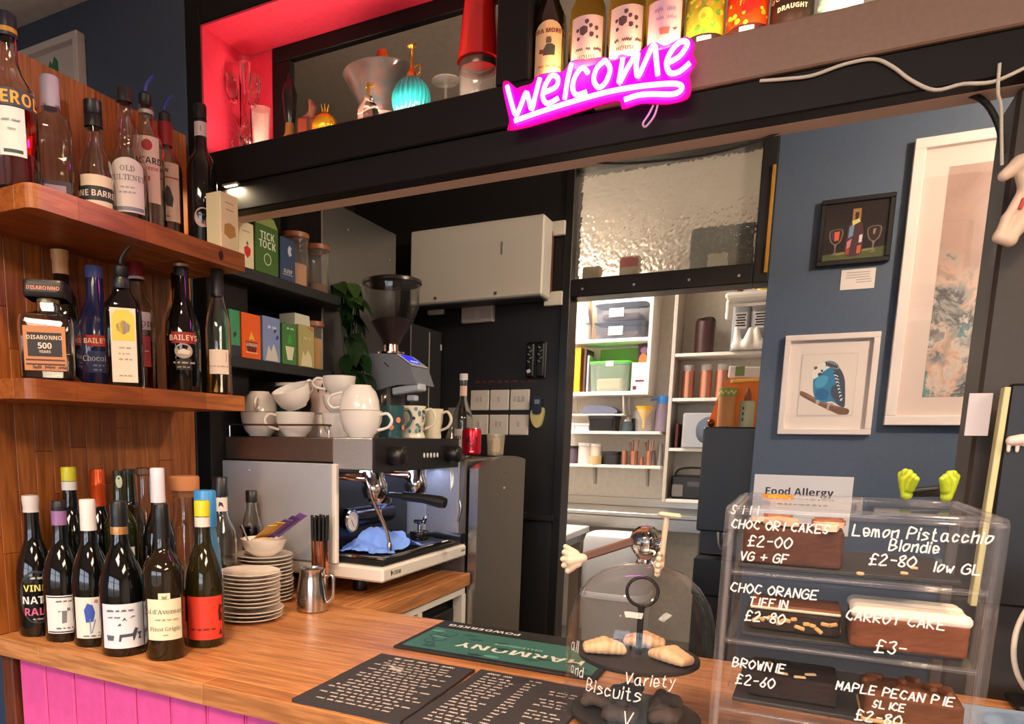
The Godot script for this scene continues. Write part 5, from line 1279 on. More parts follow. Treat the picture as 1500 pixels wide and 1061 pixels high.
func build_bottles() -> void:
	var K := [24, 22, 22]
	var wh := [232, 228, 222]
	# ---------- wine on the counter, front row ----------
	var c := 1.0702
	var g := "wine bottles on the counter"
	bottle({"n": "wine_bottle", "l": "dark wine bottle with a white wax top and a black oval label of coloured letters", "g": g, "at": V(-1.428, c, -0.975), "prof": burgundy(0.295, 0.038), "cap": [0.0165, 0.265, 0.0155, 0.274, 0.0175, 0.292, 0.0165, 0.3, 0, 0.302], "capc": [226, 220, 214], "capr": 0.5,
		"labs": [[0.03, 0.145, 0.92, [52, 52, 54], [["VINO", 0.014, 0.107, [226, 214, 120]], ["NATU", 0.016, 0.081, [228, 222, 216]], ["RALE", 0.016, 0.056, [206, 96, 130]], ["~PETIT", 0.006, 0.128, [220, 216, 210]], ["~BIODYN", 0.005, 0.04, [190, 186, 180]]], "round"]]})
	bottle({"n": "wine_bottle", "l": "dark wine bottle with a purple foil neck and a white label of a torn arch", "g": g, "at": V(-1.345, c, -0.98), "prof": burgundy(0.29, 0.04), "cap": capsule(0.293, 0.96, 0.015), "capc": [36, 26, 34], "band": [[[0.0156, 0.243, 0.0152, 0.243, 0.0152, 0.281], [150, 108, 160]]],
		"labs": [[0.02, 0.1, 0.95, wh, [["~COSTA MIRA", 0.005, 0.088, K], [[-0.012, 0, 0.012, 0, 0.01, 0.006, 0.005, 0.006, 0.003, -0.025, -0.006, -0.027, -0.005, 0.0, -0.012, -0.004], 0, 0.068, [120, 120, 130]], ["~rosso  2021", 0.005, 0.031, [90, 90, 100]], [[-0.036, 0, 0.036, 0, 0.036, 0.0025, -0.036, 0.0025], 0, 0.0955, [40, 34, 60]], [[-0.036, 0, 0.036, 0, 0.036, 0.0025, -0.036, 0.0025], 0, 0.022, [40, 34, 60]]]]]})
	bottle({"n": "wine_bottle", "l": "dark wine bottle with a white screw cap and a flowered label with a blue bird", "g": g, "at": V(-1.262, c, -0.985), "prof": burgundy(0.298, 0.039), "cap": capsule(0.3, 0.79, 0.0155), "capc": [228, 224, 220],
		"labs": [[0.02, 0.105, 0.95, [228, 222, 210], [[[-0.008, -0.02, 0.006, -0.018, 0.01, 0.0, 0.006, 0.016, -0.004, 0.02, -0.011, 0.006], 0, 0.073, [58, 84, 176], 0, -0.006], [[-0.001, 0, 0.001, 0, 0.001, 0.03, -0.001, 0.03], 0, 0.03, [120, 140, 170], 0, -0.006], [[-0.001, 0, 0.001, 0, 0.009, 0.028, 0.007, 0.03], 0, 0.03, [120, 140, 170], 0, -0.004], [[-0.004, 0, 0.003, -0.003, 0.005, 0.004, 0, 0.006], 0, 0.09, [190, 90, 80], 0, 0.016], [[-0.004, 0, 0.003, -0.003, 0.005, 0.004, 0, 0.006], 0, 0.078, [130, 150, 110], 0, 0.02], [[-0.004, 0, 0.003, -0.003, 0.005, 0.004, 0, 0.006], 0, 0.06, [110, 130, 100], 0, 0.022], [[-0.004, 0, 0.003, -0.003, 0.005, 0.004, 0, 0.006], 0, 0.04, [90, 110, 90], 0, 0.02], [[-0.004, 0, 0.003, -0.003, 0.005, 0.004, 0, 0.006], 0, 0.095, [206, 120, 110], 0, 0.006], [[-0.003, 0, 0.003, -0.002, 0.004, 0.003, 0, 0.004], 0, 0.03, [150, 160, 120], 0, 0.01], ["~fleur sauvage", 0.005, 0.025, [70, 80, 70], "serif"]]]]})
	bottle({"n": "wine_bottle", "l": "wide dark wine bottle with a gold neck ring and a white label of farm animals", "g": g, "at": V(-1.16, c, -0.975), "prof": burgundy(0.3, 0.0435), "cap": capsule(0.302, 0.84, 0.0158), "capc": [22, 24, 24], "band": [[[0.0166, 0.238, 0.0168, 0.247, 0.0162, 0.253], [196, 146, 92], 0.6]],
		"labs": [[0.018, 0.106, 0.98, [222, 222, 230], [["~Les Animaux", 0.006, 0.093, [80, 80, 96], "serif", -0.01], ["~domaine", 0.005, 0.08, [110, 110, 124], "serif", -0.018], [[-0.016, 0, -0.014, 0.014, 0.01, 0.015, 0.016, 0.026, 0.022, 0.023, 0.018, 0.012, 0.013, 0.0, 0.011, 0.0, 0.01, 0.009, -0.01, 0.008, -0.012, 0.0], 0, 0.032, [70, 74, 92], 0, 0.006], [[-0.006, 0, 0.006, 0, 0.008, 0.01, -0.008, 0.011], 0, 0.034, [90, 94, 110], 0, -0.026], [[-0.004, 0, 0.004, 0, 0.001, 0.006, 0.006, 0.014, -0.006, 0.014, -0.001, 0.006], 0, 0.034, [84, 88, 104], 0, 0.031], [[-0.005, 0, 0.0, 0.003, 0.005, 0, 0.0, 0.008], 0, 0.072, [76, 80, 100], 0, 0.002], [[-0.007, 0, 0.0, 0.002, 0.007, 0.003, 0.0, 0.005], 0, 0.077, [70, 74, 96], 0, 0.018], [[-0.004, 0, 0.004, 0.001, 0.002, 0.006], 0, 0.063, [70, 74, 96], 0, -0.008]]]]})
	bottle({"n": "wine_bottle", "l": "brown wine bottle with a black cap and a cream pinot label with a crest tab", "g": g, "at": V(-1.066, c, -0.995), "prof": bordeaux(0.298, 0.0385), "glass": "brown", "cap": capsule(0.3, 0.78, 0.0152), "capc": [20, 20, 22],
		"labs": [[0.042, 0.122, 0.9, [226, 222, 190], [["Col d'Avonsano", 0.0085, 0.098, [70, 66, 50], "serif"], ["~DELLE VENEZIE", 0.0045, 0.082, [150, 150, 120]], ["Pinot Grigio", 0.0075, 0.064, [50, 48, 40], "serif"], ["~DOC", 0.0045, 0.052, [150, 150, 120]]]], [0.1225, 0.134, 0.28, [226, 222, 190], [[[-0.004, 0, 0.004, 0, 0.005, 0.008, 0.0, 0.005, -0.005, 0.008], 0, 0.122, [150, 146, 110]]]]]})
	bottle({"n": "wine_bottle", "l": "green brown wine bottle with a yellow screw cap and a plain red orange label", "g": g, "at": V(-1.062, c, -1.1), "prof": burgundy(0.298, 0.0395), "glass": "olive", "cap": capsule(0.3, 0.895, 0.0158), "capc": [212, 206, 30], "band": [[[0.0157, 0.247, 0.0158, 0.247, 0.0158, 0.267], [226, 220, 214]]],
		"labs": [[0.018, 0.108, 1.0, [222, 62, 44], [["~ROSSO PRIMULA", 0.006, 0.04, [110, 22, 20], 0, -0.006], [[-0.004, -0.016, 0.003, -0.018, 0.005, -0.004, 0.0, 0.004, 0.006, 0.014, -0.003, 0.018, -0.006, 0.004], 0, 0.072, [60, 20, 18], 0, 0.034], [[-0.005, -0.005, 0.004, -0.006, 0.0, 0.008], 0, 0.032, [60, 20, 18], 0, 0.034]]]]})
	# ---------- second row on a low riser ----------
	solo("wooden_riser", "low wooden step raising the back row of wine bottles", "riser", span(V(-1.477, 1.0702, -1.318), V(-1.235, 1.12, -1.03), 0.002), wood(C(120, 66, 34), 2))
	var r := 1.1202
	g = "back row of wine bottles"
	bottle({"n": "wine_bottle", "l": "tall dark wine bottle with a yellow and white cap in the back row", "g": g, "at": V(-1.425, r, -1.068), "prof": burgundy(0.305, 0.038), "cap": capsule(0.308, 0.9, 0.0158), "capc": [206, 202, 34], "band": [[[0.0157, 0.257, 0.0158, 0.257, 0.0158, 0.276], [226, 222, 218]]]})
	bottle({"n": "wine_bottle", "l": "dark wine bottle with shiny orange foil over its neck in the back row", "g": g, "at": V(-1.43, r, -1.147), "prof": burgundy(0.3, 0.036), "cap": [0.0172, 0.215, 0.0164, 0.26, 0.017, 0.262, 0.017, 0.27, 0.0162, 0.272, 0.016, 0.295, 0.0145, 0.3, 0, 0.3], "capc": [222, 84, 30], "capr": 0.25, "capm": 0.4})
	bottle({"n": "wine_bottle", "l": "open green wine bottle with a pale sticker on its neck in the back row", "g": g, "at": V(-1.345, r, -1.136), "prof": bordeaux(0.305, 0.036), "glass": "green", "labs": [[0.262, 0.29, 0.5, [190, 196, 170], [], "round"], [0.03, 0.13, 0.8, [214, 212, 206], []]]})
	bottle({"n": "wine_bottle", "l": "open slim green bottle with a dark lip in the back row", "g": g, "at": V(-1.432, r, -1.24), "prof": bordeaux(0.303, 0.035), "glass": "green", "band": [[[0.0148, 0.285, 0.0152, 0.29, 0.0148, 0.298], [40, 44, 24]]]})
	bottle({"n": "glass_bottle", "l": "empty clear glass bottle with a ringed neck in the back row", "g": g, "at": V(-1.36, r, -1.221), "prof": [0, 0.001, 0.032, 0, 0.034, 0.006, 0.034, 0.15, 0.028, 0.19, 0.015, 0.225, 0.0145, 0.285, 0.018, 0.288, 0.018, 0.302, 0.0145, 0.304], "glass": "clear"})
	bottle({"n": "wine_bottle", "l": "dark wine bottle with a long white foil capsule in the back row", "g": g, "at": V(-1.278, r, -1.186), "prof": burgundy(0.304, 0.037), "cap": capsule(0.307, 0.745, 0.0158), "capc": [226, 222, 232], "labs": [[0.03, 0.11, 0.8, [222, 220, 218], []]]})
	bottle({"n": "water_carafe", "l": "clear glass carafe stopped with a wide cork behind the wine bottles", "g": g, "at": V(-1.286, r, -1.277), "prof": [0, 0.001, 0.038, 0, 0.04, 0.006, 0.04, 0.14, 0.032, 0.18, 0.029, 0.2, 0.031, 0.25], "glass": "clear", "cap": [0.0285, 0.235, 0.0285, 0.2505, 0.034, 0.251, 0.0345, 0.282, 0.032, 0.285, 0, 0.2855], "capc": [176, 116, 74], "capr": 0.8})
	bottle({"n": "tonic_bottle", "l": "pale blue bottle with a tall bright blue cap behind the red label", "at": V(-1.126, c, -1.176), "prof": [0, 0.001, 0.032, 0, 0.034, 0.006, 0.034, 0.13, 0.028, 0.19, 0.02, 0.235, 0.019, 0.25], "glass": "sky", "cap": [0.0235, 0.235, 0.0235, 0.31, 0.021, 0.314, 0, 0.314], "capc": [52, 138, 206]})
	bottle({"n": "gin_bottle", "l": "clear round shouldered bottle with a black cap and patterned neck label", "at": V(-1.243, c, -1.352), "prof": [0, 0.001, 0.035, 0, 0.037, 0.006, 0.037, 0.17, 0.034, 0.2, 0.018, 0.235, 0.0165, 0.245, 0.0165, 0.285], "glass": "clear", "cap": [0.0185, 0.284, 0.0185, 0.328, 0.0165, 0.331, 0, 0.331], "capc": [24, 26, 30], "labs": [[0.248, 0.282, 1.2, [216, 210, 204], [[[-0.006, -0.006, 0.0, -0.002, 0.007, -0.008, 0.004, 0.004, -0.004, 0.007], 0, 0.265, [50, 50, 54]]]]]})
	bottle({"n": "syrup_bottle", "l": "small bottle of dark syrup with a black cap against the coffee machine", "at": V(-1.314, c, -1.55), "prof": [0, 0.001, 0.025, 0, 0.027, 0.004, 0.027, 0.17, 0.024, 0.2, 0.014, 0.235, 0.0135, 0.26], "glass": "clear", "liq": [[60, 22, 12], 0.185], "cap": [0.016, 0.252, 0.016, 0.282, 0.0145, 0.284, 0, 0.284], "capc": [22, 22, 24]})
	# ---------- lower shelf ----------
	c = 1.6002
	g = "bottles on the lower wooden shelf"
	var lq := bottle({"n": "liqueur_bottle", "l": "square liqueur bottle with a big black stopper and copper label", "g": g, "at": V(-1.305, c, -0.955), "turn": 42.0, "prof": [0, 0.002, 0.046, 0, 0.05, 0.006, 0.05, 0.108, 0.046, 0.122, 0.02, 0.132, 0.018, 0.15], "e": 7.0, "glass": "clear", "liq": [[74, 26, 10], 0.05], "cap": [0.036, 0.155, 0.038, 0.158, 0.038, 0.184, 0.036, 0.187, 0, 0.187], "cape": 8.0, "capc": [26, 20, 20],
		"band": [[[0.02, 0.148, 0.02, 0.156], [206, 190, 150], 0.5]], "labs": [[0.018, 0.1, 0.074, [188, 122, 74], [[[-0.03, -0.024, 0.03, -0.024, 0.03, 0.02, -0.03, 0.02], 0, 0.068, [26, 20, 20]], ["DISARONNO", 0.0075, 0.079, [214, 186, 160]], ["500", 0.011, 0.064, [226, 206, 186]], ["YEARS", 0.005, 0.053, [214, 186, 160]], [[-0.034, 0, 0.034, 0, 0.034, 0.003, -0.034, 0.003], 0, 0.036, [60, 36, 26]], [[-0.034, 0, 0.034, 0, 0.034, 0.003, -0.034, 0.003], 0, 0.028, [60, 36, 26]], ["~XOXOXOXOX", 0.008, 0.024, [50, 30, 24]]]]]})
	var dz := part(lq, "stopper_plate", box(V(0.05, 0.014, 0.0006), 0.0002), pm(C(40, 26, 24), 0.4), V(0, 0.171, 0.0386))
	part(dz, "lettering", letters("DISARONNO", 0.007), pm(C(206, 130, 90), 0.4), V(0, 0, 0.0006))
	bottle({"n": "spirit_bottle", "l": "tall dark bottle with a ridged tan stopper behind the square liqueur bottle", "g": g, "at": V(-1.439, c, -1.087), "prof": [0, 0.002, 0.03, 0, 0.032, 0.006, 0.032, 0.15, 0.03, 0.19, 0.016, 0.22, 0.0145, 0.245], "glass": "brown", "cap": [0.0165, 0.24, 0.0165, 0.27, 0.018, 0.272, 0.018, 0.29, 0, 0.291], "capc": [206, 156, 104]})
	bottle({"n": "cream_liqueur_bottle", "l": "matt dark blue bottle with a red ribbon label and pale script", "g": g, "at": V(-1.365, c, -1.112), "prof": [0, 0.002, 0.036, 0, 0.04, 0.006, 0.041, 0.1, 0.038, 0.13, 0.028, 0.16, 0.0185, 0.185, 0.0175, 0.24], "glass": "blue", "cap": [0.0185, 0.23, 0.0185, 0.252, 0.0172, 0.255, 0, 0.255], "capc": [60, 76, 130],
		"labs": [[0.085, 0.108, 0.55, [170, 44, 40], [["BAILEYS", 0.0105, 0.0965, [230, 200, 170]]]], [0.03, 0.075, 0.5, [38, 50, 98], [["Chocolat", 0.011, 0.06, [196, 200, 214], "serif"], ["~LIQUEUR", 0.0045, 0.045, [150, 158, 186]], ["~deluxe", 0.005, 0.036, [150, 158, 186], "serif"]]]]})
	bottle({"n": "gin_bottle", "l": "grey gin bottle with a black pourer and a tall cream and yellow label", "g": g, "at": V(-1.275, c, -1.106), "prof": [0, 0.002, 0.034, 0, 0.037, 0.005, 0.038, 0.15, 0.034, 0.17, 0.02, 0.19, 0.0165, 0.2, 0.0165, 0.222], "e": 4.0, "sz": 0.8, "glass": "black", "pour": [0.222, [20, 20, 22]], "band": [[[0.0175, 0.2, 0.0185, 0.205, 0.0185, 0.218, 0.017, 0.222], [24, 26, 28]]],
		"labs": [[0.008, 0.158, 0.05, [226, 208, 190], [[[-0.022, -0.03, 0.022, -0.03, 0.022, 0.02, 0.012, 0.032, -0.012, 0.032, -0.022, 0.02], 0, 0.122, [226, 196, 76]], [[-0.012, -0.006, 0.0, -0.014, 0.012, -0.006, 0.014, 0.006, 0.0, 0.016, -0.014, 0.006], 0, 0.118, [170, 160, 160]], ["~LONDON", 0.005, 0.078, [150, 130, 110]], ["~DISTILLED", 0.004, 0.066, [160, 140, 120]], ["~DRY GIN", 0.005, 0.055, [150, 130, 110]], ["~70cl  40%", 0.004, 0.022, [150, 130, 110]]]]]})
	bottle({"n": "gin_bottle", "l": "pink gin bottle with a dark red cap and a white script label", "g": g, "at": V(-1.415, c, -1.272), "prof": [0, 0.002, 0.036, 0, 0.039, 0.006, 0.039, 0.16, 0.034, 0.195, 0.018, 0.24, 0.0165, 0.27], "glass": "clear", "liq": [[196, 70, 70], 0.12], "cap": [0.0185, 0.262, 0.0185, 0.3, 0.017, 0.303, 0, 0.303], "capc": [128, 34, 42], "band": [[[0.0188, 0.262, 0.0188, 0.268], [216, 200, 200]]],
		"labs": [[0.145, 0.185, 0.8, [220, 206, 208], [["Gordon's", 0.016, 0.16, [120, 40, 46], "serif"], ["~LONDON DRY", 0.004, 0.149, [120, 60, 66]]]], [0.06, 0.13, 0.7, [170, 60, 70], [["~PREMIUM", 0.006, 0.095, [226, 200, 200]]]]]})
	bottle({"n": "cream_liqueur_bottle", "l": "black bottle with a red ribbon label over an oval farm picture", "g": g, "at": V(-1.312, c, -1.313), "prof": [0, 0.002, 0.036, 0, 0.04, 0.006, 0.041, 0.125, 0.038, 0.16, 0.026, 0.195, 0.0175, 0.22, 0.0165, 0.28], "glass": "black", "cap": [0.0178, 0.268, 0.0178, 0.293, 0.0165, 0.296, 0, 0.296], "capc": [18, 18, 18], "band": [[[0.018, 0.289, 0.0182, 0.2955], [190, 160, 120], 0.6]],
		"labs": [[0.112, 0.138, 0.7, [150, 34, 32], [["BAILEYS", 0.0125, 0.125, [226, 196, 164]]]], [0.078, 0.112, 0.5, [176, 160, 146], [[[-0.014, -0.004, 0.012, -0.006, 0.016, 0.002, 0.0, 0.007, -0.012, 0.003], 0, 0.093, [226, 214, 196]]], "round"], [0.052, 0.076, 0.45, [24, 22, 22], [["~The Original", 0.0065, 0.068, [190, 176, 150], "serif"], ["~IRISH CREAM", 0.0045, 0.058, [180, 166, 140]]]]]})
	bottle({"n": "spirit_bottle", "l": "slim clear spirit bottle with a dark cap behind the black cream liqueur", "g": g, "at": V(-1.41, c, -1.398), "prof": [0, 0.002, 0.033, 0, 0.035, 0.006, 0.035, 0.17, 0.03, 0.2, 0.016, 0.23, 0.0145, 0.275], "glass": "clear", "liq": [[150, 100, 30], 0.12], "cap": [0.016, 0.265, 0.016, 0.3, 0.0145, 0.302, 0, 0.302], "capc": [26, 24, 24], "labs": [[0.2, 0.225, 0.9, [190, 176, 130], []]]})
	bottle({"n": "dessert_wine_bottle", "l": "slim clear wine bottle with golden wine and a plain pale label at the shelf end", "g": g, "at": V(-1.284, c, -1.403), "prof": [0, 0.002, 0.028, 0, 0.031, 0.006, 0.031, 0.16, 0.027, 0.19, 0.0165, 0.225, 0.0142, 0.26, 0.0142, 0.3], "glass": "clear", "liq": [[206, 160, 60], 0.1], "cap": [0.0155, 0.235, 0.015, 0.3, 0.0135, 0.302, 0, 0.302], "capc": [40, 42, 40], "labs": [[0.05, 0.108, 0.8, [222, 204, 186], [["~vendange tardive", 0.0045, 0.068, [150, 130, 110], "serif"], [[-0.0006, -0.012, 0.0006, -0.012, 0.0006, 0.012, -0.0006, 0.012], 0, 0.09, [90, 80, 70], 0, 0.018]]]]})
	# ---------- upper shelf ----------
	c = 1.9422
	g = "bottles on the upper wooden shelf"
	bottle({"n": "aperitif_bottle", "l": "large red orange aperitif bottle with a dark blue diagonal band", "g": g, "at": V(-1.335, c, -0.923), "prof": [0, 0.002, 0.04, 0, 0.044, 0.006, 0.044, 0.15, 0.04, 0.18, 0.024, 0.205, 0.0175, 0.225, 0.0165, 0.27], "glass": "clear", "liq": [[206, 44, 20], 0.172], "cap": [0.0185, 0.268, 0.0185, 0.305, 0.017, 0.308, 0, 0.308], "capc": [34, 36, 56], "band": [[[0.0187, 0.274, 0.0187, 0.282], [190, 140, 40]]],
		"labs": [[0.14, 0.17, 1.1, [50, 56, 76], [["APEROL", 0.021, 0.155, [240, 164, 60]]]], [0.055, 0.138, 0.5, [206, 214, 214], [["~APERITIVO", 0.006, 0.115, [110, 130, 140]], ["~1919", 0.006, 0.1, [130, 150, 156]], [[-0.016, 0, 0.016, 0, 0.016, 0.006, -0.016, 0.006], 0, 0.06, [50, 56, 66]]]]]})
	bottle({"n": "rum_bottle", "l": "embossed clear square shouldered bottle with a lilac cap sleeve and a dark base label", "g": g, "at": V(-1.37, c, -1.033), "prof": [0, 0.002, 0.033, 0, 0.037, 0.006, 0.037, 0.15, 0.034, 0.168, 0.018, 0.185, 0.016, 0.2], "e": 4.5, "glass": "clear", "cap": [0.0178, 0.196, 0.0178, 0.252, 0.0165, 0.255, 0, 0.255], "capc": [186, 176, 196], "capr": 0.4, "labs": [[0.012, 0.052, 0.06, [44, 38, 52], [[[-0.02, -0.012, 0.02, -0.012, 0.02, 0.012, -0.02, 0.012], 0, 0.032, [150, 130, 150]]]]]})
	bottle({"n": "whisky_bottle", "l": "short whisky bottle with a tall black cap and a cream and black barrel label", "g": g, "at": V(-1.345, c, -1.113), "prof": [0, 0.002, 0.032, 0, 0.035, 0.006, 0.035, 0.09, 0.03, 0.12, 0.0175, 0.15, 0.0155, 0.2], "glass": "clear", "liq": [[190, 120, 40], 0.06], "cap": [0.018, 0.185, 0.018, 0.207, 0.0165, 0.209, 0.018, 0.211, 0.018, 0.236, 0, 0.238], "capc": [24, 28, 28], "labs": [[0.02, 0.085, 1.0, [222, 206, 182], []], [0.035, 0.063, 1.05, [34, 38, 40], [["ONE BARREL", 0.012, 0.049, [214, 206, 196]]]]]})
	bottle({"n": "whisky_bottle", "l": "waisted clear whisky bottle with a cork top and an arched white label", "g": g, "at": V(-1.34, c, -1.192), "prof": [0, 0.002, 0.038, 0, 0.042, 0.006, 0.042, 0.12, 0.036, 0.15, 0.024, 0.172, 0.026, 0.195, 0.024, 0.21, 0.0155, 0.235, 0.0145, 0.27], "glass": "clear", "liq": [[170, 96, 34], 0.035], "cap": [0.0165, 0.262, 0.0165, 0.29, 0.015, 0.292, 0, 0.292], "capc": [40, 38, 40],
		"labs": [[0.03, 0.14, 0.85, [222, 210, 206], [["OLD", 0.0105, 0.118, [60, 54, 66], "serif"], ["PULTENEY", 0.0105, 0.1, [60, 54, 66], "serif"], ["~SINGLE MALT", 0.0045, 0.08, [150, 140, 146]], ["~SCOTCH WHISKY", 0.0045, 0.07, [150, 140, 146]], [[-0.034, 0, 0.034, 0, 0.034, 0.008, -0.034, 0.008], 0, 0.033, [120, 130, 146]]], "arch"]]})
	bottle({"n": "rum_bottle", "l": "white rum bottle with a round red seal and a blue pourer spout", "g": g, "at": V(-1.362, c, -1.27), "prof": [0, 0.002, 0.034, 0, 0.037, 0.006, 0.037, 0.2, 0.032, 0.22, 0.0175, 0.245, 0.015, 0.255, 0.015, 0.29], "glass": "clear", "pour": [0.29, [34, 40, 140]], "band": [[[0.0172, 0.27, 0.0172, 0.278], [200, 196, 190], 0.4]],
		"labs": [[0.075, 0.215, 0.75, [226, 196, 180], [[[0.012, 0, 0.0104, 0.006, 0.006, 0.0104, 0, 0.012, -0.006, 0.0104, -0.0104, 0.006, -0.012, 0, -0.0104, -0.006, -0.006, -0.0104, 0, -0.012, 0.006, -0.0104, 0.0104, -0.006], 0, 0.196, [176, 40, 34]], ["BACARDI", 0.0135, 0.164, [40, 26, 26]], ["SUPERIOR", 0.007, 0.147, [190, 50, 40]], [[-0.004, -0.004, 0.004, -0.004, 0.005, 0.006, -0.005, 0.006], 0, 0.125, [190, 80, 60]]]]]})
	bottle({"n": "rum_bottle", "l": "spiced rum bottle with a red neck sleeve and a blue pourer spout", "g": g, "at": V(-1.388, c, -1.351), "prof": [0, 0.002, 0.034, 0, 0.037, 0.006, 0.037, 0.18, 0.031, 0.205, 0.0175, 0.23, 0.015, 0.24, 0.015, 0.285], "glass": "clear", "pour": [0.285, [34, 40, 140]], "liq": [[96, 26, 16], 0.06], "band": [[[0.0172, 0.235, 0.0166, 0.287, 0.0, 0.288], [150, 24, 30]]],
		"labs": [[0.06, 0.19, 0.85, [214, 190, 160], [["~RUM", 0.013, 0.172, [60, 30, 24]], [[-0.03, 0, 0.03, 0, 0.03, 0.003, -0.03, 0.003], 0, 0.155, [150, 60, 30]], [[-0.006, -0.022, 0.008, -0.024, 0.011, -0.004, 0.003, 0.02, -0.004, 0.024, -0.01, 0.006], 0, 0.115, [46, 36, 34], 0, 0.004], ["~70cl", 0.006, 0.07, [120, 70, 40]]]]]})
	bottle({"n": "wine_bottle", "l": "black wine bottle with a round pink label on the upper shelf", "g": g, "at": V(-1.335, c, -1.414), "prof": bordeaux(0.338, 0.036), "cap": capsule(0.341, 0.9, 0.0152), "capc": [20, 18, 20], "labs": [[0.055, 0.1, 0.56, [214, 180, 176], [["~Corvezzo", 0.006, 0.083, [110, 60, 60], "serif"], [[-0.004, -0.005, 0.004, -0.005, 0.0, 0.006], 0, 0.068, [90, 60, 70]]], "round"], [0.268, 0.3, 1.3, [206, 190, 190], [[[-0.0008, -0.006, 0.0008, -0.006, 0.0008, 0.006, -0.0008, 0.006], 0, 0.284, [90, 80, 80]]]]]})

# ================= things on the counter =================
func plate_mesh(r: float) -> ArrayMesh:
	return lathe(P2([0, 0.0015, r * 0.55, 0.0015, r * 0.56, 0, r * 0.6, 0, r * 0.64, 0.003, r * 0.97, 0.0085, r, 0.0105, r * 0.985, 0.0115, r * 0.66, 0.006, r * 0.6, 0.0045, 0, 0.0045]), 44)
func build_counter_things() -> void:
	var porc := pm(C(230, 220, 208), 0.14, 0.0, 0.5, 0.4)
	var c := 1.0702
	rng.seed = 31
	for i in 12:
		var r := 0.079 if i < 3 else 0.0725
		var lb := "white side plate in the front stack on the counter"
		if i == 11: lb = "topmost white side plate of the front stack"
		elif i == 0: lb = "bottom white plate of the front stack, wider than those above"
		elif i < 3: lb = "wide white plate near the bottom of the front stack"
		solo("side_plate", lb, "plate", plate_mesh(r), porc, V(-1.125 + rng.randf_range(-0.003, 0.003), c + 0.0092 * i + (0.004 if i > 2 else 0.0), -1.315 + rng.randf_range(-0.002, 0.002)), 0, "front stack of plates")
	for i in 13:
		solo("saucer", "white saucer in the rear stack under the sachet bowl" if i < 12 else "topmost white saucer directly under the sachet bowl", "plate", plate_mesh(0.077), porc, V(-1.222 + rng.randf_range(-0.002, 0.002), c + 0.0096 * i, -1.487 + rng.randf_range(-0.002, 0.002)), 0, "rear stack of saucers")
	var t := thing("sugar_bowl", "white bowl of sugar sachets standing on the rear saucers", "bowl", V(-1.222, c + 0.0096 * 12 + 0.0047, -1.487))
	part(t, "bowl", lathe(P2([0, 0.001, 0.026, 0.0, 0.03, 0.002, 0.05, 0.018, 0.06, 0.042, 0.0605, 0.046, 0.057, 0.046, 0.046, 0.02, 0.026, 0.006, 0, 0.005]), 40), porc)
	part(t, "sugar", lathe(P2([0.0, 0.012, 0.03, 0.011, 0.051, 0.03, 0.03, 0.044, 0, 0.05]), 26), rough_mat(C(226, 208, 190), 0.9, 60.0))
	var by := c + 0.0096 * 12 + 0.0047
	var sac := [[0.0, 38, [226, 176, 70]], [8.0, 44, [214, 160, 60]], [20.0, 52, [120, 90, 170]], [30.0, 48, [96, 70, 130]], [42.0, 56, [150, 110, 190]]]
	for i in sac.size():
		var m := MB.new()
		m.add(box(V(0.026, 0.0022, 0.115), 0.0006))
		var o := solo("sugar_sachet", ["yellow sachet lying lowest in the bowl", "amber sachet lying in the bowl", "violet sachet leaning in the bowl", "dark purple sachet leaning in the bowl", "lilac sachet leaning highest in the bowl"][i], "sachet", m.mesh(), pm(C(sac[i][2][0], sac[i][2][1], sac[i][2][2]), 0.45), V(-1.212 + i * 0.012, by + 0.062 + i * 0.005, -1.477 - i * 0.011), 0, "sachets in the sugar bowl")
		o.rotation_degrees = V(26 + i * 2, 245 + i * 6, i * 7)
	t = thing("teaspoon", "steel teaspoon handle sticking out of the sugar bowl", "spoon", V(-1.255, by + 0.03, -1.47))
	part(t, "stem", tube([V(0, 0, 0), V(-0.018, 0.05, 0.012)], [0.0022, 0.004], 8), pm(C(190, 186, 182), 0.15, 1.0))
	part(t, "bowl", lathe(P2([0, -0.014, 0.007, -0.006, 0.009, 0.0, 0.006, 0.01, 0, 0.014]), 12, 2.0, 1.0, 0.4), pm(C(190, 186, 182), 0.15, 1.0), V(0.003, -0.008, -0.002), V(0, 0, 20))
	# milk jug
	t = thing("milk_jug", "stainless steel milk jug with a side handle on the counter", "jug", V(-1.047, c, -1.46), 15)
	var st := pm(C(200, 194, 188), 0.16, 1.0)
	part(t, "body", lathe(P2([0, 0.0015, 0.036, 0.0, 0.0395, 0.003, 0.0395, 0.045, 0.034, 0.08, 0.031, 0.1, 0.033, 0.108, 0.031, 0.108, 0.029, 0.1, 0.036, 0.045, 0.036, 0.004, 0, 0.004]), 44), st)
	part(t, "handle", tube(smooth([V(0.034, 0.088, 0), V(0.052, 0.092, 0), V(0.056, 0.07, 0), V(0.053, 0.035, 0), V(0.039, 0.022, 0)], 5), 0.0045, 10), st)
	# copper cup of black straws
	t = thing("straw_holder", "copper holder full of black straws behind the milk jug", "holder", V(-1.088, c, -1.552))
	part(t, "cup", lathe(P2([0, 0.0, 0.022, 0.0, 0.0225, 0.164, 0.021, 0.164, 0.02, 0.004, 0, 0.004]), 26), pm(C(206, 130, 96), 0.2, 1.0))
	for i in 19:
		var rr := 0.0 if i == 0 else (0.0085 if i < 7 else 0.0165)
		var a := TAU * i / (6.0 if i < 7 else 12.0)
		part(t, "straw", tube([V(cos(a) * rr, 0.006, sin(a) * rr), V(cos(a) * rr * 1.25, 0.222 + 0.004 * (i % 3), sin(a) * rr * 1.25)], 0.0036, 8), pm(C(20, 19, 20), 0.45))
	# slate menus
	var slate := rough_mat(C(52, 51, 54), 0.7, 12.0)
	var chalk := pm(C(214, 208, 202), 0.9)
	rng.seed = 77
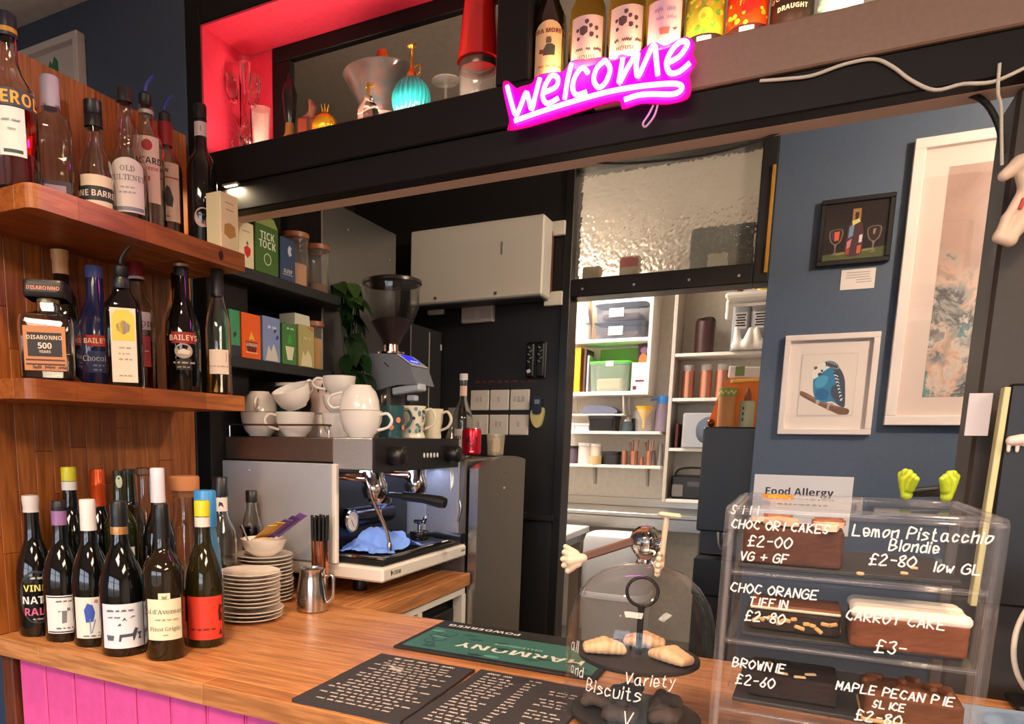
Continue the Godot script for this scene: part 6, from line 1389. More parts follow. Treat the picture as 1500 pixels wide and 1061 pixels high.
	var cc := [V(-0.6, c, -1.065), V(-0.385, c, -1.07)]
	var ww := [0.2, 0.215]
	for k in 2:
		t = thing("slate_menu", ["slate menu tile of handwritten lines under a heading", "slate menu tile with a column of handwritten prices"][k], "menu", cc[k], [0.5, -1.0][k], "slate menus on the counter")
		var edge := []
		for i in 40:
			var a := i / 10.0
			var p := Vector2.ZERO
			match i / 10:
				0: p = Vector2(-0.5 + a, -0.5)
				1: p = Vector2(0.5, -0.5 + a - 1)
				2: p = Vector2(0.5 - (a - 2), 0.5)
				3: p = Vector2(-0.5, 0.5 - (a - 3))
			edge.append(p * Vector2(ww[k], 0.295) + Vector2(rng.randf_range(-0.0012, 0.0012), rng.randf_range(-0.0012, 0.0012)))
		var sl := part(t, "slate", MB.new().add(prism(edge, 0, 0.006), Transform3D(Basis(Vector3.RIGHT, -PI / 2), Vector3.ZERO)).mesh(), slate)
		var y := 0.13
		var n := 0
		while y > -0.13:
			var w: float
			var x := 0.0
			if k == 0: w = rng.randf_range(0.1, 0.17) if n != 0 else 0.12
			else:
				w = rng.randf_range(0.035, 0.075)
				x = -ww[1] * 0.5 + 0.02 + w * 0.5
			var hh := 0.009 if n == 0 else 0.0062
			part(sl, "chalk_line", MB.new().add(scribble(w, hh, 0.0012 if n else 0.0018), Transform3D(Basis(Vector3.RIGHT, -PI / 2), V(x, 0.0064, -y))).mesh(), chalk)
			if k == 1:
				part(sl, "chalk_price", MB.new().add(scribble(0.014, 0.006, 0.0012), Transform3D(Basis(Vector3.RIGHT, -PI / 2), V(0.0, 0.0064, -y))).mesh(), chalk)
				if n > 1 and n % 4 != 0: part(sl, "chalk_line", MB.new().add(scribble(rng.randf_range(0.03, 0.05), 0.006, 0.0012), Transform3D(Basis(Vector3.RIGHT, -PI / 2), V(0.062, 0.0064, -y))).mesh(), chalk)
			y -= 0.0145 if n else 0.019
			n += 1
		if k == 0:
			for q in 6: part(sl, "chalk_sketch", MB.new().add(scribble(0.02, 0.012, 0.001), Transform3D(Basis(Vector3.RIGHT, -PI / 2) * Basis(Vector3.FORWARD, q * 0.9), V(-0.045 + 0.006 * q, 0.0066, -0.085 + 0.004 * q))).mesh(), chalk)
	# bar mat lying upside down to us
	t = thing("bar_mat", "black rubber bar mat with a teal print and upside down lettering", "bar mat", V(-0.5, c, -1.398), 180)
	var mt := part(t, "rubber", box(V(0.42, 0.005, 0.25), 0.0015), pm(C(24, 25, 26), 0.6), V(0, 0.0026, 0))
	part(mt, "teal_panel", box(V(0.395, 0.0004, 0.165), 0.0001), rough_mat(C(56, 112, 104), 0.6, 30.0), V(0, 0.0028, -0.025))
	var up := Basis(Vector3.RIGHT, -PI / 2)
	var flat := func(m: Mesh, x: float, z: float) -> ArrayMesh: return MB.new().add(m, Transform3D(up, V(x, 0.0032, z))).mesh()
	part(mt, "lettering", flat.call(letters("HARMONY", 0.033, sans, 1.15), -0.035, -0.045), pm(C(222, 226, 214), 0.6))
	part(mt, "lettering", flat.call(letters("HELLES LAGER", 0.011), -0.02, -0.005), pm(C(150, 196, 182), 0.6))
	part(mt, "lettering", flat.call(letters("POWDERKEG", 0.017, sans, 1.2), 0.095, 0.09), pm(C(222, 222, 218), 0.6))
	rng.seed = 9
	for i in 16: part(mt, "leaf_print", flat.call(prism(smooth(P2([-0.016, 0, 0, -0.007, 0.018, 0, 0, 0.008]), 3, true), 0, 0.0003), rng.randf_range(-0.18, 0.18), rng.randf_range(-0.1, 0.045)), pm([C(36, 84, 80), C(96, 156, 144), C(30, 66, 64)][i % 3], 0.6), Vector3.ZERO)
	for i in 5: part(mt, "emblem", flat.call(MB.new().add(lathe(P2([0.02 - i * 0.003, 0, 0.0215 - i * 0.003, 0, 0.0215 - i * 0.003, 0.0003, 0.02 - i * 0.003, 0.0003]), 16), Transform3D(Basis(Vector3.RIGHT, PI / 2), V(0, 0, 0))).mesh(), 0.15 + 0.012 * (i % 2), 0.015 - i * 0.022), pm(C(26, 56, 54), 0.6))
	# glass cloche on the counter
	build_cloche()
func hand_tongs(t: Node, mt: Material, at: Vector3, dir: Vector3, side: Vector3, s := 1.0) -> void:
	# a flat scoop shaped as an open hand: palm, four fingers and a thumb
	var d := dir.normalized()
	var w := side.normalized()
	var b := [[at, at + d * 0.026 * s, 0.009 * s, 0.012 * s], [at + d * 0.012 * s - w * 0.009 * s, at + d * 0.026 * s - w * 0.012 * s, 0.008 * s, 0.008 * s], [at + d * 0.012 * s + w * 0.009 * s, at + d * 0.026 * s + w * 0.012 * s, 0.008 * s, 0.008 * s]]
	for i in 4:
		var o := (i - 1.5) * 0.0105 * s
		var ln: float = [0.036, 0.041, 0.04, 0.034][i] * s
		b.append([at + d * 0.026 * s + w * o, at + d * ln + w * o * 1.25, 0.0066 * s, 0.0062 * s])
	b.append([at + d * 0.012 * s + w * 0.014 * s, at + d * 0.03 * s + w * 0.031 * s, 0.006 * s, 0.005 * s])
	part(t, "scoop_hand", blob(b, 0.0021 * s, 0.0028 * s), mt)
func build_cloche() -> void:
	var o := V(-0.193, 1.0702, -1.12)
	var big := 1.07
	var slate := rough_mat(C(38, 37, 39), 0.6, 14.0)
	# two tier slate stand
	var t := thing("cake_stand", "two tier round slate cake stand with a black ring handle under the glass dome", "cake stand", o)
	t.scale = Vector3.ONE * big
	part(t, "lower_tier", lathe(P2([0, 0.006, 0.088, 0.006, 0.09, 0.008, 0.09, 0.013, 0.088, 0.014, 0, 0.014]), 44), slate)
	for i in 3: part(t, "foot", lathe(P2([0, 0, 0.008, 0, 0.008, 0.0065]), 10), pm(C(20, 20, 20), 0.6), V(cos(i * TAU / 3) * 0.06, 0, sin(i * TAU / 3) * 0.06))
	part(t, "upper_tier", lathe(P2([0, 0.093, 0.081, 0.093, 0.083, 0.095, 0.083, 0.1, 0.081, 0.101, 0, 0.101]), 44), slate)
	var iron := pm(C(24, 22, 22), 0.45, 0.4)
	part(t, "rod", lathe(P2([0.0, 0.01, 0.0045, 0.01, 0.0045, 0.166, 0.0055, 0.168, 0.0055, 0.172, 0, 0.173]), 14), iron)
	var ring := []
	for i in 24: ring.append(V(sin(TAU * i / 24) * 0.021, 0.192 - cos(TAU * i / 24) * 0.021, 0))
	part(t, "ring_handle", tube(ring, 0.0025, 8, true), iron, Vector3.ZERO, V(0, 9, 0))
	# dome
	var d := thing("glass_cloche", "tall clear glass dome with a glass knob covering the slate cake stand", "cloche", o)
	d.scale = Vector3.ONE * big
	part(d, "dome", lathe(P2([0.1035, 0.0008, 0.102, 0.004, 0.102, 0.12, 0.099, 0.15, 0.09, 0.18, 0.075, 0.203, 0.055, 0.22, 0.03, 0.23, 0.012, 0.233]), 56), pane(C(230, 226, 222), 0.008, 0.01, 0.42))
	part(d, "knob", lathe(P2([0.0, 0.233, 0.012, 0.2335, 0.009, 0.24, 0.014, 0.246, 0.0215, 0.258, 0.022, 0.266, 0.018, 0.278, 0.009, 0.286, 0, 0.287]), 30), solid_glass(C(240, 232, 228)))
	var ink := pm(C(226, 220, 214), 0.8)
	rng.seed = 3
	part(d, "handwriting", bend(hand("all", 0.017, 0.0016), 0.1026), ink, V(0, 0.112, 0), V(0, -45, 0))
	part(d, "handwriting", bend(hand("and", 0.015, 0.0016), 0.1026), ink, V(0, 0.08, 0), V(0, -41, 0))
	part(d, "handwriting", bend(hand("Biscuits", 0.017, 0.0017), 0.1026), ink, V(0, 0.066, 0), V(0, -7, 0))
	part(d, "handwriting", bend(hand("Variety", 0.015, 0.0015), 0.1026), ink, V(0, 0.088, 0), V(0, 20, 0))
	part(d, "handwriting", bend(hand("V", 0.02, 0.0016), 0.1026), ink, V(0, 0.03, 0), V(0, 6, 0))
	# pastries on the upper tier
	rng.seed = 13
	for i in 3:
		var pos: Array = [[-0.045, 0.018, 20, "by the handwriting"], [0.048, 0.014, -30, "beside the cake case"], [0.0, -0.045, 5, "behind the black rod"]]
		var b := []
		for j in 7:
			var a := (j - 3) * 0.28
			var rr := 0.0125 - 0.0016 * absf(j - 3)
			b.append([V(sin(a) * 0.036, rr, cos(a) * 0.012 - 0.006 - 0.009), V(sin(a) * 0.038, rr * 1.05, cos(a) * 0.012 - 0.006 + 0.012), rr, rr * 0.9])
		var pz := solo("pastry", "golden shell shaped pastry on the upper slate tier, %s" % pos[i][3], "pastry", blob(b, 0.0022, 0.0008), rough_mat(C(236, 190, 146), 0.85, 60.0), o + V(pos[i][0], 0.1012, pos[i][1]) * big, pos[i][2], "pastries under the glass dome")
		pz.scale = V(0.92, 1, 0.92)
	for i in 5:
		var a := TAU * i / 5.0 + 0.5
		var b := []
		for j in 9: b.append([V(rng.randf_range(-0.018, 0.018), 0.011 + rng.randf_range(0, 0.01), rng.randf_range(-0.018, 0.018)), V(rng.randf_range(-0.018, 0.018), 0.012, rng.randf_range(-0.018, 0.018)), 0.0095, 0.0085])
		solo("chocolate_biscuit", "dark rough chocolate biscuit on the lower slate tier", "biscuit", blob(b, 0.003, 0.003), rough_mat(C(58, 46, 46) if i % 2 else C(86, 70, 62), 0.85, 70.0), o + V(cos(a) * 0.052, 0.0142, sin(a) * 0.052) * big, 0, "biscuits under the glass dome")
	# serving tongs with cream hands, leaning on the dome's knob
	t = thing("hand_tongs", "cream hand shaped serving tongs resting across the top of the glass dome", "tongs", o)
	t.scale = Vector3.ONE * big
	var cr := pm(C(222, 198, 170), 0.5)
	part(t, "arm", box(V(0.075, 0.012, 0.005), 0.002), pm(C(96, 62, 46), 0.5), V(-0.047, 0.252, 0.026), V(0, 10, 22))
	hand_tongs(t, cr, V(-0.078, 0.238, 0.032), V(-1, -0.3, 0.15), V(-0.25, 1, 0.1), 0.7)
	part(t, "arm", box(V(0.007, 0.075, 0.005), 0.002), cr, V(0.027, 0.268, 0.02), V(10, 0, -4))
	part(t, "cross_end", box(V(0.03, 0.007, 0.014), 0.003), cr, V(0.033, 0.305, 0.024), V(0, 0, -4))
	hand_tongs(t, cr, V(0.026, 0.246, 0.03), V(0.02, -0.36, 0.85), V(0.1, 1, 0.4), 0.6)

# ================= tea shelves =================
func tea_box(label: String, z0: float, z1: float, y: float, top: float, col: Color, prints: Array, group: String, x := -1.41, deep := 0.09) -> Node3D:
	# front faces +x; prints: [w, h, y, colour] patches or [text, high, y, colour] lettering
	var d := minf(deep, absf(z1 - z0) * 1.1)
	var t := thing("tea_box", label, "box", V(x - d / 2, y, (z0 + z1) / 2), 90, group)
	var w := absf(z1 - z0) - 0.003
	var b := part(t, "carton", box(V(w, top - y, d), 0.0012), pm(col, 0.5), V(0, (top - y) / 2, 0))
	for p in prints:
		var c: Array = p[3]
		if p[0] is String: part(b, "lettering", scribble(p[1] * p[0].length() * 0.6, p[1] * 0.8, p[1] * 0.16) if p[0].begins_with("~") else letters(p[0], p[1]), pm(C(c[0], c[1], c[2]), 0.5), V(0, p[2] - (top - y) / 2, d / 2 + 0.0006))
		elif p[0] is Array: part(b, "print", prism(P2(p[0]), 0, 0.0004), pm(C(c[0], c[1], c[2]), 0.5), V(p[1], p[2] - (top - y) / 2, d / 2 + 0.0001))
		else: part(b, "print", box(V(p[0], p[1], 0.0005), 0.0001), pm(C(c[0], c[1], c[2]), 0.5), V(0, p[2] - (top - y) / 2, d / 2 + 0.0003))
	return t
func tea_jar(label: String, at: Vector3, r: float, h: float, fill: Color, level: float) -> void:
	var t := thing("storage_jar", label, "jar", at, 0.0, "wooden lidded glass jars")
	part(t, "glass", lathe(P2([0, 0.002, r - 0.004, 0, r, 0.005, r, h - 0.016]), 32), pane(C(226, 214, 200), 0.1))
	part(t, "contents", lathe(P2([0, 0.004, r - 0.005, 0.004, r - 0.005, level, r * 0.4, level + 0.008, 0, level + 0.004]), 26), rough_mat(fill, 0.8, 50.0))
	part(t, "wooden_lid", lathe(P2([r - 0.002, h - 0.0155, r + 0.003, h - 0.0155, r + 0.003, h - 0.001, r + 0.001, h, 0, h]), 32), wood(C(170, 104, 68), 0))
func build_tea() -> void:
	var black := pm(C(30, 31, 34), 0.5)
	for s in [[1.935, 1.965, -2.12, "upper"], [1.69, 1.72, -2.08, "lower"]]:
		solo("tea_shelf", "black painted wall shelf of tea boxes, the %s one" % s[3], "shelf", span(V(-1.659, s[0], s[2]), V(-1.395, s[1], -1.722), 0.002), black, Vector3.ZERO, 0, "black tea shelves")
		solo("tea_shelf_end", "short black bracket board carrying the near end of the %s tea shelf" % s[3], "bracket", span(V(-1.456, s[0], -1.7215), V(-1.395, s[1], -1.55), 0.002), black, Vector3.ZERO, 0, "black tea shelf brackets")
	var y := 1.9652
	var g := "boxes on the upper tea shelf"
	tea_box("tall cream carton with a biscuit picture at the wooden shelf end", -1.376, -1.441, 1.9422, 2.068, C(240, 226, 180), [[[-0.02, -0.012, 0.0, -0.02, 0.02, -0.01, 0.018, 0.01, 0.0, 0.016, -0.018, 0.01], 0.0, 0.045, [190, 150, 80]], [0.03, 0.003, 0.105, [190, 180, 150]], [0.025, 0.003, 0.09, [190, 180, 150]]], "", -1.245, 0.045)
	tea_box("cream carton with a red berry picture next to the tall carton", -1.628, -1.695, y, 2.09, C(238, 224, 190), [[[-0.012, -0.01, 0.0, -0.02, 0.012, -0.01, 0.014, 0.006, 0.0, 0.014, -0.014, 0.006], 0.004, 0.05, [206, 40, 40]], [[-0.006, 0, 0.006, 0, 0.0, 0.01], 0.004, 0.066, [70, 110, 40]], [0.03, 0.003, 0.1, [190, 170, 140]]], g)
	var tt := tea_box("green tea carton with white block lettering and a white ring", -1.7, -1.806, y, 2.1, C(88, 130, 52), [[0.1, 0.13, 0.068, [64, 104, 36]], ["TICK", 0.021, 0.108, [232, 238, 214]], ["TOCK", 0.021, 0.084, [232, 238, 214]]], g)
	part(tt, "ring_print", lathe(P2([0.014, 0, 0.0165, 0, 0.0165, 0.0005, 0.014, 0.0005]), 24), pm(C(226, 236, 196), 0.5), V(0, 0.044, 0.0458), V(90, 0, 0))
	part(tt, "gable", prism(P2([-0.045, 0, 0.045, 0, 0.03, 0.032, -0.03, 0.032]), -0.05, 0.05), pm(C(150, 166, 96), 0.55), V(0, 0.1352, 0), V(0, 90, 0))
	tea_box("navy blue tea carton with a crescent moon and pale lettering", -1.812, -1.888, y, 2.09, C(46, 66, 104), [["SLEEP", 0.011, 0.03, [206, 206, 190]], [[-0.004, -0.016, 0.006, -0.01, 0.002, 0.0, 0.006, 0.01, -0.004, 0.016, -0.012, 0.006, -0.012, -0.006], 0.012, 0.09, [196, 204, 214]], [0.05, 0.002, 0.02, [196, 180, 140]]], g)
	tea_jar("glass jar with a wooden lid half full of pink sweets on the tea shelf", V(-1.46, y, -1.945), 0.046, 0.165, C(206, 150, 120), 0.07)
	tea_jar("glass jar with a wooden lid at the free end of the tea shelf", V(-1.46, y, -2.06), 0.046, 0.155, C(120, 80, 54), 0.03)
	y = 1.7202
	g = "boxes on the lower tea shelf"
	tea_box("teal green tea carton beside the clear wine bottle", -1.585, -1.63, y, 1.846, C(60, 150, 104), [[0.04, 0.03, 0.016, [40, 44, 60]], [[-0.006, 0, 0.006, 0.01, 0.002, 0.02, -0.008, 0.012], 0, 0.05, [24, 60, 50]]], g)
	tea_box("bright orange tea carton with a dark red cup", -1.634, -1.719, y, 1.846, C(242, 100, 24), [[[-0.026, 0, -0.018, -0.028, 0.018, -0.028, 0.026, 0], 0, 0.048, [110, 34, 20]], ["GINGER", 0.009, 0.04, [244, 226, 200]], [[-0.012, 0, 0.0, 0.004, 0.014, 0.0, 0.004, 0.016, 0.0, 0.026, -0.006, 0.014], 0, 0.052, [250, 190, 70]], [0.05, 0.003, 0.018, [250, 200, 150]]], g)
	tea_box("lavender blue tea carton with white flowers", -1.726, -1.81, y, 1.85, C(128, 146, 196), [["~CALM", 0.012, 0.1, [222, 226, 236]], [[-0.03, 0, 0.03, 0, 0.02, 0.03, 0.008, 0.05, -0.004, 0.026, -0.016, 0.044], 0, 0.004, [216, 210, 196]], [[-0.006, 0, 0.004, 0.004, 0.006, 0.014, -0.004, 0.012], 0.016, 0.085, [40, 54, 96]], [[-0.006, 0, 0.004, 0.004, 0.006, 0.014, -0.004, 0.012], 0.026, 0.066, [40, 54, 96]]], g)
	tea_box("leaf green tea carton with a white cup and mint leaf", -1.818, -1.892, y, 1.842, C(70, 122, 62), [[[-0.022, 0.02, -0.012, -0.02, 0.012, -0.02, 0.022, 0.02], 0, 0.035, [226, 222, 190]], [[-0.012, 0, 0.0, -0.006, 0.012, 0.004, 0.0, 0.03], 0, 0.066, [60, 170, 60]], ["~MINT", 0.009, 0.108, [220, 230, 200]]], g)
	var kb := tea_box("khaki tea carton with a folded pale top", -1.9, -1.985, y, 1.85, C(176, 166, 106), [[[-0.03, 0, 0.03, 0, 0.024, 0.03, 0.006, 0.052, -0.008, 0.03, -0.02, 0.046], 0, 0.004, [222, 212, 176]], ["~CHAI", 0.01, 0.09, [206, 200, 150]], [[-0.0, 0, 0.035, -0.012, 0.035, 0.0], 0, 0.125, [196, 110, 120]]], g)
	part(kb, "folded_top", prism(P2([-0.041, 0, 0.041, 0, 0.036, 0.034, -0.041, 0.034]), -0.03, 0.03), pm(C(206, 206, 186), 0.55), V(0, 0.1302, 0))
	tea_jar("glass jar with a wooden lid full of oat biscuits on the lower tea shelf", V(-1.452, y, -2.032), 0.036, 0.155, C(190, 140, 76), 0.1)
	# trailing plant by the shelf end
	var t := thing("trailing_plant", "dark green trailing leafy plant hanging beside the tea shelves", "plant", V(-1.44, 1.966, -2.19))
	part(t, "pot", lathe(P2([0, 0, 0.03, 0, 0.04, 0.05, 0.037, 0.05, 0.03, 0.04, 0, 0.04]), 22), pm(C(34, 34, 34), 0.6), V(0, 0.0, 0.0))
	rng.seed = 44
	var leaf := func(l: float, w: float) -> ArrayMesh:
		var m := MB.new()
		for i in 9:
			var a := i / 8.0
			var ww := w * sin(PI * pow(a, 0.75)) * 0.5
			var dz := -l * 0.28 * a * a
			for q in 3: m.vert(V((q - 1) * ww, dz + (0.0 if q == 1 else -ww * 0.35) * -1.0, l * a), Vector3.UP)
		for i in 8:
			for q in 2:
				var b := i * 3 + q
				m.quad(b, b + 1, b + 4, b + 3)
		return m.mesh()
	var lm := [leaf.call(0.085, 0.05), leaf.call(0.11, 0.06), leaf.call(0.065, 0.04)]
	var gm := [pm(C(34, 62, 30), 0.35), pm(C(24, 46, 24), 0.35), pm(C(66, 104, 44), 0.35)]
	for v in 6:
		var p := V(rng.randf_range(-0.02, 0.02), 0.045, rng.randf_range(-0.02, 0.02))
		var pts := [p]
		var dir := V(rng.randf_range(0.03, 0.12), 0.02, rng.randf_range(-0.02, 0.07))
		for i in 7:
			p += dir * (0.35 if i < 2 else 0.06) + V(rng.randf_range(-0.012, 0.012), 0.0 if i < 1 else -0.062, rng.randf_range(-0.012, 0.012))
			pts.append(p)
		var st := part(t, "stem", tube(smooth(pts, 3), 0.0022, 6), gm[0])
		for i in range(1, 8):
			for q in 2:
				var lf := part(st, "leaf", lm[rng.randi() % 3], gm[2] if i < 3 and rng.randf() < 0.5 else gm[rng.randi() % 2], pts[i])
				lf.rotation_degrees = V(rng.randf_range(15, 65), rng.randf_range(0, 180) if q else rng.randf_range(20, 120), rng.randf_range(-25, 25))
	solo("plant_bracket", "small black bracket shelf holding the trailing plant", "bracket", span(V(-1.499, 1.945, -2.25), V(-1.395, 1.9655, -2.135), 0.002), pm(C(30, 31, 34), 0.5))

# ================= things on the beam =================
func build_ledge_things() -> void:
	var y := 2.2372
	var clear := pane(C(236, 226, 222), 0.1)
	var vg := solid_glass(C(246, 238, 236), 0.045)
	var t := thing("glass_flower_vase", "clear glass vase with blown glass tulips at the pink end of the niche", "vase", V(-1.398, y, -1.655))
	t.scale = Vector3(0.78, 1.0, 0.78)
	part(t, "column", lathe(P2([0, 0.002, 0.019, 0, 0.02, 0.004, 0.02, 0.262, 0.023, 0.266]), 26), vg)
	rng.seed = 2
	for p in [V(-0.032, 0.15, 0.02), V(0.035, 0.13, 0.01)]:
		var tu := part(t, "tulip", lathe(P2([0, 0, 0.012, 0.006, 0.02, 0.03, 0.019, 0.055, 0.012, 0.085]), 18), vg, p, V(0, 0, 16 if p.x < 0 else -14))
		for q in 3: part(tu, "petal", lathe(P2([0, 0.05, 0.006, 0.065, 0.003, 0.085, 0, 0.1]), 10, 2.0, 1.4, 0.5), vg, V(cos(q * 2.1) * 0.014, 0, sin(q * 2.1) * 0.014), V(0, q * 120, 10))
	for i in 9: part(t, "glass_leaf", tube(smooth([V(rng.randf_range(-0.02, 0.02), 0.01, 0.02), V(rng.randf_range(-0.04, 0.05), 0.05, 0.03), V(rng.randf_range(-0.05, 0.06), rng.randf_range(0.05, 0.12), 0.035)], 4), [0.006, 0.0055, 0.005, 0.0045, 0.004, 0.0035, 0.003, 0.0025, 0.002], 8), vg)
	part(t, "base_cluster", blob([[V(-0.03, 0.014, 0.03), V(0.045, 0.014, 0.035), 0.013, 0.013], [V(0.02, 0.02, 0.04), V(0.045, 0.045, 0.03), 0.012, 0.009]], 0.004, 0.006), vg)
	t = thing("glass_tumbler", "cut clear glass tumbler beside the glass flowers", "glass", V(-1.318, y, -1.62))
	part(t, "tumbler", lathe(P2([0, 0.002, 0.02, 0, 0.026, 0.11, 0.024, 0.11, 0.018, 0.006, 0, 0.006]), 14), clear)
	t = thing("small_decanter", "small dark bottle with a brown lettered base in the niche", "bottle", V(-1.258, y, -1.665), 30)
	part(t, "body", lathe(P2([0, 0.002, 0.02, 0, 0.03, 0.012, 0.03, 0.03, 0.014, 0.055, 0.012, 0.08]), 24), pm(C(110, 74, 40), 0.2))
	part(t, "stopper", lathe(P2([0.013, 0.08, 0.016, 0.1, 0.02, 0.15, 0.014, 0.175, 0.006, 0.185, 0.006, 0.2, 0, 0.201]), 20), pm(C(20, 18, 18), 0.15))
	part(t, "lettering", bend(letters("RITZ", 0.012), 0.0308), pm(C(40, 28, 18), 0.5), V(0, 0.024, 0))
	t = thing("copper_flask", "square copper tin with a dark stripe and a cork figure on top", "tin", V(-1.188, y, -1.65), 30)
	part(t, "tin", box(V(0.052, 0.07, 0.035), 0.003), pm(C(196, 96, 70), 0.2, 0.9), V(0, 0.0352, 0))
	part(t, "stripe", box(V(0.008, 0.069, 0.001), 0.0003), pm(C(50, 26, 20), 0.4), V(0.002, 0.0352, 0.0178))
	part(t, "stopper", blob([[V(0.008, 0.074, 0), V(0.012, 0.1, 0), 0.012, 0.01], [V(-0.012, 0.074, 0), V(0.008, 0.082, 0), 0.006, 0.01], [V(0.012, 0.1, 0), V(0.006, 0.116, 0), 0.009, 0.006]], 0.0025, 0.005), pm(C(130, 78, 60), 0.6))
	t = thing("gold_pomegranate", "small shiny gold pomegranate ornament on the ledge", "ornament", V(-1.118, y, -1.625))
	part(t, "fruit", lathe(P2([0, 0, 0.014, 0.001, 0.028, 0.012, 0.034, 0.03, 0.031, 0.048, 0.02, 0.06, 0.008, 0.064, 0.007, 0.07]), 32), pm(C(224, 168, 50), 0.16, 0.9))
	for q in 6: part(t, "crown_tip", tube([V(cos(q * TAU / 6) * 0.006, 0.068, sin(q * TAU / 6) * 0.006), V(cos(q * TAU / 6) * 0.011, 0.084, sin(q * TAU / 6) * 0.011)], [0.003, 0.0008], 6), pm(C(206, 150, 60), 0.25, 0.9))
	t = thing("iridescent_bowl", "large flared iridescent pink and silver glass vase", "vase", V(-1.0, y, -1.705))
	var iri := StandardMaterial3D.new()
	iri.albedo_texture = noise_tex(0.006, ramp([[0.0, C(190, 150, 160)], [0.35, C(216, 196, 190)], [0.55, C(150, 196, 200)], [0.75, C(214, 176, 168)], [1.0, C(186, 130, 120)]]), 256)
	iri.uv1_triplanar = true; iri.uv1_scale = V(6, 6, 6)
	iri.albedo_color = Color(0.72, 0.66, 0.66); iri.metallic = 0.6; iri.roughness = 0.16
	part(t, "vase", lathe(P2([0, 0.003, 0.045, 0.0, 0.05, 0.005, 0.053, 0.05, 0.06, 0.09, 0.08, 0.13, 0.096, 0.152, 0.099, 0.158, 0.094, 0.158, 0.076, 0.13, 0.055, 0.09, 0.046, 0.02, 0, 0.012]), 48), iri)
	part(t, "frosted_band", wrap_label(0.0545, 0.02, 0.06, 0.5), pm(C(206, 190, 186), 0.4), V(0, 0, 0), V(0, 31, 0))
	t = thing("corked_bottle", "amber topped stopper bottle standing inside the flared vase", "bottle", V(-1.0, y + 0.0125, -1.705))
	part(t, "neck", lathe(P2([0, 0, 0.026, 0, 0.026, 0.11, 0.012, 0.14, 0.012, 0.15]), 20), pane(C(220, 200, 180), 0.15))
	part(t, "stopper", lathe(P2([0.012, 0.15, 0.014, 0.155, 0.016, 0.185, 0.012, 0.205, 0, 0.206]), 8), pm(C(190, 92, 30), 0.2, 0.3))
	t = thing("cut_glass_decanter", "little cut glass decanter with a gold cross stopper in front of the flared vase", "decanter", V(-0.975, y, -1.598))
	part(t, "decanter", lathe(P2([0, 0.002, 0.02, 0, 0.026, 0.008, 0.028, 0.025, 0.022, 0.045, 0.01, 0.058, 0.009, 0.066]), 12), solid_glass(C(236, 206, 200)))
	part(t, "stopper", box(V(0.006, 0.032, 0.006), 0.0015), pm(C(226, 176, 70), 0.2, 0.9), V(0, 0.082, 0))
	part(t, "stopper_bar", box(V(0.026, 0.005, 0.005), 0.0015), pm(C(226, 176, 70), 0.2, 0.9), V(0.004, 0.088, 0))
	t = thing("turquoise_atomiser", "ribbed turquoise glass ball with a gold pump stem and a silver petal foot", "atomiser", V(-0.882, y, -1.64))
	var m := MB.new()
	for q in 22:
		var pts := []
		for i in 9:
			var an := -1.2 + i * 0.3
			pts.append(V(cos(q * TAU / 22) * 0.0425 * cos(an), 0.057 + 0.045 * sin(an), sin(q * TAU / 22) * 0.0425 * cos(an)))
		m.add(tube(pts, 0.0045, 6))
	m.add(lathe(P2([0, 0.012, 0.026, 0.016, 0.04, 0.036, 0.043, 0.058, 0.036, 0.083, 0.018, 0.1, 0.01, 0.102]), 36))
	part(t, "ball", m.mesh(), pm(C(42, 168, 180), 0.15, 0.0, 0.5, 0.5))
	part(t, "neck", lathe(P2([0.014, 0.1, 0.014, 0.112, 0.008, 0.118, 0.004, 0.13, 0.004, 0.165, 0.006, 0.168, 0.011, 0.172, 0.011, 0.176, 0, 0.178]), 20), pm(C(206, 150, 60), 0.25, 0.9))
	part(t, "ring", tube(smooth([V(0.006, 0.125, 0), V(0.02, 0.13, 0), V(0.022, 0.115, 0), V(0.012, 0.106, 0)], 4), 0.002, 8), pm(C(206, 150, 60), 0.25, 0.9))
	for q in 9: part(t, "petal_foot", tube([V(cos(q * TAU / 9) * 0.018, 0.0025, sin(q * TAU / 9) * 0.018), V(cos(q * TAU / 9) * 0.04, 0.022, sin(q * TAU / 9) * 0.04)], [0.006, 0.0015], 6), pm(C(226, 220, 200), 0.2, 0.7))
	part(t, "foot", lathe(P2([0, 0, 0.022, 0, 0.018, 0.008, 0.01, 0.014]), 20), pm(C(226, 220, 200), 0.2, 0.7))
	for q in 2:
		t = thing("wine_glass", ["upturned wine glass behind the turquoise ball", "upturned wine glass behind the red lamp"][q], "glass", V([-0.838, -0.748][q], y, -1.735 + 0.012 * q), 0, "upturned wine glasses")
		part(t, "bowl", lathe(P2([0.03, 0.0, 0.034, 0.02, 0.03, 0.045, 0.012, 0.062, 0.004, 0.066]), 28), clear)
		part(t, "stem", lathe(P2([0.004, 0.066, 0.0035, 0.11, 0.006, 0.122]), 14), clear)
		part(t, "foot", lathe(P2([0.006, 0.122, 0.034, 0.126, 0.035, 0.1285, 0.0, 0.129]), 32), pane(C(240, 236, 230), 0.3))
	t = thing("red_cone_lamp", "tall glossy red cone standing on a clear glass cylinder in the niche", "ornament", V(-0.714, y, -1.645))
	part(t, "glass_base", lathe(P2([0, 0.002, 0.038, 0, 0.041, 0.005, 0.041, 0.095]), 32), clear)
	part(t, "metal_rim", lathe(P2([0.0425, 0.088, 0.0435, 0.094, 0.0435, 0.103, 0.042, 0.106]), 32), pm(C(120, 100, 96), 0.25, 0.8))
	part(t, "cone", lathe(P2([0.048, 0.1055, 0.047, 0.115, 0.028, 0.295, 0, 0.296]), 36), pm(C(214, 34, 30), 0.15, 0.2, 0.5, 0.5))
	# ---- beers ----
	var g := "beers lined up on the beam"
	var z := -1.612
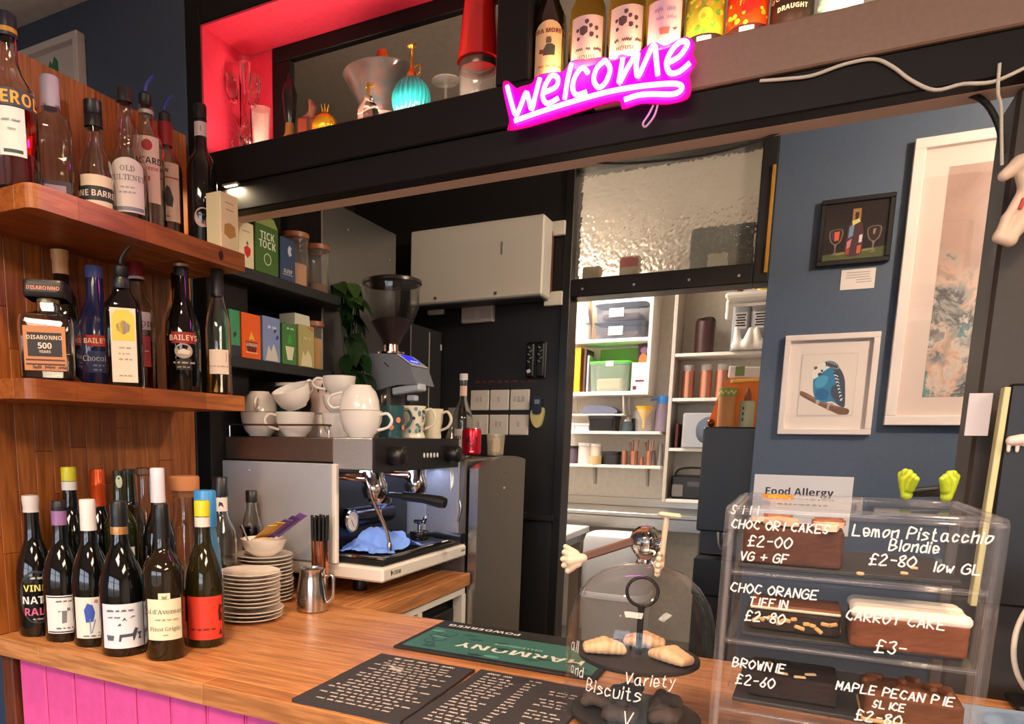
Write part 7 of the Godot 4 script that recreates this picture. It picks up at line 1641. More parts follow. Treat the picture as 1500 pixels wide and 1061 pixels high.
	var beer := func(x: float, label: String, glassy: String, labs: Array) -> void:
		bottle({"n": "beer_bottle", "l": label, "g": g, "at": V(x, y, z), "turn": rad_to_deg(atan2(-x, -z)), "prof": [0, 0.003, 0.033, 0, 0.0365, 0.006, 0.0365, 0.115, 0.035, 0.135, 0.021, 0.165, 0.0145, 0.2, 0.013, 0.24, 0.0145, 0.242, 0.0145, 0.25], "glass": glassy, "cap": [0.0165, 0.248, 0.0165, 0.254, 0.013, 0.258, 0, 0.258], "capc": [206, 176, 60], "capm": 0.6, "labs": labs})
	beer.call(-0.54, "dark brown beer bottle with an arched cream label of a seated man", "brown", [[0.004, 0.118, 0.8, [242, 206, 150], [["BIRRA MORETTI", 0.0085, 0.098, [120, 40, 30]], [[-0.005, 0.0, 0.005, 0.0, 0.006, 0.006, 0.004, 0.012, -0.004, 0.012, -0.006, 0.006], 0, 0.074, [110, 90, 70]], [[-0.013, -0.022, 0.011, -0.022, 0.012, -0.004, 0.005, 0.0, -0.006, 0.0, -0.012, -0.01], 0, 0.073, [70, 66, 60], 0, 0.002], [[-0.016, -0.004, -0.004, -0.006, -0.004, 0.002, -0.014, 0.004], 0, 0.06, [130, 60, 40], 0, -0.004], ["~L'AUTENTICA", 0.006, 0.03, [190, 120, 70]]], "arch"]])
	var spots := func() -> Array:
		var o := []
		for q in [[-0.008, 0.08, 1.0], [0.006, 0.088, 0.45], [0.008, 0.072, 0.55], [-0.002, 0.096, 0.5], [-0.02, 0.082, 0.4], [0.018, 0.084, 0.5], [-0.018, 0.066, 0.4], [0.02, 0.068, 0.35]]:
			var s: float = q[2]
			o.append([[-0.007 * s, -0.006 * s, 0.0, -0.01 * s, 0.008 * s, -0.004 * s, 0.008 * s, 0.006 * s, 0.0, 0.009 * s, -0.008 * s, 0.006 * s], 0, q[1], [96, 66, 72], 0, q[0]])
		return o
	for q in 2:
		var pr: Array = spots.call()
		pr.append(["~THATCHED", 0.009, 0.045, [90, 60, 66]]); pr.append(["HOUSE", 0.008, 0.03, [110, 80, 84]])
		beer.call([-0.458, -0.379][q], ["amber cider bottle with a pebble patterned white label, beside the dark beer", "amber cider bottle with a pebble patterned white label, further along"][q], "amber", [[0.006, 0.108, 0.95, [236, 206, 200], pr]])
	beer.call(-0.305, "slim amber bottle with a lilac label and a pink cup drawing", "amber", [[0.006, 0.1, 0.95, [228, 190, 206], [["~LITTLE", 0.011, 0.082, [176, 150, 190]], ["~TIPPLE", 0.009, 0.067, [176, 150, 190]], [[-0.008, 0, 0.008, 0, 0.01, 0.012, -0.01, 0.012], 0, 0.038, [206, 110, 110]], [[-0.006, 0, 0.0, -0.004, 0.006, 0.004], 0, 0.048, [120, 80, 100], 0, 0.02]]]])
	var cans := [[-0.232, "yellow green patterned can with a round face and dark base band", [196, 196, 60], [[90, 150, 60], [240, 214, 60], [230, 160, 60]]], [-0.157, "flame orange patterned can with a white base panel", [226, 70, 24], [[250, 150, 30], [190, 30, 20], [252, 196, 60]]], [-0.082, "near black stout can with pale arched lettering", [44, 30, 28], []], [-0.005, "pale icy blue can at the end of the beer row", [170, 206, 216], [[214, 232, 236], [140, 186, 204]]]]
	for q in cans.size():
		t = thing("drink_can", cans[q][1], "can", V(cans[q][0], y, z - 0.01), rad_to_deg(atan2(-cans[q][0], 1.62)), g)
		var cc: Array = cans[q][2]
		var bd := part(t, "body", lathe(P2([0, 0.003, 0.026, 0.0, 0.035, 0.008, 0.036, 0.012, 0.036, 0.102, 0.028, 0.116]), 32), pm(C(cc[0], cc[1], cc[2]), 0.3, 0.3))
		part(t, "lid", lathe(P2([0.028, 0.116, 0.0275, 0.119, 0.025, 0.117, 0, 0.117]), 26), pm(C(206, 200, 196), 0.25, 0.9))
		rng.seed = 60 + q
		if cans[q][3].size():
			for i in 34:
				var pc: Array = cans[q][3][i % cans[q][3].size()]
				var s := rng.randf_range(0.003, 0.008)
				part(bd, "print", bend(prism(smooth(P2([-s, 0, 0, -s * 0.7, s, 0.2 * s, 0, s]), 2, true), 0, 0.0004), 0.0362), pm(C(pc[0], pc[1], pc[2]), 0.4), V(0, rng.randf_range(0.03, 0.1), 0), V(0, rng.randf_range(-80, 80), 0))
			part(bd, "print_face", bend(prism(disc_poly(0.013, 0.013, 18), 0, 0.0007), 0.0362), pm(C(cans[q][3][1][0], cans[q][3][1][1], cans[q][3][1][2]), 0.4), V(0, 0.06, 0))
			part(bd, "base_band", wrap_label(0.0365, 0.012, 0.028, 1.3), pm(C([40, 60, 0, 120][q], [24, 20, 0, 160][q], [30, 24, 0, 180][q]), 0.4))
			part(bd, "base_panel", wrap_label(0.0368, 0.014, 0.024, 0.35), pm(C(232, 226, 216), 0.5))
		if q == 2:
			part(bd, "lettering", bend(letters("GUINNESS", 0.013, serif), 0.0364), pm(C(222, 206, 186), 0.4), V(0, 0.062, 0))
			part(bd, "lettering", bend(letters("DRAUGHT", 0.008), 0.0364), pm(C(222, 206, 186), 0.4), V(0, 0.04, 0))
	# ---- neon sign ----
	build_sign()
func build_sign() -> void:
	var T := {
	"W": [-0.137, 0.0115, -0.1281, -0.0175, -0.1161, -0.0471, -0.1059, -0.0299, -0.096, -0.0088, -0.0893, -0.0249, -0.0825, -0.0424, -0.076, -0.0167, -0.0682, 0.0124],
	"e": [-0.0574, -0.0163, -0.0346, -0.0102, -0.0318, 0.005, -0.0445, 0.0115, -0.057, -0.0044, -0.0606, -0.0251, -0.0496, -0.0378, -0.0283, -0.0318],
	"l": [-0.005, 0.0256, -0.0117, -0.003, -0.0159, -0.0363],
	"c": [0.0285, 0.0012, 0.0175, 0.0131, 0.0039, 0.0017, -0.0009, -0.0182, 0.007, -0.0329, 0.0274, -0.0316],
	"o": [0.0577, 0.0161, 0.0445, 0.0062, 0.0399, -0.0134, 0.0505, -0.0284, 0.0639, -0.0208, 0.0701, 0.0008, 0.0605, 0.016, 0.0555, 0.0161],
	"m": [0.0932, 0.0136, 0.0904, -0.0085, 0.0889, -0.0284, 0.1024, -0.0059, 0.1195, 0.0179, 0.1187, -0.0044, 0.1234, -0.0241, 0.1362, 0.0019, 0.149, 0.0249, 0.1546, -0.0021, 0.1589, -0.0289],
	"e2": [0.1762, -0.0116, 0.1954, -0.0047, 0.2079, 0.0131, 0.1963, 0.0193, 0.1819, 0.0091, 0.1731, -0.0109, 0.1807, -0.0296, 0.1972, -0.0306, 0.2144, -0.0197],
	"u": [-0.1188, -0.0576, -0.0447, -0.0481, 0.0414, -0.0408, 0.0963, -0.04, 0.1495, -0.0436, 0.1935, -0.0506, 0.203, -0.0606, 0.1895, -0.0671, 0.1505, -0.0595, 0.124, -0.0568, 0.1002, -0.0598]}
	var B := [-0.1497, 0.0154, -0.139, 0.0241, -0.1197, 0.0067, -0.1105, 0.0075, -0.0861, 0.0094, -0.0776, 0.021, -0.0478, 0.0215, -0.0214, 0.0186, -0.0063, 0.0336, 0.0208, 0.0304, 0.0544, 0.027, 0.0753, 0.0187, 0.0871, 0.0249, 0.1089, 0.0177, 0.1295, 0.0256, 0.1473, 0.0327, 0.1659, 0.0224, 0.1834, 0.0258, 0.2057, 0.028, 0.219, 0.013, 0.2172, -0.0034, 0.2243, -0.0206, 0.2138, -0.0365, 0.2186, -0.0593, 0.2129, -0.0777, 0.1776, -0.0796, 0.1301, -0.0699, 0.0955, -0.0735, 0.0837, -0.0559, -0.0145, -0.0657, -0.1244, -0.0731, -0.1343, -0.0617, -0.1325, -0.0496]
	var t := thing("neon_sign", "glowing pink neon welcome sign on a cut out backing hung on the beam", "neon sign", V(-0.45, 2.2, -1.508))
	part(t, "backing", prism(smooth(P2(B), 3, true), -0.004, 0.0), pane(C(255, 0, 160), 0.72, 0.1))
	var tm := glow(Color(1.0, 0.36, 1.0), NEON)
	var order := ["W", "e", "l", "c", "o", "m", "e2", "u"]
	for k in order:
		var pts := []
		for p in P2(T[k]): pts.append(V(p.x, p.y, 0.006))
		part(t, "neon_letter" if k != "u" else "neon_underline", tube(smooth(pts, 4), 0.0046, 10), tm)
	for x in [-0.11, 0.19]: part(t, "standoff", lathe(P2([0.005, -0.04, 0.005, -0.004]), 12), pm(C(190, 190, 190), 0.3, 0.9), V(x, -0.04, 0), V(90, 0, 0))
	part(t, "cable_loop", tube(smooth([V(0.16, -0.075, -0.006), V(0.155, -0.095, -0.004), V(0.142, -0.112, 0.0), V(0.136, -0.106, 0.0), V(0.145, -0.09, -0.004), V(0.152, -0.075, -0.006)], 4), 0.002, 8), pm(C(226, 200, 220), 0.4))
	var l := AreaLight3D.new()
	l.name = "neon_light"
	l.light_color = Color(1.0, 0.22, 0.9); l.light_energy = 0.08; l.area_size = Vector2(0.34, 0.08); l.area_range = 8.0; l.area_attenuation = 2.0; l.shadow_enabled = true
	t.add_child(l)
	l.position = V(0.03, -0.02, 0.014)
	l.rotation_degrees.y = 180
var NEON := 9.0

# ================= pictures and things on the walls =================
func fill(im: Image, pts: Array, col: Color) -> void:
	var lo := 1e9; var hi := -1e9
	for p in pts: lo = minf(lo, p.y); hi = maxf(hi, p.y)
	for yy in range(maxi(0, int(lo)), mini(im.get_height() - 1, int(hi)) + 1):
		var xs := []
		for i in pts.size():
			var a: Vector2 = pts[i]; var b: Vector2 = pts[(i + 1) % pts.size()]
			if (a.y <= yy + 0.5) != (b.y <= yy + 0.5): xs.append(a.x + (yy + 0.5 - a.y) / (b.y - a.y) * (b.x - a.x))
		xs.sort()
		for i in range(0, xs.size() - 1, 2): im.fill_rect(Rect2i(int(xs[i]), yy, maxi(1, int(xs[i + 1]) - int(xs[i])), 1), col)
func tex_mat(im: Image, rough := 0.5) -> StandardMaterial3D:
	var m := StandardMaterial3D.new()
	m.albedo_texture = ImageTexture.create_from_image(im)
	m.roughness = rough
	return m
func frame(t: Node3D, w: float, h: float, bar: float, deep: float, mt: Material) -> void:
	part(t, "frame_rail", box(V(w, bar, deep), 0.002), mt, V(0, h / 2 - bar / 2, deep / 2)); part(t, "frame_rail", box(V(w, bar, deep), 0.002), mt, V(0, -h / 2 + bar / 2, deep / 2))
	part(t, "frame_stile", box(V(bar, h - bar * 2, deep), 0.002), mt, V(-w / 2 + bar / 2, 0, deep / 2)); part(t, "frame_stile", box(V(bar, h - bar * 2, deep), 0.002), mt, V(w / 2 - bar / 2, 0, deep / 2))
func build_wall_things() -> void:
	var white := pm(C(228, 214, 208), 0.5)
	# budgerigar print
	var t := thing("framed_picture", "white framed print of a blue budgerigar on a branch", "picture", V(0.062, 1.707, -2.9995))
	frame(t, 0.287, 0.345, 0.02, 0.022, white)
	part(t, "mount", box(V(0.25, 0.31, 0.004), 0.0005), pm(C(226, 212, 204), 0.7), V(0, 0, 0.004))
	part(t, "inner_mount", box(V(0.172, 0.216, 0.001), 0.0003), pm(C(214, 200, 192), 0.7), V(0.0, 0, 0.0068))
	var im := Image.create(256, 320, false, Image.FORMAT_RGB8)
	im.fill(C(224, 210, 200))
	fill(im, smooth(P2([2, 192, 30, 200, 90, 236, 150, 262, 205, 280, 240, 292, 238, 318, 200, 320, 150, 296, 84, 262, 4, 214]), 4, true), C(112, 78, 62))
	fill(im, smooth(P2([6, 196, 60, 222, 120, 252, 190, 280, 190, 284, 110, 258, 50, 228]), 3, true), C(140, 104, 84))
	fill(im, smooth(P2([62, 120, 76, 96, 110, 70, 150, 60, 186, 86, 206, 130, 214, 190, 220, 270, 200, 276, 160, 250, 120, 254, 84, 244, 66, 200, 60, 150]), 5, true), C(44, 118, 162))
	fill(im, smooth(P2([72, 130, 100, 110, 130, 120, 120, 160, 90, 176, 70, 160]), 4, true), C(70, 150, 190))
	fill(im, smooth(P2([80, 190, 110, 180, 140, 200, 130, 236, 100, 240, 80, 220]), 4, true), C(30, 96, 146))
	fill(im, smooth(P2([140, 66, 176, 70, 204, 120, 214, 180, 220, 272, 204, 278, 176, 250, 150, 210, 152, 170, 176, 150, 168, 104]), 5, true), C(58, 70, 88))
	for i in 16: fill(im, smooth(P2([152 + i * 3, 100 + i * 9, 160 + i * 3, 96 + i * 9, 176 + i * 2, 108 + i * 9, 166 + i * 2, 112 + i * 9]), 2, true), C(196, 200, 206) if i % 2 else C(26, 30, 40))
	fill(im, smooth(P2([52, 110, 60, 70, 90, 42, 124, 40, 140, 60, 120, 76, 96, 96, 78, 118, 58, 128]), 5, true), C(228, 222, 214))
	fill(im, smooth(P2([106, 38, 140, 34, 170, 54, 176, 78, 150, 76, 124, 60]), 4, true), C(120, 124, 132))
	for i in 7: fill(im, P2([112 + i * 8, 42 + i * 3, 120 + i * 8, 40 + i * 3, 118 + i * 8, 60 + i * 2, 112 + i * 8, 62 + i * 2]), C(40, 44, 54))
	fill(im, smooth(P2([58, 64, 70, 60, 74, 70, 62, 78]), 3, true), C(110, 76, 60))
	fill(im, smooth(P2([78, 100, 92, 94, 98, 104, 84, 112]), 3, true), C(60, 66, 84))
	fill(im, smooth(P2([92, 82, 100, 78, 102, 88, 94, 90]), 3, true), C(34, 34, 40))
	fill(im, smooth(P2([82, 240, 100, 244, 96, 262, 84, 262]), 3, true), C(176, 166, 162))
	fill(im, smooth(P2([140, 262, 160, 256, 168, 264, 150, 270, 146, 296, 138, 294]), 3, true), C(176, 160, 156))
	part(t, "print", picture(0.165, 0.206), tex_mat(im, 0.6), V(0.0, 0, 0.0078))
	# wine still life
	t = thing("framed_picture", "small dark painting of a wine bottle and two glasses in a black frame", "picture", V(0.099, 2.213, -2.9995))
	frame(t, 0.213, 0.215, 0.016, 0.024, pm(C(18, 15, 16), 0.3))
	im = Image.create(256, 256, false, Image.FORMAT_RGB8)
	im.fill(C(34, 24, 24))
	for i in 40: im.fill_rect(Rect2i((i * 67) % 250, (i * 41) % 180, 6, 3), C(58, 44, 40))
	fill(im, P2([0, 226, 256, 206, 256, 256, 0, 256]), C(74, 80, 46))
	fill(im, P2([40, 222, 200, 210, 220, 218, 60, 232]), C(120, 124, 70))
	fill(im, P2([112, 30, 146, 30, 146, 86, 112, 86]), C(150, 110, 70))
	fill(im, P2([122, 46, 138, 46, 136, 84, 124, 84]), C(60, 30, 24))
	fill(im, smooth(P2([114, 86, 146, 86, 158, 110, 162, 150, 158, 232, 96, 234, 96, 150, 100, 110]), 3, true), C(70, 40, 48))
	fill(im, P2([104, 110, 124, 92, 120, 150, 102, 160]), C(110, 136, 160))
	fill(im, P2([146, 150, 160, 146, 158, 180, 146, 184]), C(206, 206, 210))
	fill(im, P2([98, 176, 118, 160, 112, 200, 98, 208]), C(190, 120, 130))
	fill(im, P2([142, 196, 158, 192, 156, 230, 140, 230]), C(190, 90, 70))
	fill(im, P2([98, 206, 112, 204, 110, 232, 96, 232]), C(160, 60, 60))
	fill(im, P2([112, 84, 140, 74, 146, 90, 116, 104]), C(206, 200, 120))
	for gx in [52, 206]:
		fill(im, smooth(P2([gx - 26, 120, gx + 26, 118, gx + 22, 168, gx + 5, 186, gx + 4, 222, gx + 18, 228, gx - 18, 230, gx - 4, 222, gx - 5, 186, gx - 22, 168]), 3, true), C(120, 104, 96))
		fill(im, smooth(P2([gx - 22, 122, gx + 22, 120, gx + 18, 164, gx, 180, gx - 18, 164]), 3, true), C(44, 30, 30))
	fill(im, P2([44, 126, 66, 124, 64, 164, 46, 166]), C(220, 90, 60))
	fill(im, P2([34, 128, 42, 126, 44, 160, 36, 158]), C(66, 50, 100))
	fill(im, P2([200, 130, 212, 124, 208, 150, 202, 152]), C(150, 120, 100))
	part(t, "painting", picture(0.183, 0.185), tex_mat(im, 0.25), V(0, 0, 0.016))
	part(t, "backing", box(V(0.183, 0.185, 0.014), 0.001), pm(C(30, 24, 24), 0.6), V(0, 0, 0.008))
	# title card under it
	t = thing("title_card", "small white title card pinned under the wine painting", "card", V(0.121, 2.058, -2.9995), 0)
	part(t, "card", box(V(0.1, 0.066, 0.002), 0.0004), pm(C(222, 212, 208), 0.6), V(0, 0, 0.001))
	for i in 5: part(t, "print_line", box(V(0.07 if i < 3 else 0.045, 0.003, 0.0003), 0.0001), pm(C(170, 156, 154), 0.6), V(0.0 if i < 3 else 0.018, 0.022 - i * 0.008, 0.0021))
	# large abstract
	t = thing("framed_picture", "large white framed abstract painting of peach and teal swirls", "picture", V(0.52, 2.02, -2.9995))
	frame(t, 0.56, 0.905, 0.032, 0.03, white)
	part(t, "mount", box(V(0.5, 0.845, 0.004), 0.0005), pm(C(218, 198, 190), 0.7), V(0, 0, 0.006))
	im = Image.create(220, 400, false, Image.FORMAT_RGB8)
	var n1 := FastNoiseLite.new()
	n1.seed = 12; n1.frequency = 0.006; n1.fractal_octaves = 3; n1.domain_warp_enabled = true; n1.domain_warp_amplitude = 110.0; n1.domain_warp_frequency = 0.008
	var n2 := FastNoiseLite.new()
	n2.seed = 31; n2.frequency = 0.011; n2.fractal_octaves = 3; n2.domain_warp_enabled = true; n2.domain_warp_amplitude = 80.0; n2.domain_warp_frequency = 0.012
	var pal := ramp([[0.0, C(46, 44, 48)], [0.22, C(110, 104, 104)], [0.4, C(206, 196, 188)], [0.55, C(206, 160, 136)], [0.7, C(150, 150, 150)], [0.85, C(60, 58, 62)], [1.0, C(216, 206, 198)]])
	pal.remove_point(0)
	for yy in 400:
		for xx in 220:
			var a := n1.get_noise_2d(xx, yy * 0.8) * 0.5 + 0.5
			var b := n2.get_noise_2d(xx, yy) * 0.5 + 0.5
			var low := clampf((yy - 150) / 60.0 + (b - 0.5) * 3.0, 0.0, 1.0)
			var top := C(150, 112, 98).lerp(C(184, 148, 134), b)
			var col := top.lerp(pal.sample(clampf(b * 1.5 - 0.25, 0, 1)), low)
			if yy > 270 and a > 0.52: col = col.lerp(C(60, 124, 132), 0.75)
			im.set_pixel(xx, yy, col)
	part(t, "painting", picture(0.37, 0.72), tex_mat(im, 0.4), V(0.005, 0.0, 0.0085))
	part(t, "glazing", box(V(0.5, 0.845, 0.002), 0.0003), pane(Color.WHITE, 0.02), V(0, 0, 0.02))
	# left picture
	t = thing("framed_picture", "white framed print with a green shape high on the blue wall", "picture", V(-2.075, 2.475, -1.5495))
	frame(t, 0.37, 0.3, 0.02, 0.03, pm(C(214, 206, 200), 0.5))
	part(t, "mount", box(V(0.335, 0.265, 0.004), 0.0005), pm(C(206, 196, 190), 0.7), V(0, 0, 0.006))
	part(t, "green_print", prism(P2([-0.03, -0.08, 0.035, -0.08, 0.035, 0.06, 0.02, 0.075, 0.01, 0.055, 0.0, 0.068, -0.012, 0.04, -0.03, 0.05]), 0, 0.001), pm(C(58, 128, 84), 0.6), V(0.04, 0.04, 0.0085))
	# allergy notice
	t = thing("wall_notice", "white printed food allergy notice on the blue wall behind the cake case", "sign", V(0.015, 1.283, -2.9995))
	part(t, "sheet", box(V(0.315, 0.21, 0.003), 0.0008), pm(C(226, 222, 226), 0.4), V(0, 0, 0.0015))
	part(t, "lettering", letters("Food Allergy", 0.026), pm(C(40, 40, 46), 0.5), V(-0.01, 0.046, 0.0034))
	part(t, "lettering", scribble(0.2, 0.007, 0.0016), pm(C(60, 60, 66), 0.5), V(0.0, 0.02, 0.0034))
	part(t, "lettering", scribble(0.15, 0.007, 0.0016), pm(C(60, 60, 66), 0.5), V(0.0, 0.0, 0.0034))
	# cables
	var wire := pm(C(226, 220, 206), 0.5)
	solo("white_cable", "white cable drooping along the front of the black beam", "cable", tube(smooth([V(-0.121, 2.147, -1.552), V(-0.08, 2.141, -1.55), V(-0.038, 2.138, -1.55), V(0.01, 2.146, -1.55), V(0.052, 2.145, -1.55), V(0.08, 2.128, -1.55), V(0.11, 2.1, -1.55), V(0.144, 2.078, -1.548), V(0.18, 2.08, -1.548), V(0.22, 2.076, -1.55), V(0.26, 2.09, -1.553)], 4), 0.003, 8), wire)
	solo("black_cable", "thin black cable sagging under the beam across the textured glass", "cable", tube(smooth([V(-0.5, 2.1, -1.636), V(-0.43, 2.085, -1.64), V(-0.367, 2.074, -1.64), V(-0.272, 2.067, -1.64), V(-0.183, 2.068, -1.64), V(-0.117, 2.078, -1.64), V(-0.05, 2.096, -1.64), V(0.02, 2.12, -1.637)], 4), 0.0024, 8), pm(C(40, 34, 34), 0.5))
	solo("black_cable", "thick black cable curving down from the beam to the white sculpture", "cable", tube(smooth([V(0.1, 2.11, -1.637), V(0.177, 2.098, -1.63), V(0.215, 2.075, -1.61), V(0.24, 2.03, -1.6), V(0.252, 1.98, -1.596)], 4), 0.005, 8), pm(C(38, 36, 38), 0.5))
	solo("white_cable", "short white cable hanging beside the dark pillar", "cable", tube(smooth([V(0.225, 2.1, -1.545), V(0.228, 2.06, -1.55), V(0.236, 2.04, -1.56), V(0.246, 1.99, -1.58), V(0.252, 1.96, -1.592)], 4), 0.0026, 8), wire)
	# white plaster figure on the pillar
	t = thing("plaster_sculpture", "white plaster sculpture of bent limbs fixed to the dark pillar", "sculpture", V(0.276, 1.878, -1.56))
	t.scale = Vector3.ONE * 0.8
	part(t, "figure", blob([[V(0.02, 0.095, 0.02), V(-0.012, 0.08, 0.03), 0.014, 0.016], [V(-0.012, 0.08, 0.03), V(-0.036, 0.06, 0.036), 0.016, 0.011], [V(0.02, 0.095, 0.02), V(0.045, 0.09, 0.01), 0.013, 0.016], [V(-0.005, 0.06, 0.025), V(0.008, 0.03, 0.02), 0.013, 0.015], [V(0.0, 0.03, 0.02), V(-0.022, -0.02, 0.03), 0.01, 0.008], [V(-0.022, -0.02, 0.03), V(-0.03, -0.055, 0.032), 0.009, 0.011], [V(0.018, 0.03, 0.012), V(0.014, -0.01, 0.018), 0.016, 0.019], [V(0.014, -0.01, 0.018), V(-0.014, -0.058, 0.03), 0.019, 0.013], [V(-0.03, -0.055, 0.032), V(-0.012, -0.064, 0.03), 0.011, 0.012], [V(0.03, 0.05, 0.0), V(0.03, -0.02, -0.0), 0.014, 0.014], [V(0.028, 0.02, -0.03), V(0.024, 0.02, 0.0), 0.012, 0.012]], 0.0032, 0.006), pm(C(232, 208, 186), 0.45))
	part(t, "red_mark", blob([[V(0.0, 0.012, 0.03), V(-0.003, -0.004, 0.032), 0.004, 0.0035]], 0.0016, 0.002), pm(C(196, 70, 70), 0.5))
	# dark till screen with a pale edge, white card, animal magnet
	t = thing("till_screen", "black till screen with a pale yellow edge standing beside the cake case", "screen", V(0.285, 1.0702, -1.505))
	part(t, "slab", box(V(0.3, 0.36, 0.03), 0.004), pm(C(17, 17, 19), 0.4), V(0.15, 0.35, -0.01))
	part(t, "pale_edge", box(V(0.009, 0.36, 0.026), 0.001), pm(C(206, 202, 150), 0.5), V(-0.005, 0.345, -0.01), V(0, 0, -1.0))
	part(t, "stand", box(V(0.1, 0.18, 0.05), 0.006), pm(C(16, 16, 18), 0.5), V(0.16, 0.09, -0.01))
	part(t, "foot", box(V(0.2, 0.012, 0.09), 0.004), pm(C(16, 16, 18), 0.5), V(0.16, 0.0062, -0.01))
	t = thing("animal_magnet", "little white cow shaped magnet on the black till screen", "magnet", V(0.303, 1.506, -1.497))
	part(t, "body", blob([[V(-0.008, 0.004, 0.005), V(0.004, 0.006, 0.005), 0.008, 0.009], [V(0.004, 0.006, 0.005), V(0.008, 0.0, 0.005), 0.007, 0.005], [V(0.016, -0.001, 0.005), V(0.02, 0.003, 0.005), 0.004, 0.003], [V(0.008, 0.0, 0.005), V(0.017, -0.003, 0.005), 0.003, 0.003], [V(-0.011, 0.0, 0.005), V(-0.011, -0.012, 0.005), 0.003, 0.0026], [V(0.0, 0.0, 0.005), V(0.0, -0.012, 0.005), 0.003, 0.0026]], 0.0013, 0.002), pm(C(236, 214, 206), 0.5))
	solo("white_card", "blank white card tucked behind the pale till edge", "card", box(V(0.032, 0.07, 0.002), 0.0005), pm(C(206, 200, 206), 0.6), V(0.246, 1.553, -1.54))
	get_node("white_card").position.x = 0.256
	# plant leaf pot, cable and cloth at the right
	t = thing("succulent_pot", "dark olive leafy succulent half hidden behind the cake case", "plant", V(0.345, 1.0702, -1.22))
	part(t, "pot", lathe(P2([0, 0, 0.04, 0, 0.045, 0.16, 0.042, 0.16, 0.03, 0.15, 0, 0.15]), 24), pm(C(20, 20, 20), 0.4))
	for i in 9:
		var a := i * 2.4
		part(t, "leaf", blob([[V(0, 0.15, 0), V(cos(a) * 0.035, 0.19 + 0.01 * (i % 4), sin(a) * 0.035), 0.008, 0.016], [V(cos(a) * 0.035, 0.19 + 0.01 * (i % 4), sin(a) * 0.035), V(cos(a) * 0.055, 0.225 + 0.012 * (i % 4), sin(a) * 0.055), 0.016, 0.006]], 0.005, 0.006), pm(C(96, 92, 44) if i % 2 else C(70, 70, 36), 0.5))
	solo("white_cable_loop", "loop of white cable hanging beside the cake case", "cable", tube(smooth([V(0.34, 1.3, -1.29), V(0.305, 1.29, -1.285), V(0.288, 1.25, -1.28), V(0.29, 1.2, -1.28), V(0.31, 1.16, -1.285), V(0.345, 1.14, -1.29), V(0.37, 1.0745, -1.29)], 5), 0.0035, 8), wire)
	solo("blue_cloth", "pale blue checked cloth folded on the counter beside the cake case", "cloth", prism(rrect(0.16, 0.012, 0.005), -0.06, 0.06), rough_mat(C(150, 178, 214), 0.85, 90.0), V(0.3, 1.0763, -1.385), 4)

# ================= cake case =================
func cake(called: String, label: String, cat: String, at: Vector3, size: Vector3, col: Color, turn := 0.0, group := "") -> Node3D:
	var t := thing(called, label, cat, at, turn, group)
	# crumbly block: subdivided box with noise
	var m := MB.new()
	var nz := FastNoiseLite.new()
	nz.seed = 8; nz.frequency = 120.0
	var n := 14
	for ax in 3:
		var a1 := (ax + 1) % 3; var a2 := (ax + 2) % 3
		for sg in [-1.0, 1.0]:
			var base := m.v.size()
			for j in n + 1:
				for i in n + 1:
					var p := Vector3.ZERO
					p[ax] = sg * 0.5; p[a1] = float(i) / n - 0.5; p[a2] = float(j) / n - 0.5
					p *= size
					var q := p.clamp(-size * 0.5 + Vector3.ONE * 0.004, size * 0.5 - Vector3.ONE * 0.004)
					var d := (p - q).normalized()
					p = q + d * (0.004 + 0.0011 * nz.get_noise_3dv(p + at))
					m.vert(p + V(0, size.y / 2, 0), (d + V(nz.get_noise_3dv(p * 2.0), nz.get_noise_3dv(p * 2.0 + Vector3.ONE), nz.get_noise_3dv(p * 2.0 - Vector3.ONE)) * 0.5).normalized())
			for j in n:
				for i in n:
					var b := base + i + j * (n + 1)
					if sg > 0: m.quad(b, b + n + 1, b + n + 2, b + 1)
					else: m.quad(b, b + 1, b + n + 2, b + n + 1)
	part(t, "sponge", m.mesh(), rough_mat(col, 0.9, 70.0))
	return t
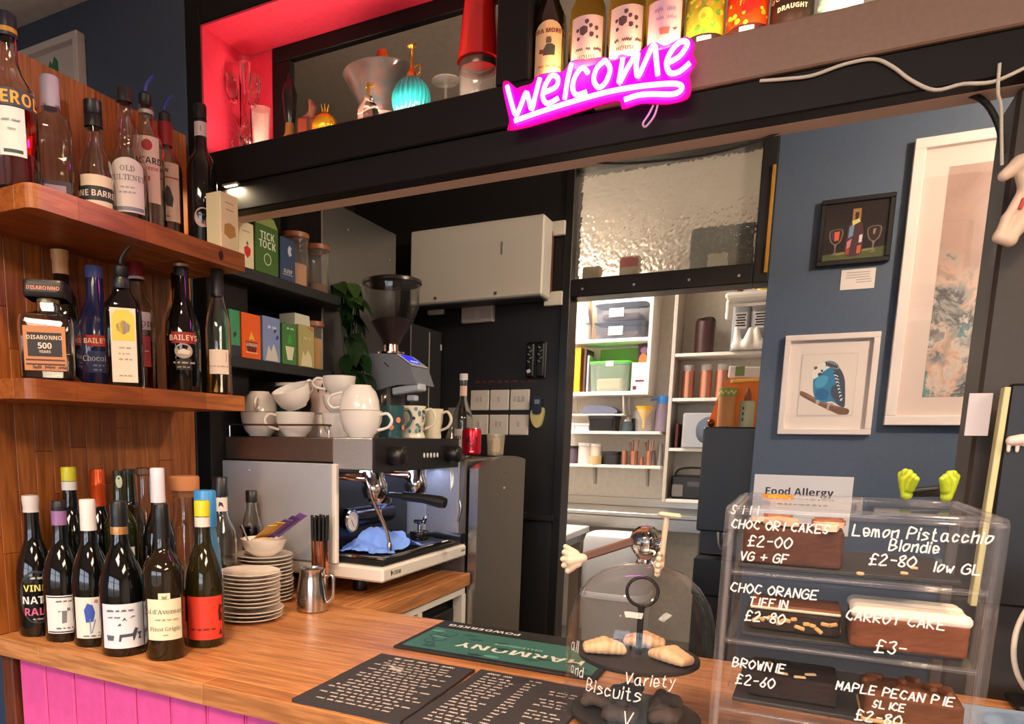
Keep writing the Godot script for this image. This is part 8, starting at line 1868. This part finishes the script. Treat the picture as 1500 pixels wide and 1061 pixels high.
func build_case() -> void:
	var t := thing("cake_display_case", "clear acrylic cake case of four tiers with handwritten prices", "display case", V(0.062, 1.0702, -1.085))
	var ac := pane(C(235, 230, 232), 0.003, 0.02, 0.22)
	var edge := pane(C(226, 220, 224), 0.03, 0.06, 0.4)
	var w := 0.272; var h := 0.357; var d := 0.27
	var f := d / 2
	part(t, "side_wall", box(V(0.004, h - 0.012, d - 0.02), 0.0005), ac, V(-w / 2 + 0.002, h / 2, 0)); part(t, "side_wall", box(V(0.004, h - 0.012, d - 0.02), 0.0005), ac, V(w / 2 - 0.002, h / 2, 0))
	part(t, "top_panel", box(V(w - 0.012, 0.004, d - 0.012), 0.0005), pane(C(235, 230, 232), 0.008, 0.02, 0.3), V(0, h - 0.002, 0))
	part(t, "base_panel", box(V(w, 0.005, d), 0.001), ac, V(0, 0.003, 0))
	part(t, "back_wall", box(V(w - 0.012, h - 0.012, 0.003), 0.0005), ac, V(0, h / 2, -f + 0.0015))
	# rounded outer edges
	for x in [-1, 1]:
		for z in [-1, 1]: part(t, "corner_post", lathe(P2([0.006, 0.004, 0.006, h - 0.006]), 14), edge, V(x * (w / 2 - 0.006), 0, z * (f - 0.006)))
		part(t, "top_edge", tube([V(x * (w / 2 - 0.006), h - 0.006, -f + 0.01), V(x * (w / 2 - 0.006), h - 0.006, f - 0.01)], 0.006, 12), edge)
	for z in [-1, 1]: part(t, "top_edge", tube([V(-w / 2 + 0.008, h - 0.006, z * (f - 0.006)), V(w / 2 - 0.008, h - 0.006, z * (f - 0.006))], 0.006, 12), edge)
	# added pale bars imitating refraction lines down the side walls
	for x in [-1, 1]:
		for i in 5: part(t, "rib", box(V(0.003, h - 0.02, 0.003), 0.001), edge, V(x * (w / 2 - 0.0055), h / 2, f - 0.02 - i * 0.013))
	var ty := [0.277, 0.191, 0.103, 0.012]
	var tops := [0.345, 0.274, 0.188, 0.1]
	for k in 4:
		part(t, "tier_shelf", box(V(w - 0.02, 0.003, d - 0.02), 0.0005), ac, V(0, ty[k] - 0.0015, 0))
		part(t, "tier_lip", tube([V(-w / 2 + 0.012, ty[k] - 0.001, f - 0.002), V(w / 2 - 0.012, ty[k] - 0.001, f - 0.002)], 0.0034, 10), edge)
		part(t, "flap_door", box(V(w - 0.026, tops[k] - ty[k] - 0.006, 0.003), 0.0005), ac, V(0, (tops[k] + ty[k]) / 2, f - 0.0025))
	var pen := pm(C(230, 224, 222), 0.8)
	rng.seed = 19
	var wr := func(s: String, high: float, x: float, y: float, th := 0.0017) -> void: part(t, "handwriting", hand(s, high * 0.94, th), pen, V(x - 0.062, y - 1.0702 - high * 0.4, f + 0.0004))
	wr.call("S i l l", 0.011, -0.052, 1.421, 0.0013); wr.call("CHOC ORI CAKES", 0.0105, -0.014, 1.404); wr.call("£2-00", 0.013, -0.022, 1.385); wr.call("VG + GF", 0.011, -0.027, 1.366)
	wr.call("Lemon Pistacchio", 0.013, 0.122, 1.405); wr.call("Blondie", 0.0125, 0.118, 1.391); wr.call("£2-80", 0.0125, 0.1, 1.374); wr.call("low GL", 0.0115, 0.158, 1.371)
	wr.call("CHOC ORANGE", 0.0115, -0.014, 1.327); wr.call("TIFFIN", 0.0105, -0.018, 1.312); wr.call("£2-80", 0.0125, -0.02, 1.294)
	wr.call("CARROT CAKE", 0.0115, 0.108, 1.308); wr.call("£3-", 0.0155, 0.108, 1.276)
	wr.call("BROWNIE", 0.0115, -0.022, 1.234); wr.call("£2-60", 0.0125, -0.024, 1.214)
	wr.call("MAPLE PECAN PIE", 0.0105, 0.115, 1.224); wr.call("SLICE", 0.009, 0.112, 1.209); wr.call("£2-80", 0.013, 0.104, 1.193)
	# slates and cakes
	var o := t.position
	var slate := rough_mat(C(40, 39, 41), 0.55, 14.0)
	for k in 3: solo("slate_tray", "thin dark slate tray on the %s tier of the cake case" % ["top", "second", "third"][k], "tray", box(V(0.226, 0.005, 0.2), 0.001), slate, o + V([-0.006, 0.002, 0.002][k], ty[k] + 0.0026, 0.0), [0.0, 1.5, -1.0][k], "slates in the cake case")
	var y1: float = o.y + ty[0] + 0.0052
	var c := cake("chocolate_cake", "chocolate tray bake with broken cream topping on the top tier", "cake", V(0.0, y1, -1.03), V(0.108, 0.046, 0.075), C(86, 46, 30), 0)
	rng.seed = 6
	for i in 11:
		var px := rng.randf_range(-0.05, 0.05); var pz := rng.randf_range(-0.035, 0.034)
		part(c, "topping_shard", prism(smooth(P2([-0.016, -0.008, 0.012, -0.01, 0.018, 0.004, 0.004, 0.011, -0.014, 0.008]), 2, true), 0, 0.006), pm([C(236, 206, 180), C(222, 176, 146), C(150, 92, 62)][i % 3], 0.6), V(clampf(px, -0.037, 0.037), 0.0475 + 0.002 * (i % 3), clampf(pz, -0.026, 0.027)), V(-90 + rng.randf_range(-9, 9), rng.randf_range(-10, 10), rng.randf_range(0, 180)))
	for p in [[0.07, 0.06], [0.115, 0.03], [0.13, -0.02]]: solo("cake_crumb", "pale cake crumb left on the top slate", "crumb", blob([[V(0, 0.002, 0), V(0.004, 0.002, 0.001), 0.0022, 0.002]], 0.001, 0.001), pm(C(226, 180, 130), 0.9), V(p[0], y1, -1.03 + p[1]), 0, "crumbs on the top slate")
	var y2: float = o.y + ty[1] + 0.0052
	c = cake("chocolate_tiffin", "low dark tiffin slab with pale biscuit pieces and a caramel top on the second tier", "cake", V(0.01, y2, -1.04), V(0.1, 0.026, 0.07), C(44, 28, 24), 0)
	part(c, "caramel_layer", box(V(0.1, 0.004, 0.07), 0.0015), pm(C(232, 206, 176), 0.6), V(0, 0.0285, 0))
	part(c, "top_glaze", box(V(0.099, 0.003, 0.069), 0.001), rough_mat(C(156, 92, 62), 0.6, 60.0), V(0, 0.032, 0))
	for i in 13: part(c, "biscuit_piece", box(V(rng.randf_range(0.006, 0.013), 0.005, 0.003), 0.0012), pm(C(206, 160, 100), 0.8), V(-0.042 + i * 0.007, rng.randf_range(0.006, 0.02), 0.0352), V(0, 0, rng.randf_range(-40, 40)))
	for i in 5: part(c, "biscuit_piece", box(V(0.003, 0.005, 0.01), 0.0012), pm(C(206, 160, 100), 0.8), V(0.0503, rng.randf_range(0.006, 0.02), -0.026 + i * 0.012), V(rng.randf_range(-40, 40), 0, 0))
	c = cake("carrot_cake", "brown carrot cake slab with thick white icing on the second tier", "cake", V(0.125, y2, -1.02), V(0.112, 0.037, 0.09), C(116, 62, 36), 0)
	part(c, "icing", blob([[V(-0.05, 0.0405, -0.036), V(0.05, 0.0405, -0.036), 0.008, 0.007], [V(-0.05, 0.0405, -0.014), V(0.05, 0.0405, -0.014), 0.0075, 0.008], [V(-0.05, 0.041, 0.012), V(0.05, 0.04, 0.012), 0.008, 0.0075], [V(-0.05, 0.0405, 0.036), V(0.05, 0.0405, 0.036), 0.0078, 0.0085]], 0.0028, 0.006), pm(C(236, 222, 206), 0.6))
	var y3: float = o.y + ty[2] + 0.0052
	c = cake("brownie_slab", "flat black brownie slab with pale biscuit chips on the third tier", "cake", V(0.015, y3, -1.05), V(0.1, 0.03, 0.09), C(40, 25, 21), 0)
	for p in [[0.02, 0.0308, 0.018, 24], [-0.012, 0.0305, 0.03, -12], [0.008, 0.0305, 0.036, 8], [-0.03, 0.0305, -0.01, 60]]: part(c, "biscuit_chip", box(V(0.014, 0.004, 0.005), 0.0015), pm(C(222, 184, 140), 0.7), V(p[0], p[1], p[2]), V(0, p[3], 0))
	c = cake("pecan_pie_slice", "rough brown maple pecan pie slab on the third tier", "cake", V(0.138, y3, -1.02), V(0.095, 0.034, 0.09), C(104, 58, 30), 0)
	part(c, "pastry_base", box(V(0.098, 0.005, 0.093), 0.0015), pm(C(206, 160, 104), 0.8), V(0, 0.003, 0))
	for i in 10: part(c, "pecan_half", blob([[V(-0.006, 0, 0), V(0.006, 0, 0), 0.0048, 0.0042]], 0.0018, 0.002), rough_mat(C(120, 64, 30), 0.6, 80.0), V(rng.randf_range(-0.04, 0.04), 0.036, rng.randf_range(-0.038, 0.038)), V(0, rng.randf_range(0, 180), 0))
	# lime hand tongs and orange star on the lid
	var lid := o.y + h + 0.0004
	t = thing("hand_tongs", "lime green hand shaped serving tongs with black arms on the cake case lid", "tongs", V(0.14, lid, -1.105))
	var lime := pm(C(170, 190, 40), 0.5)
	hand_tongs(t, lime, V(-0.018, 0.011, 0.0), V(-0.05, 1, -0.25), V(0.35, 0, 1), 0.72)
	hand_tongs(t, lime, V(0.022, 0.011, 0.004), V(0.12, 1, -0.25), V(-0.5, 0.05, 0.9), 0.72)
	part(t, "arm", tube([V(-0.016, 0.016, 0.002), V(0.02, 0.022, 0.004)], 0.0036, 8), pm(C(26, 26, 26), 0.5))
	part(t, "arm", tube([V(-0.014, 0.012, -0.002), V(0.03, 0.012, -0.035)], 0.0034, 8), pm(C(26, 26, 26), 0.5))
	var sp := []
	for i in 10: sp.append(Vector2(cos(i * TAU / 10), sin(i * TAU / 10)) * (0.02 if i % 2 == 0 else 0.011))
	var star := solo("orange_star", "flat orange star lying on the cake case lid", "ornament", MB.new().add(prism(sp, 0, 0.004), Transform3D(Basis(Vector3.RIGHT, -PI / 2), Vector3.ZERO)).mesh(), pm(C(236, 150, 40), 0.5), V(-0.022, lid, -1.11))
	star.rotation_degrees.y = 20
